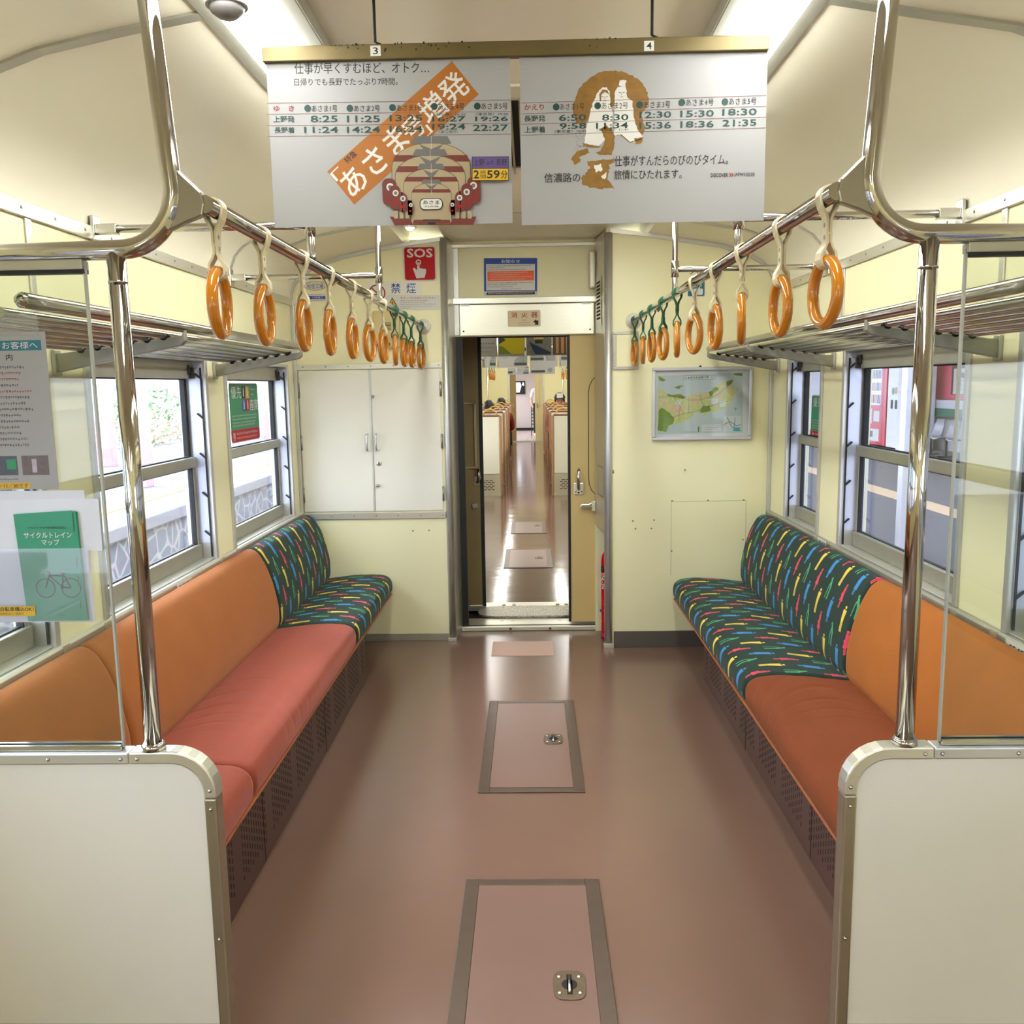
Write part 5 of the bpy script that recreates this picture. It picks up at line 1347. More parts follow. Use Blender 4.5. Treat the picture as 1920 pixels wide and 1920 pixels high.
p.rect(-0.878, 1.728, -0.850, 1.768, INKW, 1); p.text('T', -0.873, 1.752, -0.857, 1.765, INKR, 2); p.rrect(-0.876, 1.731, -0.854, 1.749, 0.004, INKR, 2); p.disc(-0.800, 1.744, 0.012, INK, 1); p.disc(-0.800, 1.744, 0.007, INKGR, 2)
p.build('print', t)
# ================================================================== end wall, right half
t, p = sign('car_number', 'black car type lettering high on the end wall beside the strap rail', 'lettering', 4.928, (0.86, 1.0, 2.09, 2.11), 0)
p.text('クモハ455',0.8684,2.0829,1.018,2.1083,INK,1,-0.012,0.008)
p.build('print', t)
t, p = sign('hygiene_sticker', 'small square teal sticker below the black car lettering', 'sticker', 4.927, (0.86, 0.95, 1.97, 2.06), 0)
p.rrect(0.8606,1.9651,0.9558,2.0583,0.006,INKW,1)
p.rrect(0.8635,1.9679,0.9529,2.0555,0.005,SIGNTEAL,2)
p.text('抗ウイルス',0.8832,2.0413,0.9322,2.0497,INKW,3,-0.004,0)
p.text('抗菌',0.8806,2.0158,0.9384,2.0356,INKW,3,-0.004,0)
p.rrect(0.8926,1.9733,0.9446,2.0073,0.008,INKW,3)
p.build('print', t)
t = thing('railway_map', 'framed railway map of green land and pale sea on the end wall', 'map', (0.945, YFR, 1.19))
boxo('board', 0.680, 1.212, 4.917, 4.925, 1.196, 1.578, INKW, t)
mb = MB(); x0, x1, z0, z1, w = 0.672, 1.219, 1.187, 1.586, 0.018
for q in ((x0, x1, z1-w, z1), (x0, x1, z0, z0+w), (x0, x0+w, z0+w, z1-w), (x1-w, x1, z0+w, z1-w)): mb.box(q[0], q[1], 4.902, 4.926, q[2], q[3])
mb.build('frame', mat('map_frame', (198, 198, 200), 0.35, 0.5), t, 0.004)
p = Print((0, 4.9165, 0), (1,0,0), (0,0,1), (0,-1,0))
p.poly([(0.6849,1.5616),(1.1929,1.5724),(1.1993,1.2088),(0.6843,1.1985)],INKW,1)
p.poly([(0.7016,1.5424),(1.1694,1.5539),(1.1717,1.2253),(0.7028,1.2208)],MAPSEA,2)
p.poly([(0.7072,1.4772),(0.7304,1.4609),(0.7562,1.4446),(0.7883,1.4383),(0.8234,1.4435),(0.8589,1.4255),(0.878,1.4331),(0.9131,1.439),(0.9323,1.4387),(0.9514,1.4479),(0.9801,1.4506),(1.0054,1.4662),(1.0179,1.4818),(1.0463,1.5004),(1.0651,1.516),(1.0939,1.5092),(1.1192,1.5215),(1.1227,1.5056),(1.1039,1.49),(1.1266,1.4674),(1.1457,1.4703),(1.1629,1.4859),(1.1601,1.4701),(1.1334,1.4514),(1.1226,1.4293),(1.115,1.4103),(1.0964,1.3787),(1.0776,1.3598),(1.049,1.3475),(1.0203,1.3383),(0.9947,1.3387),(0.9755,1.3326),(0.9534,1.3105),(0.9563,1.3297),(0.9338,1.338),(0.9081,1.3368),(0.8923,1.3178),(0.8669,1.2957),(0.8413,1.2832),(0.8156,1.2804),(0.7899,1.2776),(0.7707,1.2682),(0.7548,1.2459),(0.7469,1.225),(0.7323,1.2365),(0.7162,1.24),(0.7033,1.2354),(0.7042,1.3271),(0.706,1.3911),(0.7066,1.4358)],MAPLAND,3)
p.poly([(0.7095,1.36),(0.7123,1.36),(0.7188,1.3619),(0.7204,1.3668),(0.7275,1.3632),(0.7304,1.3652),(0.7394,1.3607),(0.7479,1.353),(0.7538,1.3497),(0.7626,1.3426),(0.7713,1.3376),(0.7746,1.3316),(0.7799,1.3235),(0.7834,1.3207),(0.7907,1.314),(0.7961,1.3083),(0.7925,1.3011),(0.7961,1.294),(0.7924,1.2916),(0.7886,1.2873),(0.7888,1.2783),(0.7826,1.2757),(0.7795,1.2762),(0.7732,1.2706),(0.7676,1.2704),(0.7643,1.27),(0.7592,1.2575),(0.759,1.2509),(0.7562,1.2466),(0.7516,1.2348),(0.7453,1.2285),(0.7461,1.2315),(0.7413,1.2348),(0.7372,1.2365),(0.7327,1.2382),(0.7313,1.2384),(0.7241,1.2391),(0.7186,1.2389),(0.7126,1.2408),(0.7095,1.242),(0.7013,1.2438),(0.7054,1.2676),(0.7067,1.29),(0.7085,1.3121),(0.7078,1.339)],MAPGREEN,4)
p.poly([(0.7408,1.4445),(0.7538,1.4406),(0.7596,1.4433),(0.7731,1.4382),(0.7792,1.4365),(0.7863,1.4359),(0.7963,1.4363),(0.8004,1.4399),(0.8102,1.4364),(0.8143,1.4424),(0.8211,1.4387),(0.8299,1.4373),(0.8405,1.4331),(0.8434,1.4293),(0.8489,1.4285),(0.86,1.4257),(0.8524,1.4219),(0.8503,1.4175),(0.8452,1.4166),(0.843,1.4147),(0.8395,1.4136),(0.8311,1.4176),(0.8241,1.4157),(0.8158,1.4203),(0.8085,1.4225),(0.8002,1.4212),(0.7938,1.4224),(0.7846,1.4271),(0.7754,1.4267),(0.7687,1.4268),(0.7614,1.4271),(0.7595,1.4308),(0.7564,1.4349),(0.7507,1.4394),(0.7447,1.4399)],MAPGREEN,4)
p.poly([(0.9556,1.3768),(0.9645,1.3739),(0.9692,1.3746),(0.9728,1.3714),(0.9794,1.3749),(0.9905,1.3761),(0.9891,1.369),(0.989,1.3613),(0.9912,1.3614),(0.993,1.3563),(0.9958,1.3462),(0.9917,1.3484),(0.9853,1.3445),(0.9791,1.342),(0.973,1.3405),(0.9698,1.3382),(0.9653,1.3392),(0.9589,1.3391),(0.9474,1.3367),(0.9436,1.3373),(0.937,1.3388),(0.9351,1.3424),(0.9382,1.3446),(0.9358,1.3536),(0.9403,1.3524),(0.9394,1.3575),(0.9434,1.3625),(0.946,1.3645),(0.9466,1.3694),(0.9539,1.3727)],MAPGREEN,4)
p.poly([(0.9831,1.4488),(0.9895,1.4522),(0.9986,1.456),(1.004,1.466),(1.0101,1.4724),(1.0165,1.475),(1.0237,1.4756),(1.0264,1.4751),(1.0315,1.4715),(1.0372,1.4679),(1.044,1.4696),(1.0369,1.4664),(1.0324,1.4573),(1.024,1.4525),(1.0171,1.4504),(1.0106,1.4455),(1.009,1.4392),(1.0059,1.4385),(1.0024,1.4326),(0.9964,1.4287),(0.9929,1.4267),(0.9907,1.4286),(0.9906,1.4316),(0.9856,1.4362),(0.9871,1.4417)],MAPGREEN,4)
p.poly([(1.0776,1.5052),(1.0854,1.5039),(1.0905,1.5087),(1.1041,1.5134),(1.1125,1.5129),(1.1188,1.5203),(1.1152,1.5114),(1.1139,1.5093),(1.1116,1.5008),(1.108,1.5009),(1.1096,1.4941),(1.1013,1.488),(1.0956,1.4906),(1.094,1.4872),(1.0852,1.4808),(1.0802,1.4786),(1.0794,1.4864),(1.0774,1.4896),(1.078,1.4948),(1.0763,1.4998)],MAPGREEN,4)
p.poly([(0.7134,1.4079),(0.72,1.4097),(0.7235,1.4138),(0.7312,1.4155),(0.7422,1.4127),(0.749,1.4157),(0.7475,1.4113),(0.7498,1.4037),(0.7535,1.4017),(0.7596,1.3969),(0.7621,1.3912),(0.755,1.3898),(0.7504,1.3858),(0.7419,1.3821),(0.7374,1.3816),(0.7292,1.3776),(0.7248,1.3825),(0.7225,1.3925),(0.7185,1.3993),(0.7146,1.4035)],MAPTAN,5)
p.poly([(0.8802,1.4201),(0.8846,1.4218),(0.8971,1.4201),(0.9033,1.4264),(0.9154,1.4256),(0.9247,1.4272),(0.926,1.4212),(0.9254,1.4134),(0.928,1.4057),(0.9306,1.4013),(0.9301,1.3939),(0.9195,1.3938),(0.9134,1.3906),(0.907,1.3859),(0.8975,1.3831),(0.8938,1.3828),(0.8881,1.3921),(0.8847,1.3981),(0.881,1.4045),(0.8833,1.4143)],MAPTAN,5)
p.poly([(0.938,1.4323),(0.9433,1.4342),(0.9525,1.435),(0.961,1.4396),(0.9682,1.4385),(0.9723,1.4432),(0.9724,1.4376),(0.9767,1.4345),(0.9756,1.4297),(0.9787,1.4221),(0.9765,1.4191),(0.9741,1.4186),(0.965,1.4142),(0.962,1.4142),(0.9551,1.4166),(0.95,1.4132),(0.9477,1.4175),(0.9448,1.4211),(0.9426,1.4239),(0.9429,1.4293)],MAPTAN,5)
p.poly([(1.0101,1.4361),(1.0201,1.4394),(1.0291,1.441),(1.0373,1.4407),(1.0418,1.4428),(1.0517,1.4448),(1.0518,1.4403),(1.0539,1.4352),(1.0563,1.4274),(1.0586,1.4236),(1.0627,1.4201),(1.051,1.4191),(1.0461,1.422),(1.0401,1.419),(1.034,1.4199),(1.0274,1.4179),(1.024,1.4205),(1.0214,1.424),(1.02,1.4318),(1.0159,1.4319)],MAPTAN,5)
p.poly([(0.7692,1.3727),(0.7831,1.3735),(0.7951,1.3761),(0.8031,1.3794),(0.818,1.3849),(0.8259,1.3884),(0.8305,1.3847),(0.8361,1.3788),(0.8408,1.3746),(0.847,1.368),(0.8553,1.3625),(0.847,1.3586),(0.8378,1.3504),(0.8294,1.3419),(0.8226,1.3394),(0.8135,1.3342),(0.8093,1.3366),(0.8012,1.3388),(0.7917,1.3407),(0.7824,1.3432),(0.7781,1.3453),(0.7751,1.3502),(0.7712,1.3553),(0.7733,1.3616),(0.7714,1.3655)],MAPTAN,5)
p.poly([(1.0775,1.4666),(1.0836,1.4712),(1.0905,1.4695),(1.0963,1.4696),(1.1079,1.4706),(1.1148,1.4734),(1.1156,1.4688),(1.1117,1.4632),(1.1106,1.4535),(1.1097,1.4474),(1.1107,1.4403),(1.1068,1.4426),(1.1014,1.4473),(1.0927,1.447),(1.0878,1.4468),(1.0843,1.4478),(1.0832,1.4519),(1.0789,1.4567),(1.0796,1.4589),(1.0763,1.4651)],MAPTAN,5)
p.poly([(0.9889,1.4103),(0.9967,1.412),(1.0081,1.4148),(1.0175,1.4139),(1.0285,1.4123),(1.0355,1.4129),(1.0364,1.4107),(1.0356,1.4016),(1.0359,1.3962),(1.0323,1.3933),(1.0331,1.3876),(1.0266,1.3845),(1.0199,1.3845),(1.0103,1.3805),(1.005,1.382),(0.9975,1.3806),(0.9965,1.3866),(0.9934,1.3906),(0.995,1.3981),(0.9905,1.4074)],MAPPALE,6)
p.poly([(1.0398,1.3907),(1.0476,1.3963),(1.0563,1.3971),(1.0628,1.3992),(1.0714,1.4013),(1.0813,1.402),(1.0775,1.3978),(1.0812,1.3909),(1.0788,1.3836),(1.0755,1.3776),(1.078,1.3722),(1.07,1.3709),(1.0627,1.3702),(1.057,1.3669),(1.0534,1.368),(1.0468,1.3673),(1.0442,1.3736),(1.0446,1.3756),(1.0426,1.3842),(1.0416,1.3897)],MAPPALE,6)
p.poly([(0.8017,1.4089),(0.8056,1.4085),(0.8162,1.4067),(0.8197,1.405),(0.8264,1.4038),(0.833,1.4073),(0.8347,1.4015),(0.8298,1.3923),(0.8279,1.3877),(0.8305,1.3817),(0.8266,1.3751),(0.8246,1.3774),(0.819,1.38),(0.8134,1.378),(0.8118,1.3843),(0.8033,1.3846),(0.8057,1.3898),(0.8018,1.3921),(0.8011,1.3961),(0.8019,1.4016)],MAPPALE,6)
p.poly([(0.7074,1.5407),(0.7266,1.5309),(0.7475,1.5178),(0.7268,1.5102),(0.7092,1.5185)],MAPGREEN,3)
p.poly([(0.7943,1.4774),(0.8166,1.4866),(0.8485,1.4861),(0.8263,1.4785),(0.8232,1.469),(0.8071,1.4708)],MAPGREEN,3)
p.poly([(1.1155,1.5484),(1.1632,1.5499),(1.1635,1.5334),(1.122,1.5388)],MAPGREEN,3)
p.line(0.7083,1.423,0.7691,1.4316,0.0019,INKGR,7)
p.line(0.7691,1.4316,0.8397,1.421,0.0020,INKGR,7)
p.line(0.8397,1.421,0.8719,1.4077,0.0019,INKGR,7)
p.line(0.8719,1.4077,0.9328,1.4068,0.0019,INKGR,7)
p.line(0.9328,1.4068,0.9806,1.4188,0.0019,INKGR,7)
p.line(0.9806,1.4188,1.0251,1.4308,0.0019,INKGR,7)
p.line(1.0251,1.4308,1.0818,1.4745,0.0020,INKGR,7)
p.line(1.0818,1.4745,1.1131,1.5089,0.0020,INKGR,7)
p.line(0.7091,1.327,0.7895,1.3161,0.0019,INKGR,7)
p.line(0.7895,1.3161,0.8536,1.3344,0.0020,INKGR,7)
p.line(0.8536,1.3344,0.908,1.3432,0.0019,INKGR,7)
p.line(0.908,1.3432,0.9558,1.3617,0.0019,INKGR,7)
p.line(0.9558,1.3617,1.0132,1.38,0.0020,INKGR,7)
p.line(1.0132,1.38,1.0833,1.3981,0.0019,INKGR,7)
p.line(0.8717,1.4205,0.8744,1.3373,0.0020,INKGR,7)
p.line(0.9324,1.4323,0.9558,1.3681,0.0019,INKGR,7)
p.line(0.7884,1.4281,0.8275,1.37,0.0019,INKGR,7)
p.line(0.8275,1.37,0.8155,1.2933,0.0019,INKGR,7)
p.rrect(0.8442,1.5181,1.0178,1.5409,0.002,INKGR,3)
p.rrect(0.8461,1.52,1.0159,1.539,0.002,INKW,4)
p.text('日本国有鉄道案内図',0.8512,1.5228,0.9804,1.5368,INK,5,0.014,0.01)
p.text('中部',0.9884,1.5214,1.0108,1.5354,INKGR,7,0.014,0)
p.rect(1.0664,1.231,1.1626,1.3162,MAPPALE,3,0.014)
p.line(1.0696,1.2702,1.1014,1.2858,0.0032,INKGR,4)
p.line(1.1014,1.2858,1.1372,1.2628,0.0032,INKGR,4)
p.line(1.1372,1.2628,1.1611,1.2689,0.0032,INKGR,4)
p.line(1.0849,1.3117,1.1116,1.2567,0.0032,INKGR,4)
p.line(1.1116,1.2567,1.1635,1.2334,0.0032,INKGR,4)
p.line(1.1299,1.3078,1.1248,1.2372,0.0032,INKGR,4)
p.rect(1.1215,1.2338,1.1569,1.2532,SIGNTEALL,5,0.014)
p.rect(0.9254,1.2304,0.9336,1.261,MAPGREEN,3,0.014)
p.rect(0.9478,1.2358,1.054,1.2712,INKW,3,0.014)
p.scribble(0.9525,1.2606,1.0505,1.2648,INKGR,4,840)
p.scribble(0.9526,1.2509,1.0508,1.2551,INKGR,4,332)
p.scribble(0.9527,1.2413,1.0509,1.2455,INKGR,4,213)
p.line(1.1225,1.356,1.1417,1.3557,0.0019,INKGR,3)
p.line(1.1319,1.3654,1.1323,1.343,0.0019,INKGR,3)
p.line(0.8419,1.2317,0.9192,1.2312,0.0016,INK,3)
p.build('print', t)
boxo('glass', 0.685, 1.207, 4.908, 4.910, 1.20, 1.573, glass('map_glass', (250, 252, 252), 0.5), t)
MB().prism([(0.928,1.586),(0.944,1.586),(0.936,1.597)], 'y', 4.92, 4.928).build('hanger_clip', DARK, t)
t = thing('access_panel', 'small square metal framed access panel beside the doorway, behind the last straps', 'access panel', (0.528, YFR, 1.58))
boxo('cover', 0.475, 0.582, 4.922, 4.93, 1.597, 1.768, CREAM, t)
mb = MB(); x0, x1, z0, z1, w = 0.458, 0.598, 1.579, 1.785, 0.017
for q in ((x0, x1, z1-w, z1), (x0, x1, z0, z0+w), (x0, x0+w, z0+w, z1-w), (x1-w, x1, z0+w, z1-w)): mb.box(q[0], q[1], 4.919, 4.93, q[2], q[3])
mb.build('frame', ALUG, t, 0.002)
# ================================================================== doorway
t, p = sign('notice_sign', 'blue bordered notice with an orange block above the doorway', 'sign', 5.287, (-0.258, 0.045, 2.03, 2.236), 0.002)
p.rrect(-0.2646,2.0247,0.0502,2.2383,0.008,INKW,1)
p.rect(-0.2611,2.0474,0.0487,2.2368,INKBL,2,-0.016)
p.rect(-0.2489,2.0535,0.0361,2.2035,INKW,3,-0.016)
p.text('お知らせ',-0.1586,2.2078,-0.0498,2.229,INKW,3,-0.016,0.012)
p.scribble(-0.2399,2.1897,0.0183,2.1965,INK,4,43)
p.scribble(-0.2402,2.1795,-0.1406,2.1861,INK,4,597)
p.scribble(-0.2404,2.1675,-0.0194,2.1741,INK,4,356)
p.scribble(-0.2419,2.0929,0.0233,2.0995,INK,4,844)
p.scribble(-0.2421,2.0824,-0.0673,2.0892,INK,4,650)
p.scribble(-0.2423,2.0704,-0.0925,2.0772,INK,4,208)
p.scribble(-0.1613,2.0583,-0.0459,2.0645,INK,4,639)
p.rrect(-0.241,2.108,0.03,2.1632,0.004,SIGNOR,4)
p.scribble(-0.2282,2.1505,-0.004,2.1573,INKW,5,96)
p.scribble(-0.2285,2.1382,-0.0509,2.145,INKW,5,719)
p.scribble(-0.2287,2.1256,0.0175,2.1322,INKW,5,780)
p.scribble(-0.229,2.1129,-0.0202,2.1195,INKW,5,999)
p.rrect(-0.2492,2.0286,0.035,2.0436,0.006,INK,2)
p.scribble(-0.2399,2.0323,0.0225,2.0397,INKW,3,566)
p.build('print', t)
t = thing('header_panel', 'brushed metal drop panel across the top of the doorway', 'panel', (-0.015, YD, 1.795))
boxo('panel', -0.408, 0.378, YD-0.012, YD-0.001, 1.796, 1.974, ALUB, t, 0.002)
mb = MB()
for x in (-0.375, 0.335): mb.box(x-0.026, x+0.026, YD-0.016, YD-0.010, 1.966, 1.977)
mb.build('hinge', ALUG, t)
mb = MB()
for x in (-0.388, 0.356): mb.lathe([(0,-0.003),(0.005,-0.002),(0.005,0)], (x, YD-0.012, 1.822), 'y', 10)
mb.build('screw', DARK, t)
t, p = sign('extinguisher_sticker', 'beige sticker with red characters and a black arrow on the metal drop panel', 'sticker', 5.277, (-0.126, 0.064, 1.84, 1.94), 0)
p.rrect(-0.1264,1.8432,0.066,1.9368,0.006,STKBEIGE,1)
p.text('消',-0.1058,1.8948,-0.0698,1.927,INKR,2,-0.012,0.008)
p.text('火',-0.0464,1.8938,-0.0104,1.926,INKR,2,-0.012,0.008)
p.text('器',0.0115,1.8943,0.0491,1.9265,INKR,2,-0.012,0.008)
p.scribble(-0.0453,1.8754,-0.0139,1.8832,INKGR,2,608)
p.scribble(-0.0674,1.8625,0.0078,1.8693,INKGR,2,311)
p.scribble(-0.0675,1.8493,0.0077,1.8561,INKGR,2,599)
p.poly([(0.0235,1.8715),(0.0377,1.8835),(0.0455,1.8757),(0.0533,1.8801),(0.053,1.8525),(0.028,1.853),(0.0359,1.8605)],INK,2)
p.build('print', t)
# sliding door, mostly pushed into its pocket on the right
t = thing('door_1', None, None, (0.31, YD+0.03, 0.05), kind='structure')
boxo('door_leaf', 0.236, 0.52, YD+0.012, YD+0.045, 0.052, 1.795, LEAF, t)
boxo('door_edge', 0.222, 0.237, YD+0.008, YD+0.049, 0.052, 1.795, BLACK, t, 0.003)
mb = MB()
pts = [(0.386,1.545),(0.368,1.525),(0.352,1.49),(0.345,1.45),(0.345,0.95),(0.349,0.905),(0.362,0.87),(0.384,0.845)]
for a_, b_ in zip(pts[:-1], pts[1:]): mb.bar((a_[0], YD+0.011, a_[1]), (b_[0], YD+0.011, b_[1]), 0.004, 0.003, (0,1,0))
mb.build('window_groove', DARK, t)
pl = boxo('handle_plate', 0.255, 0.315, YD+0.002, YD+0.012, 0.842, 0.915, ALUB, t, 0.006)
MB().tube([(0.285, YD+0.004, 0.875), (0.285, YD-0.025, 0.88), (0.283, YD-0.038, 0.90), (0.283, YD-0.040, 0.965), (0.285, YD-0.034, 0.99), (0.286, YD-0.02, 0.998)], 0.0085, 12).build('handle', CHROME, pl)
mb = MB()
for x in (0.268, 0.303): mb.lathe([(0,-0.002),(0.004,-0.001),(0.004,0)], (x, YD+0.002, 0.86), 'y', 8)
mb.lathe([(0,-0.002),(0.006,-0.001),(0.006,0)], (0.285, YD+0.002, 0.856), 'y', 8)
mb.build('screw', DARK, pl)
t = thing('door_latch', 'grey lever latch at the edge of the doorway by the door handle', 'latch', (0.372, YD, 0.776))
MB().prism([(0.292,0.770),(0.300,0.763),(0.345,0.766),(0.356,0.758),(0.384,0.750),(0.386,0.800),(0.360,0.797),(0.345,0.788),(0.298,0.787)], 'y', YD-0.022, YD-0.006).build('lever', STEEL, t, 0.003)
boxo('keeper', 0.362, 0.386, YD-0.030, YD, 0.745, 0.805, ALUB, t, 0.003)
# dark door post and gangway on the left of the opening
boxo('door_gasket', -0.437, -0.400, YD+0.008, YD+0.05, 0.0, 1.795, BLACK, None); structure(bpy.data.objects['door_gasket']); bpy.data.objects['door_gasket'].name = 'trim_60'
# sill
t = thing('door_sill', 'brushed metal door sill across the doorway floor', 'sill', (-0.03, YD, 0.0))
boxo('sill_plate', -0.452, 0.402, YD-0.004, YD+0.12, 0.0, 0.030, ALUB, t, 0.005)
mb = MB()
for x in (-0.14, 0.105): mb.lathe([(0.008,-0.001),(0.008,0)], (x, YD-0.0045, 0.014), 'y', 12)
mb.build('bolt', mat('bolt_rust', (96, 52, 36), 0.6), t)
boxo('guide_groove', -0.44, 0.39, YD+0.016, YD+0.030, 0.029, 0.0312, DARK, t)
# recess wall on the extinguisher side: vent plate, white plate
t = thing('recess_vent', 'slotted vent plate on the side of the door recess', 'vent', (0.40, 5.15, 1.9))
def on_recess(y, off=0.0):
    f = (y-YFR)/(YD+0.01-YFR); return 0.42 + (0.384-0.42)*f - off
mb = MB()
mb.add([(on_recess(y, 0.003), y, z) for y, z in ((5.06,1.83),(5.24,1.83),(5.24,2.10),(5.06,2.10))], [(0,1,2,3)])
mb.build('plate', ALUB, t)
mb = MB()
for i in range(11):
    z = 1.868 + i*0.020
    mb.add([(on_recess(y, 0.0045), y, q) for y, q in ((5.09,z),(5.205,z),(5.205,z+0.011),(5.09,z+0.011))], [(0,1,2,3)])
mb.build('slots', DARK, t)
t = thing('recess_light', 'rounded pale plate upright at the top corner of the doorway recess', 'plate', (0.385, 5.25, 2.05))
MB().box(0.352, 0.388, 5.235, 5.262, 2.05, 2.265).build('cover', mat('pale_metal', (222, 218, 196), 0.35, 0.2), t, 0.012)
mb = MB()
for y, z0, z1 in ((5.02,0.86,1.03),(5.20,0.86,1.03)): mb.add([(on_recess(y, .002), y-0.004, z0), (on_recess(y, .002), y+0.004, z0), (on_recess(y, .002), y+0.004, z1), (on_recess(y, .002), y-0.004, z1)], [(0,1,2,3)])
for z in (0.86, 1.03): mb.add([(on_recess(y, 0.002), y, q) for y, q in ((5.02,z-0.005),(5.20,z-0.005),(5.20,z+0.005),(5.02,z+0.005))], [(0,1,2,3)])
structure(mb.build('trim_61', ALUG, recalc=False))
# fire extinguisher
cx, cy = 0.446, 5.12
t = thing('fire_extinguisher', 'red fire extinguisher standing in the corner of the doorway', 'fire extinguisher', (cx, cy, 0.0))
MB().lathe([(0.036,0.0),(0.040,0.012),(0.040,0.46),(0.036,0.50),(0.020,0.53),(0.013,0.535)], (cx, cy, 0.0), 'z', 28).build('cylinder', EXTRED, t)
MB().lathe([(0.0412,0.405),(0.0412,0.44)], (cx, cy, 0.0), 'z', 28).build('strap', mat('extinguisher_strap', (64, 16, 18), 0.5), t)
MB().lathe([(0.0408,0.0),(0.0408,0.035)], (cx, cy, 0.0), 'z', 28).build('foot', mat('extinguisher_foot', (190, 20, 60), 0.4), t)
mb = MB().lathe([(0.013,0.53),(0.013,0.56),(0.008,0.565)], (cx, cy, 0.0), 'z', 14); mb.bar((cx, cy+0.02, 0.572), (cx, cy-0.07, 0.585), 0.014, 0.006); mb.bar((cx, cy+0.01, 0.556), (cx, cy-0.06, 0.552), 0.012, 0.006)
mb.build('valve', DARK, t)
p = Print((cx-0.0318, cy-0.0318, 0.0), (0.7071,-0.7071,0), (0,0,1), (-0.7071,-0.7071,0))
p.text('YNL-3N', -0.050, 0.345, 0.050, 0.368, INKW, 1, -PI/2, 0.02)
p.scribble(0.004, 0.21, 0.020, 0.218, INKW, 1, 4); p.scribble(0.004, 0.17, 0.018, 0.178, INKW, 1, 5); p.rect(-0.024, 0.165, -0.014, 0.18, INKBL, 1)
p.build('print', t)

# ================================================================== prints on the glass screen by the salmon red bench
Yg = 1.6976; KP = 0.9444; OP = 1.5*(1-KP)
t = thing('notice_poster', 'white cyclist notice taped to the glass with teal heading and small photos', 'poster', (-1.12, Yg, 1.305), 'papers stuck to the glass screen')
boxo('paper', -1.1711, -0.9265, Yg, Yg+0.001, 1.3139, 1.6171, PAPER, t)
p = Print((0, Yg, OP), (1,0,0), (0,0,1), (0,-1,0), KP)
p.rect(-1.23, 1.587, -0.9905, 1.607, SIGNTEAL, 1); p.text('自転車をご利用のお客様へ', -1.222, 1.590, -0.998, 1.6045, INKW, 2)
p.text('ご　案　内', -1.13, 1.567, -1.052, 1.580, INK, 1, 0, 0.01)
zz = 1.556; rows = [(-1.032,INK),(-1.036,INKR),(-1.040,INKR),(-1.045,INK),(-1.018,INKR),(-1.024,INK),(-1.034,INK),(-1.019,INK),(-1.045,INK),(-1.028,INK),(-1.050,INK),(-1.048,INK),(-1.036,INK),(-1.032,INK)]
for i, (x1, m_) in enumerate(rows): p.scribble(-1.225, zz-0.0060, x1, zz, m_, 1, 40+i); zz -= 0.0122
p.rect(-1.125, 1.333, -1.0625, 1.373, mat('photo_dark', (58, 64, 70), 0.4, var=0.6, scale=90), 1); p.rect(-1.085, 1.345, -1.065, 1.366, SIGNG, 2)
p.rect(-1.053, 1.333, -0.997, 1.373, mat('photo_brown', (92, 74, 64), 0.4, var=0.6, scale=90), 1); p.rect(-1.032, 1.338, -1.022, 1.366, mat('photo_light', (170, 160, 168), 0.4, var=0.4, scale=90), 2)
p.scribble(-1.20, 1.3215, -1.062, 1.326, INK, 1, 77)
p.rect(-1.22, 1.3045, -1.040, 1.3175, INKY, 1); p.text('4／20－11／30です', -1.135, 1.306, -1.0435, 1.316, INK, 2)
p.build('print', t)
boxo('clear_tape', -1.0956, -0.9378, Yg-0.0008, Yg-0.0002, 1.6086, 1.6521, FILM, t)
t = thing('leaflet_pocket', 'clear plastic pocket on the glass holding the green leaflets', 'leaflet holder', (-1.05, Yg, 1.02), 'papers stuck to the glass screen')
boxo('backing_sheet', -1.1711, -0.8764, Yg-0.0002, Yg+0.0006, 1.0467, 1.3111, mat('pocket_backing', (206, 208, 216), 0.35, var=0.03), t)
boxo('tape_sheet', -1.1711, -0.8491, Yg-0.0012, Yg-0.0004, 1.1902, 1.2941, mat('tape_white', (214, 215, 222), 0.3), t)
boxo('front_film', -1.1711, -0.8746, 1.6863, 1.6868, 1.0486, 1.1978, FILM, t)
p = Print((0, 1.6861, OP), (1,0,0), (0,0,1), (0,-1,0), KP)
p.rect(-1.24, 1.0365, -1.0475, 1.0575, INKY, 1); p.text('急行にも自転車積込OK！', -1.165, 1.0465, -1.050, 1.0560, INK, 2, 0, 0.012); p.text('2022年度は11／30まで', -1.13, 1.0385, -1.072, 1.0445, INK, 2)
p.build('label', t)
t = thing('leaflet', 'green cycle train map leaflet with a drawn bicycle, held in the plastic pocket', 'leaflet', (-1.005, 1.79, 1.024))
mb = MB().prism([(-1.0162, 1.2658), (-0.9038, 1.2714), (-0.8925, 1.2686), (-0.8878, 1.0504), (-1.0068, 1.0504)], 'y', 1.6887, 1.6958); mb.build('booklet', mat('leaflet_green', (30, 140, 100), 0.4), t)
p = Print((0, 1.6885, OP), (1,0,0), (0,0,1), (0,-1,0), KP)
p.text('えちごトキめき鉄道株式会社', -1.048, 1.2205, -0.968, 1.2260, INK, 1)
p.text('サイクルトレイン', -1.058, 1.2015, -0.957, 1.2140, INKW, 1, 0, 0.012); p.text('マップ', -1.022, 1.1865, -0.984, 1.1985, INKW, 1, 0, 0.012)
for x in (-1.022, -0.968):
    p.annulus(x, 1.095, 0.0190, 0.0212, INK, 1)
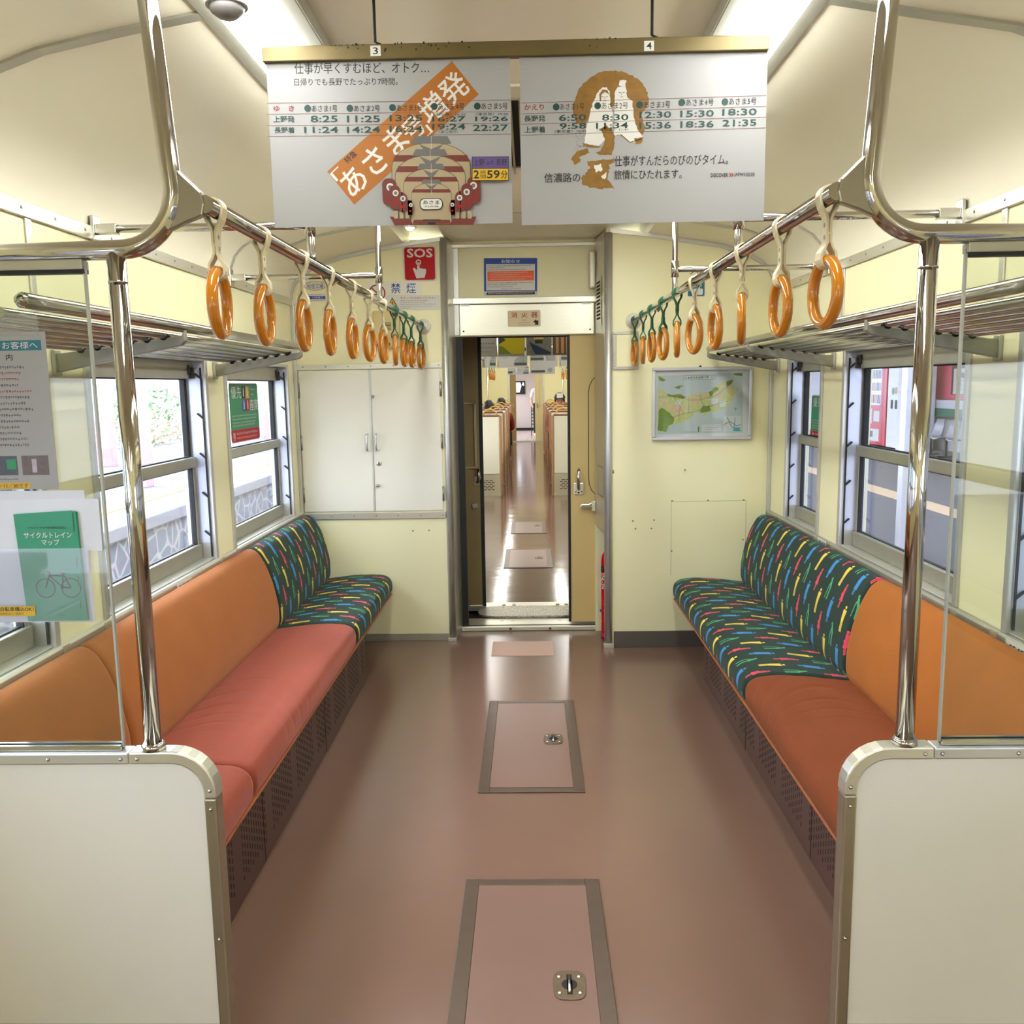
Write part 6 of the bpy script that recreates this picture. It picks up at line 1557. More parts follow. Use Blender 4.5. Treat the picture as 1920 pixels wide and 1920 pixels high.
BK = ((-1.022,1.095,-1.012,1.122),(-1.012,1.122,-0.986,1.097),(-0.986,1.097,-0.968,1.095),(-0.968,1.095,-0.980,1.121),(-0.980,1.121,-1.012,1.122),(-0.986,1.097,-0.982,1.126),(-1.012,1.122,-1.010,1.129),(-1.010,1.129,-1.022,1.131),(-0.987,1.127,-0.976,1.126),(-1.022,1.131,-1.026,1.124))
for q in BK: p.line(*q, 0.0028, INK, 1)
p.disc(-0.986, 1.097, 0.004, INK, 2)
p.scribble(-1.03, 1.160, -1.008, 1.164, INKGR, 1, 12); p.scribble(-1.03, 1.150, -1.014, 1.154, INKGR, 1, 13); p.scribble(-1.002, 1.033, -0.984, 1.039, INK, 1, 14)
for zq in (1.235, 1.215, 1.14, 1.10, 1.05): p.rect(-0.9525, zq, -0.9495, zq+0.02, mat('tab_dark', (16, 96, 72), 0.5), 1)
p.build('print', t)

# ================================================================== priority seat stickers in the windows
def pri(x, s, y0, y1, z0, z1, label):
    w, h = abs(y1-y0), z1-z0
    p = Print((x, y0, z0), (0, 1 if s > 0 else -1, 0), (0,0,1), (s,0,0)); p.tag = ('priority_seat_sticker', label, 'sticker', 'priority seat window stickers')
    p.rrect(0, 0, w, h, 0.02, INKW, 1); p.rrect(0.004, 0.004, w-0.004, h-0.004, 0.018, SIGNG, 2); p.rrect(0.004, 0.004, w-0.004, h*0.215, 0.016, SIGNRED, 3)
    p.text('優', w*0.07, h*0.74, w*0.23, h*0.945, INKW, 3, 0, 0.003); p.text('先', w*0.25, h*0.74, w*0.40, h*0.945, INKW, 3, 0, 0.003)
    p.text('座', w*0.68, h*0.52, w*0.83, h*0.72, INKW, 3, 0, 0.003); p.text('席', w*0.84, h*0.52, w*0.98, h*0.72, INKW, 3, 0, 0.003)
    for a, b, c, m_ in ((0.42,0.54,0.74,INK),(0.55,0.67,0.74,INKY),(0.42,0.54,0.52,INKBL),(0.55,0.67,0.52,SIGNRED)):
        p.rect(w*a, h*c, w*b, h*(c+0.205), m_, 3)
        p.disc(w*(a+b)/2, h*(c+0.165), w*0.014, INKW, 4); p.rect(w*((a+b)/2-0.016), h*(c+0.03), w*((a+b)/2+0.016), h*(c+0.145), INKW, 4)
    p.text('Priority', w*0.72, h*0.87, w*0.90, h*0.91, INKW, 3); p.text('Seat', w*0.74, h*0.79, w*0.84, h*0.82, INKW, 3)
    for i, f in enumerate((0.43,0.375,0.315,0.265)): p.scribble(w*0.06, h*f, w*(0.92-0.03*i), h*(f+0.03), INKW, 3, 200+i)
    p.text('携', w*0.06, h*0.04, w*0.14, h*0.18, INKW, 4); p.scribble(w*0.18, h*0.12, w*0.92, h*0.165, INKW, 4, 210); p.scribble(w*0.18, h*0.05, w*0.88, h*0.085, INKW, 4, 211)
    p.build('print')
pri(-1.4360, 1, 4.205, 4.655, 1.245, 1.535, 'green and red priority seat sticker on the window beside the salmon red bench')
pri(1.4160, -1, 4.500, 4.105, 1.205, 1.432, 'green and red priority seat sticker on the narrow window over the green bench')
def ledge_tag(x, s, y0, y1, z0, z1, txt, label):
    p = Print((x, y0 if s > 0 else y1, z0), (0, s, 0), (0,0,1), (s,0,0)); w, h = y1-y0, z1-z0; p.tag = ('ledge_label', label, 'label', 'small labels on the window ledges')
    p.rect(0, 0, w, h, INKW, 1); p.text(txt, w*0.12, h*0.25, w*0.88, h*0.75, INK, 2, 0, 0.01); p.build('print')
ledge_tag(XL+0.0226, 1, 3.20, 3.34, 0.745, 0.785, '予備座席', 'white label on the ledge above the brown backrest')
ledge_tag(XR-0.0226, -1, 3.90, 4.02, 0.752, 0.792, '優先座席', 'white label on the ledge above the dark green figured backrest')
ledge_tag(XR-0.0226, -1, 2.24, 2.40, 0.742, 0.786, '9E 9F 9G', 'white label marked 9E 9F on the ledge behind the clear glass screen')
# ================================================================== gangway and the next car
Y2, Y3 = 5.95, 23.9
gw = MB()
for x0, x1 in ((-0.60,-0.50),(0.44,0.54)): gw.box(x0, x1, YD+0.05, Y2, -0.05, 1.95)
gw.box(-0.60, 0.54, YD+0.05, Y2, 1.86, 1.95); gw.box(-0.60, 0.54, YD+0.05, Y2, -0.12, -0.04)
structure(gw.build('wall_gangway', mat('gangway_black', (24, 22, 20), 0.7, var=0.2)))
t = thing('gangway_plate', 'patterned steel gangway plate beyond the door sill', 'floor plate', (-0.05, 5.7, 0.0))
pts = []
for k in range(40):
    a = 2*PI*k/40; c_, s_ = math.cos(a), math.sin(a)
    pts.append((-0.02 + 0.345*math.copysign(abs(c_)**0.35, c_), 5.72 + 0.135*math.copysign(abs(s_)**0.75, s_)))
def checker():
    m = bpy.data.materials.new('chequer_plate'); m.use_nodes = True; N, L = m.node_tree.nodes, m.node_tree.links; p = N['Principled BSDF']
    p.inputs['Metallic'].default_value = 0.6; p.inputs['Roughness'].default_value = 0.4
    t_ = N.new('ShaderNodeTexCoord'); w = N.new('ShaderNodeTexWave'); w.inputs['Scale'].default_value = 22; w.inputs['Distortion'].default_value = 14; w.inputs['Detail Scale'].default_value = 3
    L.new(t_.outputs['Object'], w.inputs[0]); r = N.new('ShaderNodeValToRGB'); r.color_ramp.elements[0].color = rgb(120, 112, 96); r.color_ramp.elements[1].color = rgb(206, 202, 188)
    L.new(w.outputs['Fac'], r.inputs[0]); L.new(r.outputs[0], p.inputs['Base Color']); b = N.new('ShaderNodeBump'); b.inputs['Strength'].default_value = 0.5; L.new(w.outputs['Fac'], b.inputs['Height']); L.new(b.outputs[0], p.inputs['Normal']); return m
MB().prism(pts, 'z', 0.004, 0.016).build('tread', checker(), t)
mb = MB().box(-0.44, 0.40, 5.42, 5.585, -0.02, 0.002); mb.box(-0.44, 0.40, 5.86, 6.0, -0.02, 0.004); mb.build('rim_plate', ALUB, t)
mb = MB()
for x in (-0.20, -0.13, 0.17, 0.23): mb.box(x-0.012, x+0.012, 5.47, 5.50, 0.002, 0.010); mb.box(x-0.012, x+0.012, 5.91, 5.94, 0.004, 0.010)
mb.build('hinge_lug', ALUG, t)
# end wall of the next car, round its doorway
mb = MB(); mb.box(-1.36,-0.46,Y2,Y2+0.06,0,2.40); mb.box(0.40,1.34,Y2,Y2+0.06,0,2.40); mb.box(-0.46,0.40,Y2,Y2+0.06,1.835,2.40)
structure(mb.build('wall_next_near', CREAM))
mb = MB(); mb.box(-0.345,-0.322,Y2-0.05,Y2-0.01,0.0,1.83); mb.box(0.258,0.274,Y2-0.05,Y2-0.01,0.0,1.83); mb.box(-0.345,0.274,Y2-0.05,Y2-0.01,1.815,1.86)
structure(mb.build('trim_62', BLACK))
t = thing('door_2', None, None, (-0.45, Y2-0.03, 0.0), kind='structure')
boxo('door_leaf', -0.62, -0.343, Y2-0.045, Y2-0.012, 0.01, 1.83, LEAFD, t)
mb = MB()
for x0, x1, z0, z1 in ((-0.62,-0.365,1.385,1.395),(-0.62,-0.365,0.955,0.965),(-0.376,-0.362,0.96,1.395)): mb.box(x0, x1, Y2-0.062, Y2-0.045, z0, z1)
mb.build('window_frame', mat('olive_light', (190, 172, 128), 0.45), t)
MB().tube([(-0.366,Y2-0.05,0.86),(-0.352,Y2-0.085,0.87),(-0.350,Y2-0.09,0.90),(-0.354,Y2-0.085,0.955)], 0.011, 10).build('handle', STEEL, t)
boxo('handle_plate', -0.385, -0.348, Y2-0.052, Y2-0.045, 0.84, 0.90, ALUG, t, 0.002)
MB().bar((-0.40,Y2-0.06,0.70),(-0.365,Y2-0.06,0.708),0.018,0.03).build('latch', ALUG, t)
boxo('door_leaf', 0.272, 0.52, Y2-0.045, Y2-0.012, 0.01, 1.83, LEAFD, t)
t = thing('hose', 'black hose hanging down the dark side of the gangway', 'hose', (-0.43, 5.6, 0.05))
MB().tube([(-0.455,5.62,1.80),(-0.448,5.62,1.66),(-0.43,5.60,1.58),(-0.446,5.60,1.45),(-0.455,5.62,1.2)], 0.012, 8).build('upper_hose', mat('hose_grey', (120, 108, 96), 0.5), t)
MB().tube([(-0.455,5.62,0.60),(-0.448,5.60,0.40),(-0.435,5.58,0.22),(-0.42,5.56,0.12),(-0.43,5.60,0.07)], 0.012, 8).build('lower_hose', mat('hose_grey'  , (120, 108, 96), 0.5), t)
# shell
FL2 = mat('floor_vinyl_wavy', (104, 80, 70), 0.12, var=0.06, scale=3, bump=0.22, bscale=2.2, stretch=(0.5, 2.2, 1))
structure(MB().box(-1.46, 1.44, Y2+0.0, Y3, -0.08, 0.0).build('floor', FL2))
CE2 = mat('ceiling_pale', (226, 220, 200), 0.3, var=0.02)
mb = MB(); sweep_strip(mb, CL + [(-0.47,2.335),(0.43,2.335)] + CR, Y2, Y3+0.1)
mb.add([(-1.36,Y2,2.0),(-1.36,Y3,2.0),(-1.46,Y3,2.5),(-1.46,Y2,2.5),(1.44,Y2,2.5),(1.44,Y3,2.5),(1.335,Y3,2.0),(1.335,Y2,2.0)], [(0,1,2,3),(3,2,5,4),(4,5,6,7)])
structure(mb.build('ceiling', CE2, recalc=False))
W2 = [(8.0+3.0*i, 9.0+3.0*i) for i in range(5)]
for nm, x, s in (('wall_left', XL, -1), ('wall_right', XR, 1)):
    mb = MB(); xo = x + s*0.1; a, b = min(x, xo), max(x, xo)
    mb.box(a, b, Y2, Y3, -0.05, ZS); mb.box(a, b, Y2, Y3, ZW, 2.06); y = Y2
    for w0, w1 in W2: mb.box(a, b, y, w0, ZS, ZW); y = w1
    mb.box(a, b, y, Y3, ZS, ZW); structure(mb.build(nm, CREAM))
    mb = MB()
    for w0, w1 in W2:
        for q in ((w0, w0+.03, ZS, ZW), (w1-.03, w1, ZS, ZW), (w0, w1, ZS, ZS+.05), (w0, w1, 1.18, 1.22), (w0, w1, ZW-.06, ZW)): mb.box((a+b)/2-.01, (a+b)/2+.01, q[0], q[1], q[2], q[3])
    structure(mb.build('trim_%d' % (63 if s < 0 else 64), ALU))
for x0, x1, tx in ((-0.655, -0.530, 'left'), (0.470, 0.600, 'right')):
    lamp(x0, x1, 7.6, 23.4, 0, 'long fluorescent strip on the next carriage ceiling, %s' % ('SOS sign side' if x0 < 0 else 'map side'), LAMPN)
# hatch and seam lines on its floor
hatch(-0.24, 0.17, 7.18, 8.03, 'floor hatch with bright frame in the next carriage, just past the gangway', 0.06, 7.6, 1.3)
hatch(-0.22, 0.15, 8.9, 9.7, 'second floor hatch in the next carriage, farther from the gangway', 0.06, 9.4, 1.2)
# transverse seats: tall backs with pale end panels and hoop handles
def seat_unit(s, x_aisle, first):
    t = thing('transverse_seat', None, 'seat', (0, 0, 0))
    xw = XL+0.004 if s < 0 else XR-0.004
    a, b = sorted((x_aisle, xw))
    boxo('back', a, b, -0.05, 0.05, 0.30, 1.09, CREAMW, t, 0.012)
    tp = MB().box(a, b, -0.055, 0.055, 1.088, 1.112); tp.build('top_board', mat('seat_top_brown', (120, 74, 56), 0.5), t, 0.008)
    e0, e1 = sorted((x_aisle, x_aisle - s*0.0 + (-s)*0.028))
    boxo('edge_board', e0, e1, -0.06, 0.06, 0.02, 1.10, mat('seat_edge_brown', (170, 128, 92), 0.45), t, 0.008)
    c = x_aisle + s*0.13
    MB().tube([(c + 0.10*math.cos(q), 0.0, 1.09 + 0.10*math.sin(q)) for q in [PI*k/12 for k in range(13)]], 0.011, 10).build('hoop_handle', mat('hoop_yellow', (204, 168, 84), 0.35), t)
    for d in ((1,) if first else (-1, 1)):
        y0, y1 = sorted((d*0.06, d*0.52))
        boxo('cushion', a+0.03, b-0.03, y0, y1, 0.33, 0.46, mat('seat_maroon', (140, 52, 50), 0.8, var=0.1), t, 0.03)
        boxo('cushion_cover', a, b, *sorted((d*0.44, d*0.535)), 0.42, 0.475, mat('cover_white', (226, 222, 214), 0.6), t, 0.02)
    k = MB().box(a, b, -0.055, 0.055, 0.0, 0.30)
    h = k
    if first:
        for r_ in range(6):
            for q in range(4):
                x = x_aisle + s*(0.10 + q*0.055 + (0.027 if r_ % 2 else 0)); z = 0.09 + r_*0.025
                h.add([(x-0.02,-0.0565,z-0.005),(x+0.02,-0.0565,z-0.005),(x+0.02,-0.0565,z+0.005),(x-0.02,-0.0565,z+0.005)], [(0,1,2,3)], 1)
    k.build('kick_plate', [ALUB, HOLE], t)
    return t
def tree_of(o): return [(c, [g for g in bpy.data.objects if g.parent == c]) for c in bpy.data.objects if c.parent == o]
SIDE = {-1: 'SOS sign side', 1: 'map side'}
nth = ['second', 'third', 'fourth', 'fifth', 'sixth']
for s, xa in ((-1, -0.425), (1, 0.312)):
    f = seat_unit(s, xa, True); f.location = (0, 12.1, 0)
    prop(f, 'seat back with white end panel and perforated kick plate, %s of the far aisle' % ('cap wearer' if s > 0 else 'dark hair'), 'seat', 'transverse seats in the next carriage')
    g0 = None
    for i in range(5):
        if g0 is None: g0 = seat_unit(s, xa, False); tr = tree_of(g0); o = g0
        else: o = copy_thing(g0, tr)
        o.location = (0, 13.65 + i*1.55, 0)
        prop(o, '%s row of far transverse seats along the %s of the aisle' % (nth[i], SIDE[s]), 'seat', 'transverse seats in the next carriage')
# hanging posters of the next car
PH = {'dark': mat('print_dark', (48, 50, 52), 0.5, var=0.5, scale=40), 'mid': mat('print_mid', (120, 122, 120), 0.5, var=0.5, scale=30)}
def far_poster(y, x0, x1, z0, z1, label, draw):
    t = thing('far_poster', label, 'poster', ((x0+x1)/2, y, z0), 'posters hanging in the next carriage')
    boxo('paper', x0, x1, y, y+0.001, z0, z1, PAPER, t); p = Print((x0, y, z0), (1,0,0), (0,0,1), (0,-1,0)); draw(p, x1-x0, z1-z0); p.build('print', t)
    MB().tube([((x0+x1)/2, y+0.002, z1), ((x0+x1)/2, y+0.002, 2.32)], 0.003, 6).build('hanger', ALUG, t)
def dA(p, w, h):
    p.poly([(0.02,h*.62),(w*.5,h*.72),(w*.95,h*.98),(w*.9,h*.75),(w*.55,h*.6),(0.02,h*.5)], PH['dark'], 1)
    for i in range(7): p.disc(w*(.12+.12*i), h*.32, 0.005, INK, 1, 8)
    p.scribble(0.02, h*.20, w*.9, h*.24, INKGR, 1, 5); p.scribble(0.02, h*.10, w*.7, h*.13, INKGR, 1, 6)
def dB(p, w, h):
    p.rect(0.01, h*.06, w-0.01, h*.62, mat('print_sky', (120, 150, 160), 0.5), 1); p.poly([(0.01,h*.06),(w-.01,h*.06),(w-.01,h*.48),(w*.6,h*.46),(w*.35,h*.5),(0.01,h*.42)], mat('print_rape', (196, 182, 40), 0.5), 2)
    p.poly([(0.01,h*.3),(w*.3,h*.4),(w*.2,h*.46),(0.01,h*.5)], mat('print_forest', (52, 76, 60), 0.5), 3); p.poly([(0.01,h*.06),(w*.5,h*.06),(w*.2,h*.24),(0.01,h*.26)], mat('print_meadow', (120, 136, 44), 0.5), 3)
def dC(p, w, h):
    p.rect(0.005, 0.005, w-.005, h-.005, PH['mid'], 1); p.poly([(w*.1,h*.35),(w*.95,h*.08),(w*.95,0.01),(w*.35,0.01)], mat('print_navy', (40, 56, 92), 0.5), 2)
    p.rect(w*.3, h*.40, w*.68, h*.62, mat('print_butter', (206, 190, 120), 0.5), 2); p.rect(w*.28, h*.62, w*.72, h*.70, PH['dark'], 2); p.rect(w*.34, h*.30, w*.64, h*.40, PH['dark'], 2)
def dD(p, w, h):
    p.rect(0.005, 0.005, w-.005, h-.005, mat('print_umber', (96, 78, 62), 0.5, var=.4, scale=30), 1)
    for i in range(5): p.rect(w*(.12+.18*i), h*.05, w*(.22+.18*i), h*.75, mat('print_salmon', (190, 140, 108), 0.5), 2)
def dE(p, w, h):
    p.scribble(w*.1, h*.45, w*.35, h*.55, INKGR, 1, 7); p.scribble(w*.14, h*.6, w*.3, h*.7, INKGR, 1, 8)
    p.poly([(w*.52,h*.12),(w*.56,h*.35),(w*.72,h*.62),(w*.98,h*.58),(w*.98,h*.1)], PH['mid'], 1); p.rect(w*.55, h*.1, w*.97, h*.24, PH['dark'], 2); p.rect(w*.68, h*.82, w*.95, h*.98, INK, 1)
def dF(p, w, h):
    p.rect(w*.03, h*.3, w*.5, h*.75, PH['mid'], 1); p.disc(w*.16, h*.68, w*.09, PH['dark'], 2); p.rect(w*.03, h*.35, w*.5, h*.47, PH['dark'], 2); p.rect(w*.58, h*.3, w*.92, h*.88, PH['mid'], 1); p.poly([(w*.58,h*.5),(w*.8,h*.88),(w*.58,h*.88)], PH['dark'], 2)
def dG(p, w, h): p.rect(w*.05, h*.2, w*.6, h*.5, PH['dark'], 1); p.disc(w*.8, h*.5, w*.1, PH['mid'], 1)
for a in ((8.0,-0.475,-0.290,1.762,2.12,'monochrome lettered poster hanging first in the next carriage',dA),(8.0,-0.284,-0.044,1.762,2.12,'poster with yellow field landscape hanging in the next carriage',dB),(8.0,-0.030,0.198,1.764,2.12,'poster with a pale train front on dark blue in the next carriage',dC),(8.0,0.203,0.46,1.764,2.12,'poster with brown upright bars at the edge of the doorway view',dD),
          (11.6,-0.41,-0.03,1.735,1.99,'cream poster with house roof drawing, second row in the next carriage',dE),(11.6,0.0,0.36,1.74,1.99,'poster with two grey building photos, second row in the next carriage',dF),(11.6,-0.62,-0.44,1.74,1.99,'narrow monochrome poster cut off at the edge of the second row',dE),(11.6,0.40,0.62,1.74,1.99,'narrow poster with pale teal print at the edge of the second row',dF),
          (16.0,-0.40,-0.25,1.70,1.82,'small low white poster of the third row, dark strip print',dG),(16.0,-0.24,-0.02,1.70,1.84,'grey roofed house poster of the third row',dE),(16.0,0.0,0.45,1.70,1.84,'wide white low poster of the third row with two grey dots',dG)):
    far_poster(*a)
# straps and poles further on
k = 0
for x, ys in ((-0.60, (9.6, 13.2, 13.6, 14.0, 14.5, 15.0)), (0.57, (13.4, 13.9, 15.2, 15.7))):
    for i, y in enumerate(ys):
        o = copy_thing(st_w, tree_w) if i % 2 == 0 else copy_thing(st_g, tree_g)
        o.location = (x, y, 1.84); prop(o, '%s orange strap from the gangway on the next carriage %s' % (ordi[i], SIDE[-1 if x < 0 else 1]), 'strap', 'orange hanging straps of the next carriage')
for x, l in ((-0.60, 'SOS sign side'), (0.57, 'map side')):
    t = thing('strap_rail', 'thin strap rail in the next carriage on the %s' % l, 'handrail', (x, 15, 1.84), 'strap rails of the next carriage')
    MB().tube([(x, 9.0, 1.84), (x, 17.0, 1.84)], 0.016, 10).build('rail', CHROME, t)
    for y in (9.2, 13.0, 16.8): MB().tube([(x, y, 1.84), (x, y, 2.31)], 0.012, 10).build('hanger', CHROME, t)
for x, y, l in ((-0.78, 16.2, 'chrome pole beyond the dark haired passenger'), (0.70, 19.0, 'chrome pole beyond the passenger in the cap')):
    t = thing('upright_pole', l, 'pole', (x, y, 0), 'upright poles in the next carriage')
    MB().tube([(x, y, 0.0), (x, y, 2.29)], 0.02, 12).build('tube', CHROME, t); MB().lathe([(0.035,2.27),(0.035,2.29)], (x, y, 0), 'z', 14).build('flange', ALUB, t)
# far end wall, doorway with two leaves
mb = MB(); mb.box(-1.36,-0.60,Y3,Y3+0.06,0,2.40); mb.box(0.37,1.34,Y3,Y3+0.06,0,2.40); mb.box(-0.60,0.37,Y3,Y3+0.06,1.84,2.40)
structure(mb.build('wall_next_far', CREAM))
mb = MB(); mb.box(-0.60,-0.545,Y3-0.02,Y3,0,1.86); mb.box(0.335,0.375,Y3-0.02,Y3,0,1.86); mb.box(-0.6,0.375,Y3-0.02,Y3,1.83,1.88); mb.box(-0.6,0.375,Y3-0.06,Y3+0.02,0.0,0.03)
structure(mb.build('trim_65', ALU))
t = thing('door_3', None, None, (0.2, Y3, 0), kind='structure')
boxo('door_leaf', 0.125, 0.34, Y3+0.005, Y3+0.035, 0.0, 1.84, mat('far_leaf', (212, 196, 148), 0.5), t)
boxo('door_leaf', -0.545, -0.385, Y3+0.005, Y3+0.035, 0.0, 1.84, LEAFD, t)
mb = MB()
for q in ((0.245,0.252,0.95,1.62),(0.245,0.30,0.945,0.952),(0.245,0.30,1.62,1.627)): mb.box(q[0], q[1], Y3, Y3+0.006, q[2], q[3])
mb.build('window_groove', RACKM, t)
mb = MB(); mb.bar((0.19,Y3-0.02,0.90),(0.185,Y3-0.02,1.02),0.03,0.02); mb.bar((-0.45,Y3-0.02,0.93),(-0.445,Y3-0.02,1.02),0.03,0.02); mb.build('handle', STEEL, t)
# third car beyond
structure(MB().box(-1.4, 1.4, Y3+0.0, 31.0, -0.08, 0.0).build('floor', mat('floor_mauve', (150, 134, 132), 0.25, var=0.05)))
W3 = mat('wall_mauve', (188, 176, 170), 0.5, var=0.02)
mb = MB(); mb.box(-1.4,1.4,30.0,30.1,0,2.4); mb.box(-1.42,-1.36,Y3+.06,30,0,0.8); mb.box(1.34,1.4,Y3+.06,30,0,0.8); mb.box(-1.42,-1.36,Y3+.06,30,1.7,2.4); mb.box(1.34,1.4,Y3+.06,30,1.7,2.4); mb.box(-1.4,1.4,Y3+0.06,30,2.36,2.42)
structure(mb.build('wall_third_far', W3))
structure(MB().box(-1.36, 1.34, 29.96, 30.0, 0.0, 0.09).build('baseboard_far', DARK))
t = thing('window_20', None, None, (-0.34, 30, 1.25), kind='structure')
boxo('pane', -0.47, -0.21, 29.985, 29.995, 1.28, 1.61, emit('daylight_pane', (236, 242, 255), 1.6), t)
mb = MB(); mb.box(-0.50,-0.47,29.96,30,1.25,1.64); mb.box(-0.21,-0.17,29.96,30,1.25,1.64); mb.box(-0.5,-0.17,29.96,30,1.22,1.28); mb.box(-0.5,-0.17,29.96,30,1.61,1.66); mb.prism([(-0.36,1.28),(-0.21,1.28),(-0.21,1.5),(-0.28,1.52),(-0.25,1.61),(-0.33,1.61),(-0.30,1.48)], 'y', 29.97, 29.984)
mb.build('frame', BLACK, t)
for x0 in (-0.66, 0.48): lamp(x0, x0+0.12, 24.6, 29.6, 0, 'fluorescent strip in the last carriage, over the %s' % ('standing person' if x0 > 0 else 'small end window'), LAMPN)
t = thing('bar_rack', 'black barred rack beside the standing person in the last carriage', 'rack', (0.12, 26.6, 0))
mb = MB()
for z in (0.35,0.45,0.55,0.65,0.75,0.85): mb.bar((0.02,26.6,z),(0.4,26.6,z),0.02,0.03)
for x in (0.03,0.2,0.38): mb.bar((x,26.6,0),(x,26.6,0.88),0.025,0.025,(0,1,0))
mb.build('bars', BLACK, t)
# ------------------------------------------------------------------ people
SKIN = mat('skin', (214, 160, 130), 0.5, var=0.04); HAIR = mat('hair_black', (22, 20, 20), 0.45, var=0.2)
def person(name, label, J, edges, rad, loc, yaw, clothes, top=None):
    """one continuous skinned body from joints; hair and clothing are children."""
    me = bpy.data.meshes.new(name); keys = list(J); me.from_pydata([J[k] for k in keys], [(keys.index(a), keys.index(b)) for a, b in edges], []); me.update()
    me.materials.append(SKIN)
    o = bpy.data.objects.new(name, me); COL.objects.link(o); o.location = loc; o.rotation_euler = (0, 0, yaw)
    md = o.modifiers.new('skin', 'SKIN'); me.skin_vertices  # radii per joint
    for i, k in enumerate(keys): me.skin_vertices[0].data[i].radius = rad[k]; me.skin_vertices[0].data[i].use_root = (k == 'pelvis')
    o.modifiers.new('sub', 'SUBSURF').levels = 2; o.modifiers['sub'].render_levels = 2
    for p in me.polygons: p.use_smooth = True
    md.use_smooth_shade = True
    prop(o, label, 'person')
    for nm, ks, m, gr in clothes:
        mc = bpy.data.meshes.new(nm); mc.from_pydata([J[k] for k in ks], [(ks.index(a), ks.index(b)) for a, b in edges if a in ks and b in ks], []); mc.update(); mc.materials.append(m)
        c = bpy.data.objects.new(nm, mc); COL.objects.link(c); c.parent = o
        s_ = c.modifiers.new('skin', 'SKIN'); s_.use_smooth_shade = True
        for i, k in enumerate(ks): mc.skin_vertices[0].data[i].radius = (rad[k][0]*gr+0.004, rad[k][1]*gr+0.004); mc.skin_vertices[0].data[i].use_root = (i == 0)
        c.modifiers.new('sub', 'SUBSURF').render_levels = 2
    return o
def head_bits(o, J, hair_m, cap=None, face=True):
    h = Vector(J['head'])
    mb = MB(); seg = 20; vs = []; rows = 8
    for i in range(rows+1):
        a = (PI*0.58)*i/rows
        for j in range(seg):
            b = 2*PI*j/seg; fr = max(0, -math.sin(b))
            aa = a*(1-0.38*fr)
            vs.append((h.x + 0.090*math.sin(aa)*math.cos(b), h.y + 0.012 + 0.108*math.sin(aa)*math.sin(b), h.z + 0.022 + 0.112*math.cos(aa)))
    mb.add(vs, [(i*seg+j, i*seg+(j+1) % seg, (i+1)*seg+(j+1) % seg, (i+1)*seg+j) for i in range(rows) for j in range(seg)], 0, True)
    mb.build('hair', hair_m, o)
    if cap:
        mb = MB(); vs = []
        for i in range(6):
            a = PI*0.46*i/5
            for j in range(seg): b = 2*PI*j/seg; vs.append((h.x + 0.098*math.sin(a)*math.cos(b), h.y + 0.012 + 0.116*math.sin(a)*math.sin(b), h.z + 0.040 + 0.112*math.cos(a)))
        mb.add(vs, [(i*seg+j, i*seg+(j+1) % seg, (i+1)*seg+(j+1) % seg, (i+1)*seg+j) for i in range(5) for j in range(seg)], 0, True)
        c = mb.build('cap', cap[0], o)
        MB().prism([(-0.085,-0.09),(-0.06,-0.165),(0,-0.19),(0.06,-0.165),(0.085,-0.09)], 'z', h.z+0.048, h.z+0.056).build('cap_brim', cap[1], c)
        MB().prism([(-0.05,-0.112),(0.05,-0.112),(0.045,-0.095),(-0.045,-0.095)], 'z', h.z+0.06, h.z+0.135).build('cap_front', cap[2], c)
    if face:
        e = MB()
        for x in (-0.031, 0.031): e.lathe([(0,-0.007),(0.008,-0.004),(0.011,0)], (h.x+x, h.y-0.083, h.z+0.004), 'y', 10)
        e.build('eye', HAIR, o)
        MB().prism([(-0.016,-0.046),(0.016,-0.046),(0.006,0.006),(-0.006,0.006)], 'y', h.y-0.108, h.y-0.08).build('nose', SKIN, o, 0.006)
        boxo('mouth', h.x-0.024, h.x+0.024, h.y-0.090, h.y-0.078, h.z-0.070, h.z-0.062, mat('lip', (170, 92, 84), 0.5), o, 0.003)
        er = MB()
        for x in (-0.086, 0.086): er.lathe([(0.004,-0.01),(0.02,-0.004),(0.022,0.004),(0.004,0.008)], (h.x+x, h.y+0.01, h.z-0.012), 'x', 10)
        er.build('ear', SKIN, o)
# seated pose, facing -Y (towards the viewer)
JS = {'pelvis':(0,0,0.50),'waist':(0,0.01,0.66),'chest':(0,0.02,0.84),'neckb':(0,0.01,0.985),'neck':(0,0.0,1.04),'head':(0,-0.005,1.155),'crown':(0,0.0,1.235),
      'shl':(-0.17,0.02,0.94),'ell':(-0.21,-0.06,0.70),'wrl':(-0.12,-0.28,0.62),'hal':(-0.09,-0.35,0.60),'shr':(0.17,0.02,0.94),'elr':(0.21,-0.06,0.70),'wrr':(0.12,-0.28,0.62),'har':(0.09,-0.35,0.60),
      'hil':(-0.095,-0.04,0.50),'knl':(-0.12,-0.43,0.50),'anl':(-0.12,-0.42,0.09),'tol':(-0.12,-0.55,0.04),'hir':(0.095,-0.04,0.50),'knr':(0.12,-0.43,0.50),'anr':(0.12,-0.42,0.09),'tor':(0.12,-0.55,0.04)}
ES = [('pelvis','waist'),('waist','chest'),('chest','neckb'),('neckb','neck'),('neck','head'),('head','crown'),('chest','shl'),('shl','ell'),('ell','wrl'),('wrl','hal'),('chest','shr'),('shr','elr'),('elr','wrr'),('wrr','har'),
      ('pelvis','hil'),('hil','knl'),('knl','anl'),('anl','tol'),('pelvis','hir'),('hir','knr'),('knr','anr'),('anr','tor')]
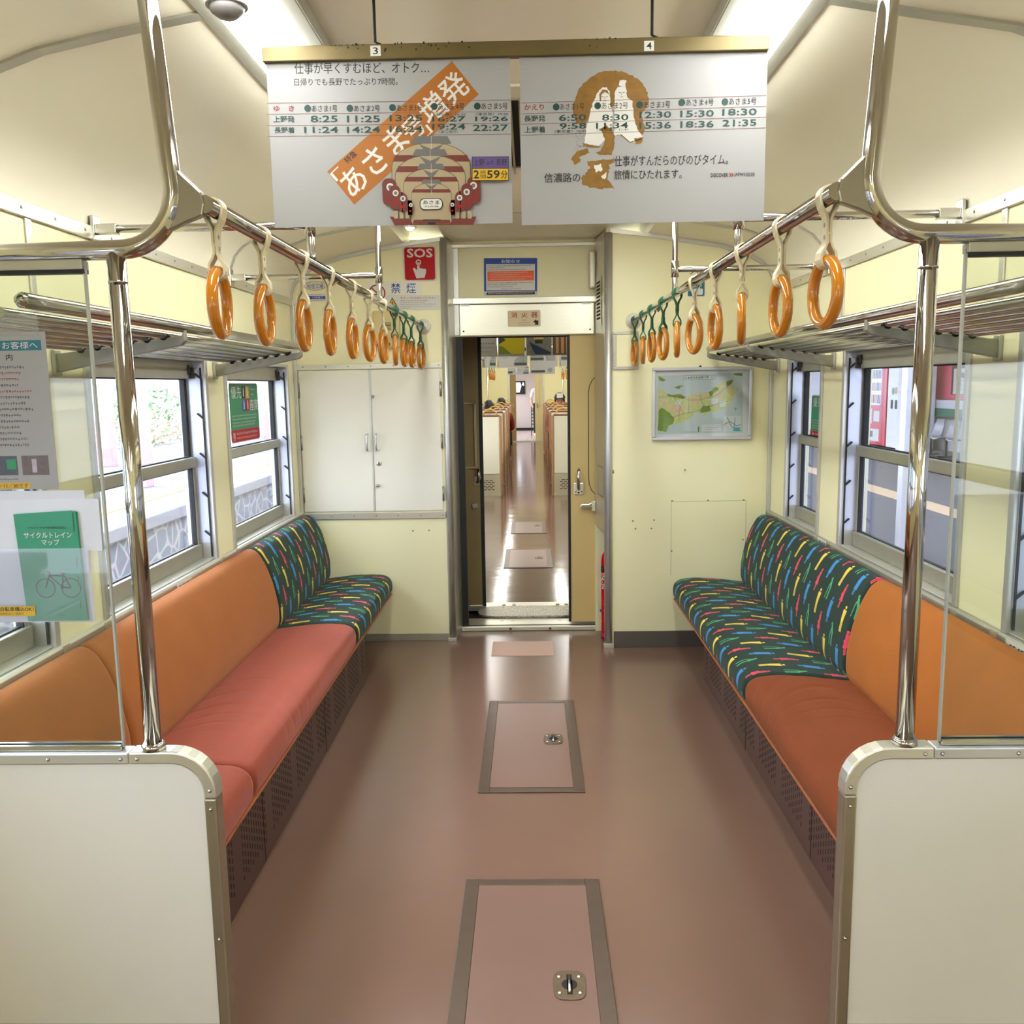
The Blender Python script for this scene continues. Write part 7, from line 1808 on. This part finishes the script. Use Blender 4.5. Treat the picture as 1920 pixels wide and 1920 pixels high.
RS = {'pelvis':(.15,.12),'waist':(.14,.11),'chest':(.15,.11),'neckb':(.07,.06),'neck':(.052,.052),'head':(.078,.092),'crown':(.05,.06),'shl':(.06,.06),'ell':(.042,.042),'wrl':(.03,.03),'hal':(.035,.02),'shr':(.06,.06),'elr':(.042,.042),'wrr':(.03,.03),'har':(.035,.02),
      'hil':(.09,.09),'knl':(.06,.06),'anl':(.042,.042),'tol':(.04,.03),'hir':(.09,.09),'knr':(.06,.06),'anr':(.042,.042),'tor':(.04,.03)}
TOP = ['chest','waist','pelvis','neckb','shl','ell','wrl','shr','elr','wrr']; LEG = ['pelvis','hil','knl','anl','hir','knr','anr']
o = person('person', 'seated passenger in a black and white cap facing the viewer in the next carriage', JS, ES, RS, (0.49, 14.85, 0.075), 0.0, [('jacket', TOP, mat('jacket_brown', (120, 70, 52), 0.7), 1.08), ('trousers', LEG, mat('trousers_dark', (44, 46, 56), 0.8), 1.06)])
head_bits(o, JS, HAIR, (mat('cap_black', (24, 24, 28), 0.6), mat('cap_brim_black', (20, 20, 22), 0.5), mat('cap_white', (226, 228, 232), 0.6)))
o = person('person', 'seated passenger with black hair showing above the far seat backs', JS, ES, RS, (-0.655, 13.97, 0.0), PI, [('jacket', TOP, mat('jacket_dark', (40, 40, 46), 0.7), 1.08), ('trousers', LEG, mat('trousers_dark', (44, 46, 56), 0.8), 1.06)])
head_bits(o, JS, HAIR)
o = person('person', 'seated passenger in a dark red top leaning into the far aisle', JS, ES, RS, (-0.56, 17.05, 0.0), PI, [('jacket', TOP, mat('jacket_red', (120, 22, 30), 0.7), 1.10), ('trousers', LEG, mat('trousers_dark', (44, 46, 56), 0.8), 1.06)])
head_bits(o, JS, HAIR)
JT = {'pelvis':(0,0,0.90),'waist':(0,0,1.05),'chest':(0,0.01,1.25),'neckb':(0,0.0,1.40),'neck':(0,0,1.455),'head':(0,-0.01,1.57),'crown':(0,0,1.65),
      'shl':(-0.17,0.0,1.36),'ell':(-0.23,-0.02,1.12),'wrl':(-0.24,-0.16,0.92),'hal':(-0.235,-0.22,0.86),'shr':(0.17,0,1.36),'elr':(0.21,0.02,1.10),'wrr':(0.21,-0.06,0.86),'har':(0.205,-0.09,0.78),
      'hil':(-0.09,0,0.88),'knl':(-0.10,-0.02,0.48),'anl':(-0.10,0.02,0.09),'tol':(-0.11,-0.12,0.035),'hir':(0.09,0,0.88),'knr':(0.10,-0.02,0.48),'anr':(0.10,0.02,0.09),'tor':(0.11,-0.12,0.035)}
o = person('person', 'standing person in a white top and dark trousers in the last carriage', JT, ES, RS, (0.235, 26.0, 0.0), 0.3, [('shirt', ['chest','waist','pelvis','neckb','shl','ell','shr','elr'], mat('shirt_white', (222, 220, 226), 0.7), 1.06), ('trousers', LEG, mat('trousers_black', (28, 28, 34), 0.8), 1.05)])
head_bits(o, JT, HAIR)
# ================================================================== outside: platforms
ASPH = mat('platform_asphalt', (102, 101, 110), 0.9, var=0.1, scale=30); CONC = mat('platform_concrete', (128, 125, 130), 0.9, var=0.12, scale=8); PWHITE = mat('post_white', (200, 198, 206), 0.6, var=0.03)
def stone():
    m = bpy.data.materials.new('stone_wall'); m.use_nodes = True; N, L = m.node_tree.nodes, m.node_tree.links; p = N['Principled BSDF']; p.inputs['Roughness'].default_value = 0.95
    t_ = N.new('ShaderNodeTexCoord'); v = N.new('ShaderNodeTexVoronoi'); v.feature = 'DISTANCE_TO_EDGE'; v.inputs['Scale'].default_value = 3.4; L.new(t_.outputs['Object'], v.inputs['Vector'])
    r = N.new('ShaderNodeValToRGB'); r.color_ramp.elements[0].position = 0.01; r.color_ramp.elements[0].color = rgb(164, 160, 160); r.color_ramp.elements[1].position = 0.10; r.color_ramp.elements[1].color = rgb(116, 116, 126)
    nz = N.new('ShaderNodeTexNoise'); nz.inputs['Scale'].default_value = 7; L.new(t_.outputs['Object'], nz.inputs[0])
    mx = N.new('ShaderNodeMix'); mx.data_type = 'RGBA'; mx.inputs[0].default_value = 0.35; L.new(v.outputs['Distance'], r.inputs[0]); L.new(r.outputs[0], mx.inputs[6]); L.new(nz.outputs['Color'], mx.inputs[7]); mx.blend_type = 'SOFT_LIGHT'
    L.new(mx.outputs[2], p.inputs['Base Color']); return m
# ground and far platform beyond the salmon red bench
structure(MB().box(-70, -1.6, -10, 95, -1.40, -1.30).build('ground', mat('ballast', (112, 106, 104), 0.95, var=0.25, scale=14)))
structure(MB().box(1.75, 40, -10, 80, -1.40, -0.24).build('platform_right', mat('platform_grey', (96, 95, 102), 0.85, var=0.08, scale=12)))
structure(MB().box(-12.0, -5.45, -6, 80, -1.30, -0.30).build('platform_left', ASPH))
structure(MB().box(-5.45, -5.40, -6, 80, -1.30, -0.40).build('wall_platform', stone()))
structure(MB().box(-6.0, -5.30, -6, 80, -0.40, -0.215).build('kerb_left', CONC, bev=0.02))
structure(MB().box(-6.0, -5.95, -6, 80, -0.30, -0.21).build('kerb_joint', CONC))
o = MB().box(-6.75, -6.35, -6, 80, -0.30, -0.292).build('path_line', mat('tactile_yellow', (168, 138, 66), 0.8, var=0.06)); structure(o)
o = MB().box(5.35, 5.70, 0, 60, -0.24, -0.232).build('path_line', mat('tactile_buff', (196, 172, 142), 0.8, var=0.06)); structure(o)
PPINK = mat('post_pink', (190, 140, 148), 0.6)
def post(x, y, w, h, label, two=True, base=-0.30):
    t = thing('platform_post', label, 'post', (x, y, base), 'platform canopy posts')
    MB().box(x-w/2, x+w/2, y-w/2, y+w/2, base+ (1.1 if two else 0), h).build('shaft', PWHITE, t, 0.01)
    if two: MB().box(x-w/2-.005, x+w/2+.005, y-w/2-.005, y+w/2+.005, base, base+1.1).build('painted_foot', PPINK, t, 0.01)
post(-7.45, 16.6, 0.34, 3.2, 'white canopy post with pink foot standing before the plume grass on the opposite platform')
post(-10.4, 21.4, 0.34, 3.2, 'white canopy post with pink foot standing with a drain pipe on the opposite platform')
post(-9.2, 31.0, 0.34, 3.2, 'white canopy post with pink foot standing far along the opposite platform')
t = thing('drain_pipe', 'blue grey drain pipe beside the farther canopy post outside', 'pipe', (-10.9, 21.2, -0.3))
MB().tube([(-10.95, 21.0, -0.3), (-10.95, 21.0, 3.0)], 0.07, 10).build('pipe', mat('pipe_blue', (150, 176, 200), 0.5), t)
# rails behind, banks and hills
for i, (x, l) in enumerate(((-13.2, 'nearer'), (-14.3, 'second'), (-16.4, 'third'), (-17.5, 'outermost'))):
    t = thing('rail', 'steel rail outside past the opposite platform, %s one' % l, 'rail', (x, 40, -1.2), 'rails past the opposite platform')
    MB().box(x-0.035, x+0.035, -6, 90, -1.16, -1.10).build('head', mat('rail_steel', (180, 178, 180), 0.4, 0.6), t)
    MB().box(x-0.02, x+0.02, -6, 90, -1.29, -1.16).build('web', mat('rail_rust', (120, 92, 78), 0.8), t)
def bushes(nm, label, cat, x0, x1, y0, y1, z0, h, n, cols, size, seed):
    r = random.Random(seed); mb = MB()
    for i in range(n):
        x, y = r.uniform(x0, x1), r.uniform(y0, y1); hh = h*r.uniform(0.5, 1.0)*(0.7+0.3*math.sin(y*0.9)); z = z0 + hh*r.random()
        c = Vector((x, y, z)); d = Vector((r.gauss(0,1), r.gauss(0,1), r.gauss(0,1))).normalized(); e = d.orthogonal().normalized(); f = d.cross(e); s_ = size*r.uniform(0.5, 1.3)
        mb.add([c + e*s_, c + f*s_*0.5, c - e*s_, c - f*s_*0.5], [(0,1,2,3)], r.randrange(len(cols)))
    o = mb.build(nm, cols, recalc=False); return prop(o, label, cat, kind='stuff')
G1 = mat('leaf_green', (126, 150, 112), 0.8); G2 = mat('leaf_pale', (170, 186, 150), 0.8); G3 = mat('grass_tan', (206, 190, 160), 0.9)
bushes('grass', 'tall pale plume grass bank beyond the tracks outside', 'grass', -22.5, -19, 26, 64, -1.3, 2.6, 5200, [G3, G3, G2], 0.16, 3)
bushes('shrubbery', 'green shrubs behind the plume grass outside', 'shrubs', -28, -23.5, 36, 72, -1.3, 3.6, 5200, [G1, G2, G1], 0.24, 4)
mb = MB(); hv = []
for i in range(30):
    y = -10 + i*5; hv += [(-62, y, -1.4), (-62, y, 9 + 4*math.sin(i*0.55) + 2*math.sin(i*1.7)), (-80, y, 14 + 4*math.sin(i*0.4+1))]
mb.add(hv, [(i*3+j, i*3+j+1, i*3+j+4, i*3+j+3) for i in range(29) for j in range(2)], 0, True)
structure(mb.build('hill', mat('hill_haze', (140, 162, 172), 0.9, var=0.08, scale=0.4)))
t = thing('trackside_building', 'pale clad shed far beyond the tracks outside the long window', 'building', (-24, 20, -1.3))
MB().box(-28, -24, 12, 34, -1.3, 3.2).build('walls', mat('shed_pale', (206, 214, 222), 0.7, stretch=(1,1,1)), t); MB().box(-28.4, -23.6, 11.6, 34.4, 3.2, 3.5).build('roof', mat('shed_roof', (170, 178, 188), 0.6), t)
mb = MB()
for z in (0.2, 1.4, 2.4): mb.box(-23.98, -23.95, 12, 34, z, z+0.06)
mb.build('cladding_line', mat('shed_line', (150, 164, 178), 0.6), t)
# near platform, station front, machines, seats
structure(MB().box(10.2, 10.5, -6, 60, -0.24, 4.4).build('wall_station', mat('station_wall', (206, 202, 206), 0.8, var=0.04)))
structure(MB().box(2.6, 11.0, -8, 62, 4.3, 4.45).build('roof_platform', mat('canopy_under', (170, 170, 176), 0.8)))
post(3.70, 8.75, 0.115, 4.3, 'slim white canopy post on the near platform outside the wide window', False, -0.24)
post(7.75, 18.4, 0.30, 4.3, 'thick white canopy post on the near platform before the machines', False, -0.24)
VRED = mat('vending_red', (198, 30, 46), 0.35)
t = thing('vending_machine', 'red drinks vending machine on the platform outside the wide window', 'vending machine', (9.5, 23.6, -0.24))
MB().box(9.12, 9.92, 22.95, 24.35, -0.20, 1.95).build('body', VRED, t, 0.02)
p = Print((9.119, 24.35, -0.2), (0,-1,0), (0,0,1), (-1,0,0))
p.rect(0.08, 1.05, 1.05, 2.05, mat('display_pale', (206, 206, 216), 0.2), 1)
rr = random.Random(2); dk = [mat('can_%s' % n_, c_, 0.4) for n_, c_ in (('blue', (60, 84, 150)), ('dark', (70, 50, 52)), ('amber', (196, 130, 60)), ('green', (80, 130, 90)))]
for r_ in range(3):
    for q in range(9): p.rect(0.11+q*0.103, 1.10+r_*0.32, 0.11+q*0.103+0.075, 1.10+r_*0.32+0.22, dk[rr.randrange(4)], 2)
p.rect(0.12, 0.55, 0.5, 0.95, INKW, 1); p.rect(0.6, 0.62, 1.0, 0.9, INKW, 1); p.rect(0.15, 0.1, 1.0, 0.42, INKW, 1); p.rect(0.3, 0.2, 0.6, 0.36, INKGR, 2); p.build('front', t)
t = thing('vending_machine', 'white machine standing beside the red vending machine outside', 'vending machine', (9.6, 22.4, -0.24))
MB().box(9.12, 9.9, 21.9, 22.88, -0.20, 1.98).build('body', mat('machine_white', (220, 220, 230), 0.4), t, 0.02)
p = Print((9.119, 22.88, -0.2), (0,-1,0), (0,0,1), (-1,0,0))
p.disc(0.35, 1.42, 0.09, dk[3], 1); p.disc(0.52, 1.44, 0.09, dk[2], 1); p.rect(0.22, 0.98, 0.36, 1.2, INK, 1); p.rect(0.48, 0.98, 0.62, 1.2, INK, 1); p.build('front', t)
t = thing('poster_board', 'pink poster hoarding with a framed notice on the station front outside', 'notice board', (10.15, 20.0, 0.9))
MB().box(10.14, 10.19, 17.0, 23.4, 1.02, 2.6).build('board', mat('hoarding_pink', (228, 84, 122), 0.5), t)
p = Print((10.139, 23.4, 1.02), (0,-1,0), (0,0,1), (-1,0,0))
p.rect(1.75, 0.10, 3.5, 1.6, mat('photo_board', (72, 62, 66), 0.5, var=0.6, scale=4), 1); p.rect(1.85, 0.12, 3.4, 0.72, INKW, 2); p.rect(2.0, 0.5, 3.2, 0.62, INKGR, 3)
for q in (0.2, 0.3, 0.4): p.scribble(2.0, q, 3.2, q+0.05, INKGR, 3, 3)
p.rect(0.4, 0.8, 1.2, 0.9, INKW, 1); p.build('prints', t)
t = thing('green_ledge', 'dark green ledge under the pink hoarding outside', 'ledge', (10.0, 20, 0.6))
MB().box(9.95, 10.19, 15.5, 23.4, 0.60, 0.80).build('board', mat('ledge_green', (40, 112, 90), 0.5), t); MB().box(9.93, 10.19, 15.5, 23.4, 0.80, 1.0).build('pale_strip', PWHITE, t)
BEN = mat('bench_plastic', (150, 150, 158), 0.35)
def shell_seat(y, lab):
    t = thing('moulded_chair', lab, 'seat', (9.3, y, -0.24), 'moulded platform seats')
    mb = MB(); vs = []
    prof = [(9.02,0.16),(9.06,0.185),(9.22,0.17),(9.40,0.165),(9.48,0.24),(9.53,0.42),(9.57,0.58)]
    for i, (x, z) in enumerate(prof):
        for j in range(7):
            f = (j-3)/3.0; w = 0.24*(1 - (0.25 if i in (0, len(prof)-1) else 0)); vs.append((x - 0.05*f*f*(1 if i > 3 else 0), y + f*w, z + 0.035*f*f*(1 if i <= 3 else 0)))
    mb.add(vs, [(i*7+j, i*7+j+1, (i+1)*7+j+1, (i+1)*7+j) for i in range(len(prof)-1) for j in range(6)], 0, True)
    o = mb.build('shell', BEN, t); sd = o.modifiers.new('solid', 'SOLIDIFY'); sd.thickness = 0.02
    mb = MB(); mb.bar((9.30, y, -0.24), (9.30, y, 0.17), 0.05, 0.05, (0,1,0)); mb.bar((9.12, y, -0.225), (9.5, y, -0.225), 0.05, 0.03); mb.build('leg', BLACK, t)
for i, y in enumerate((20.7, 19.95, 19.2, 18.45, 17.7)): shell_seat(y, 'grey moulded platform seat under the green ledge, number %d from the machines' % (i+1))

for o in bpy.data.objects:
    if 'base' in o: del o['base']
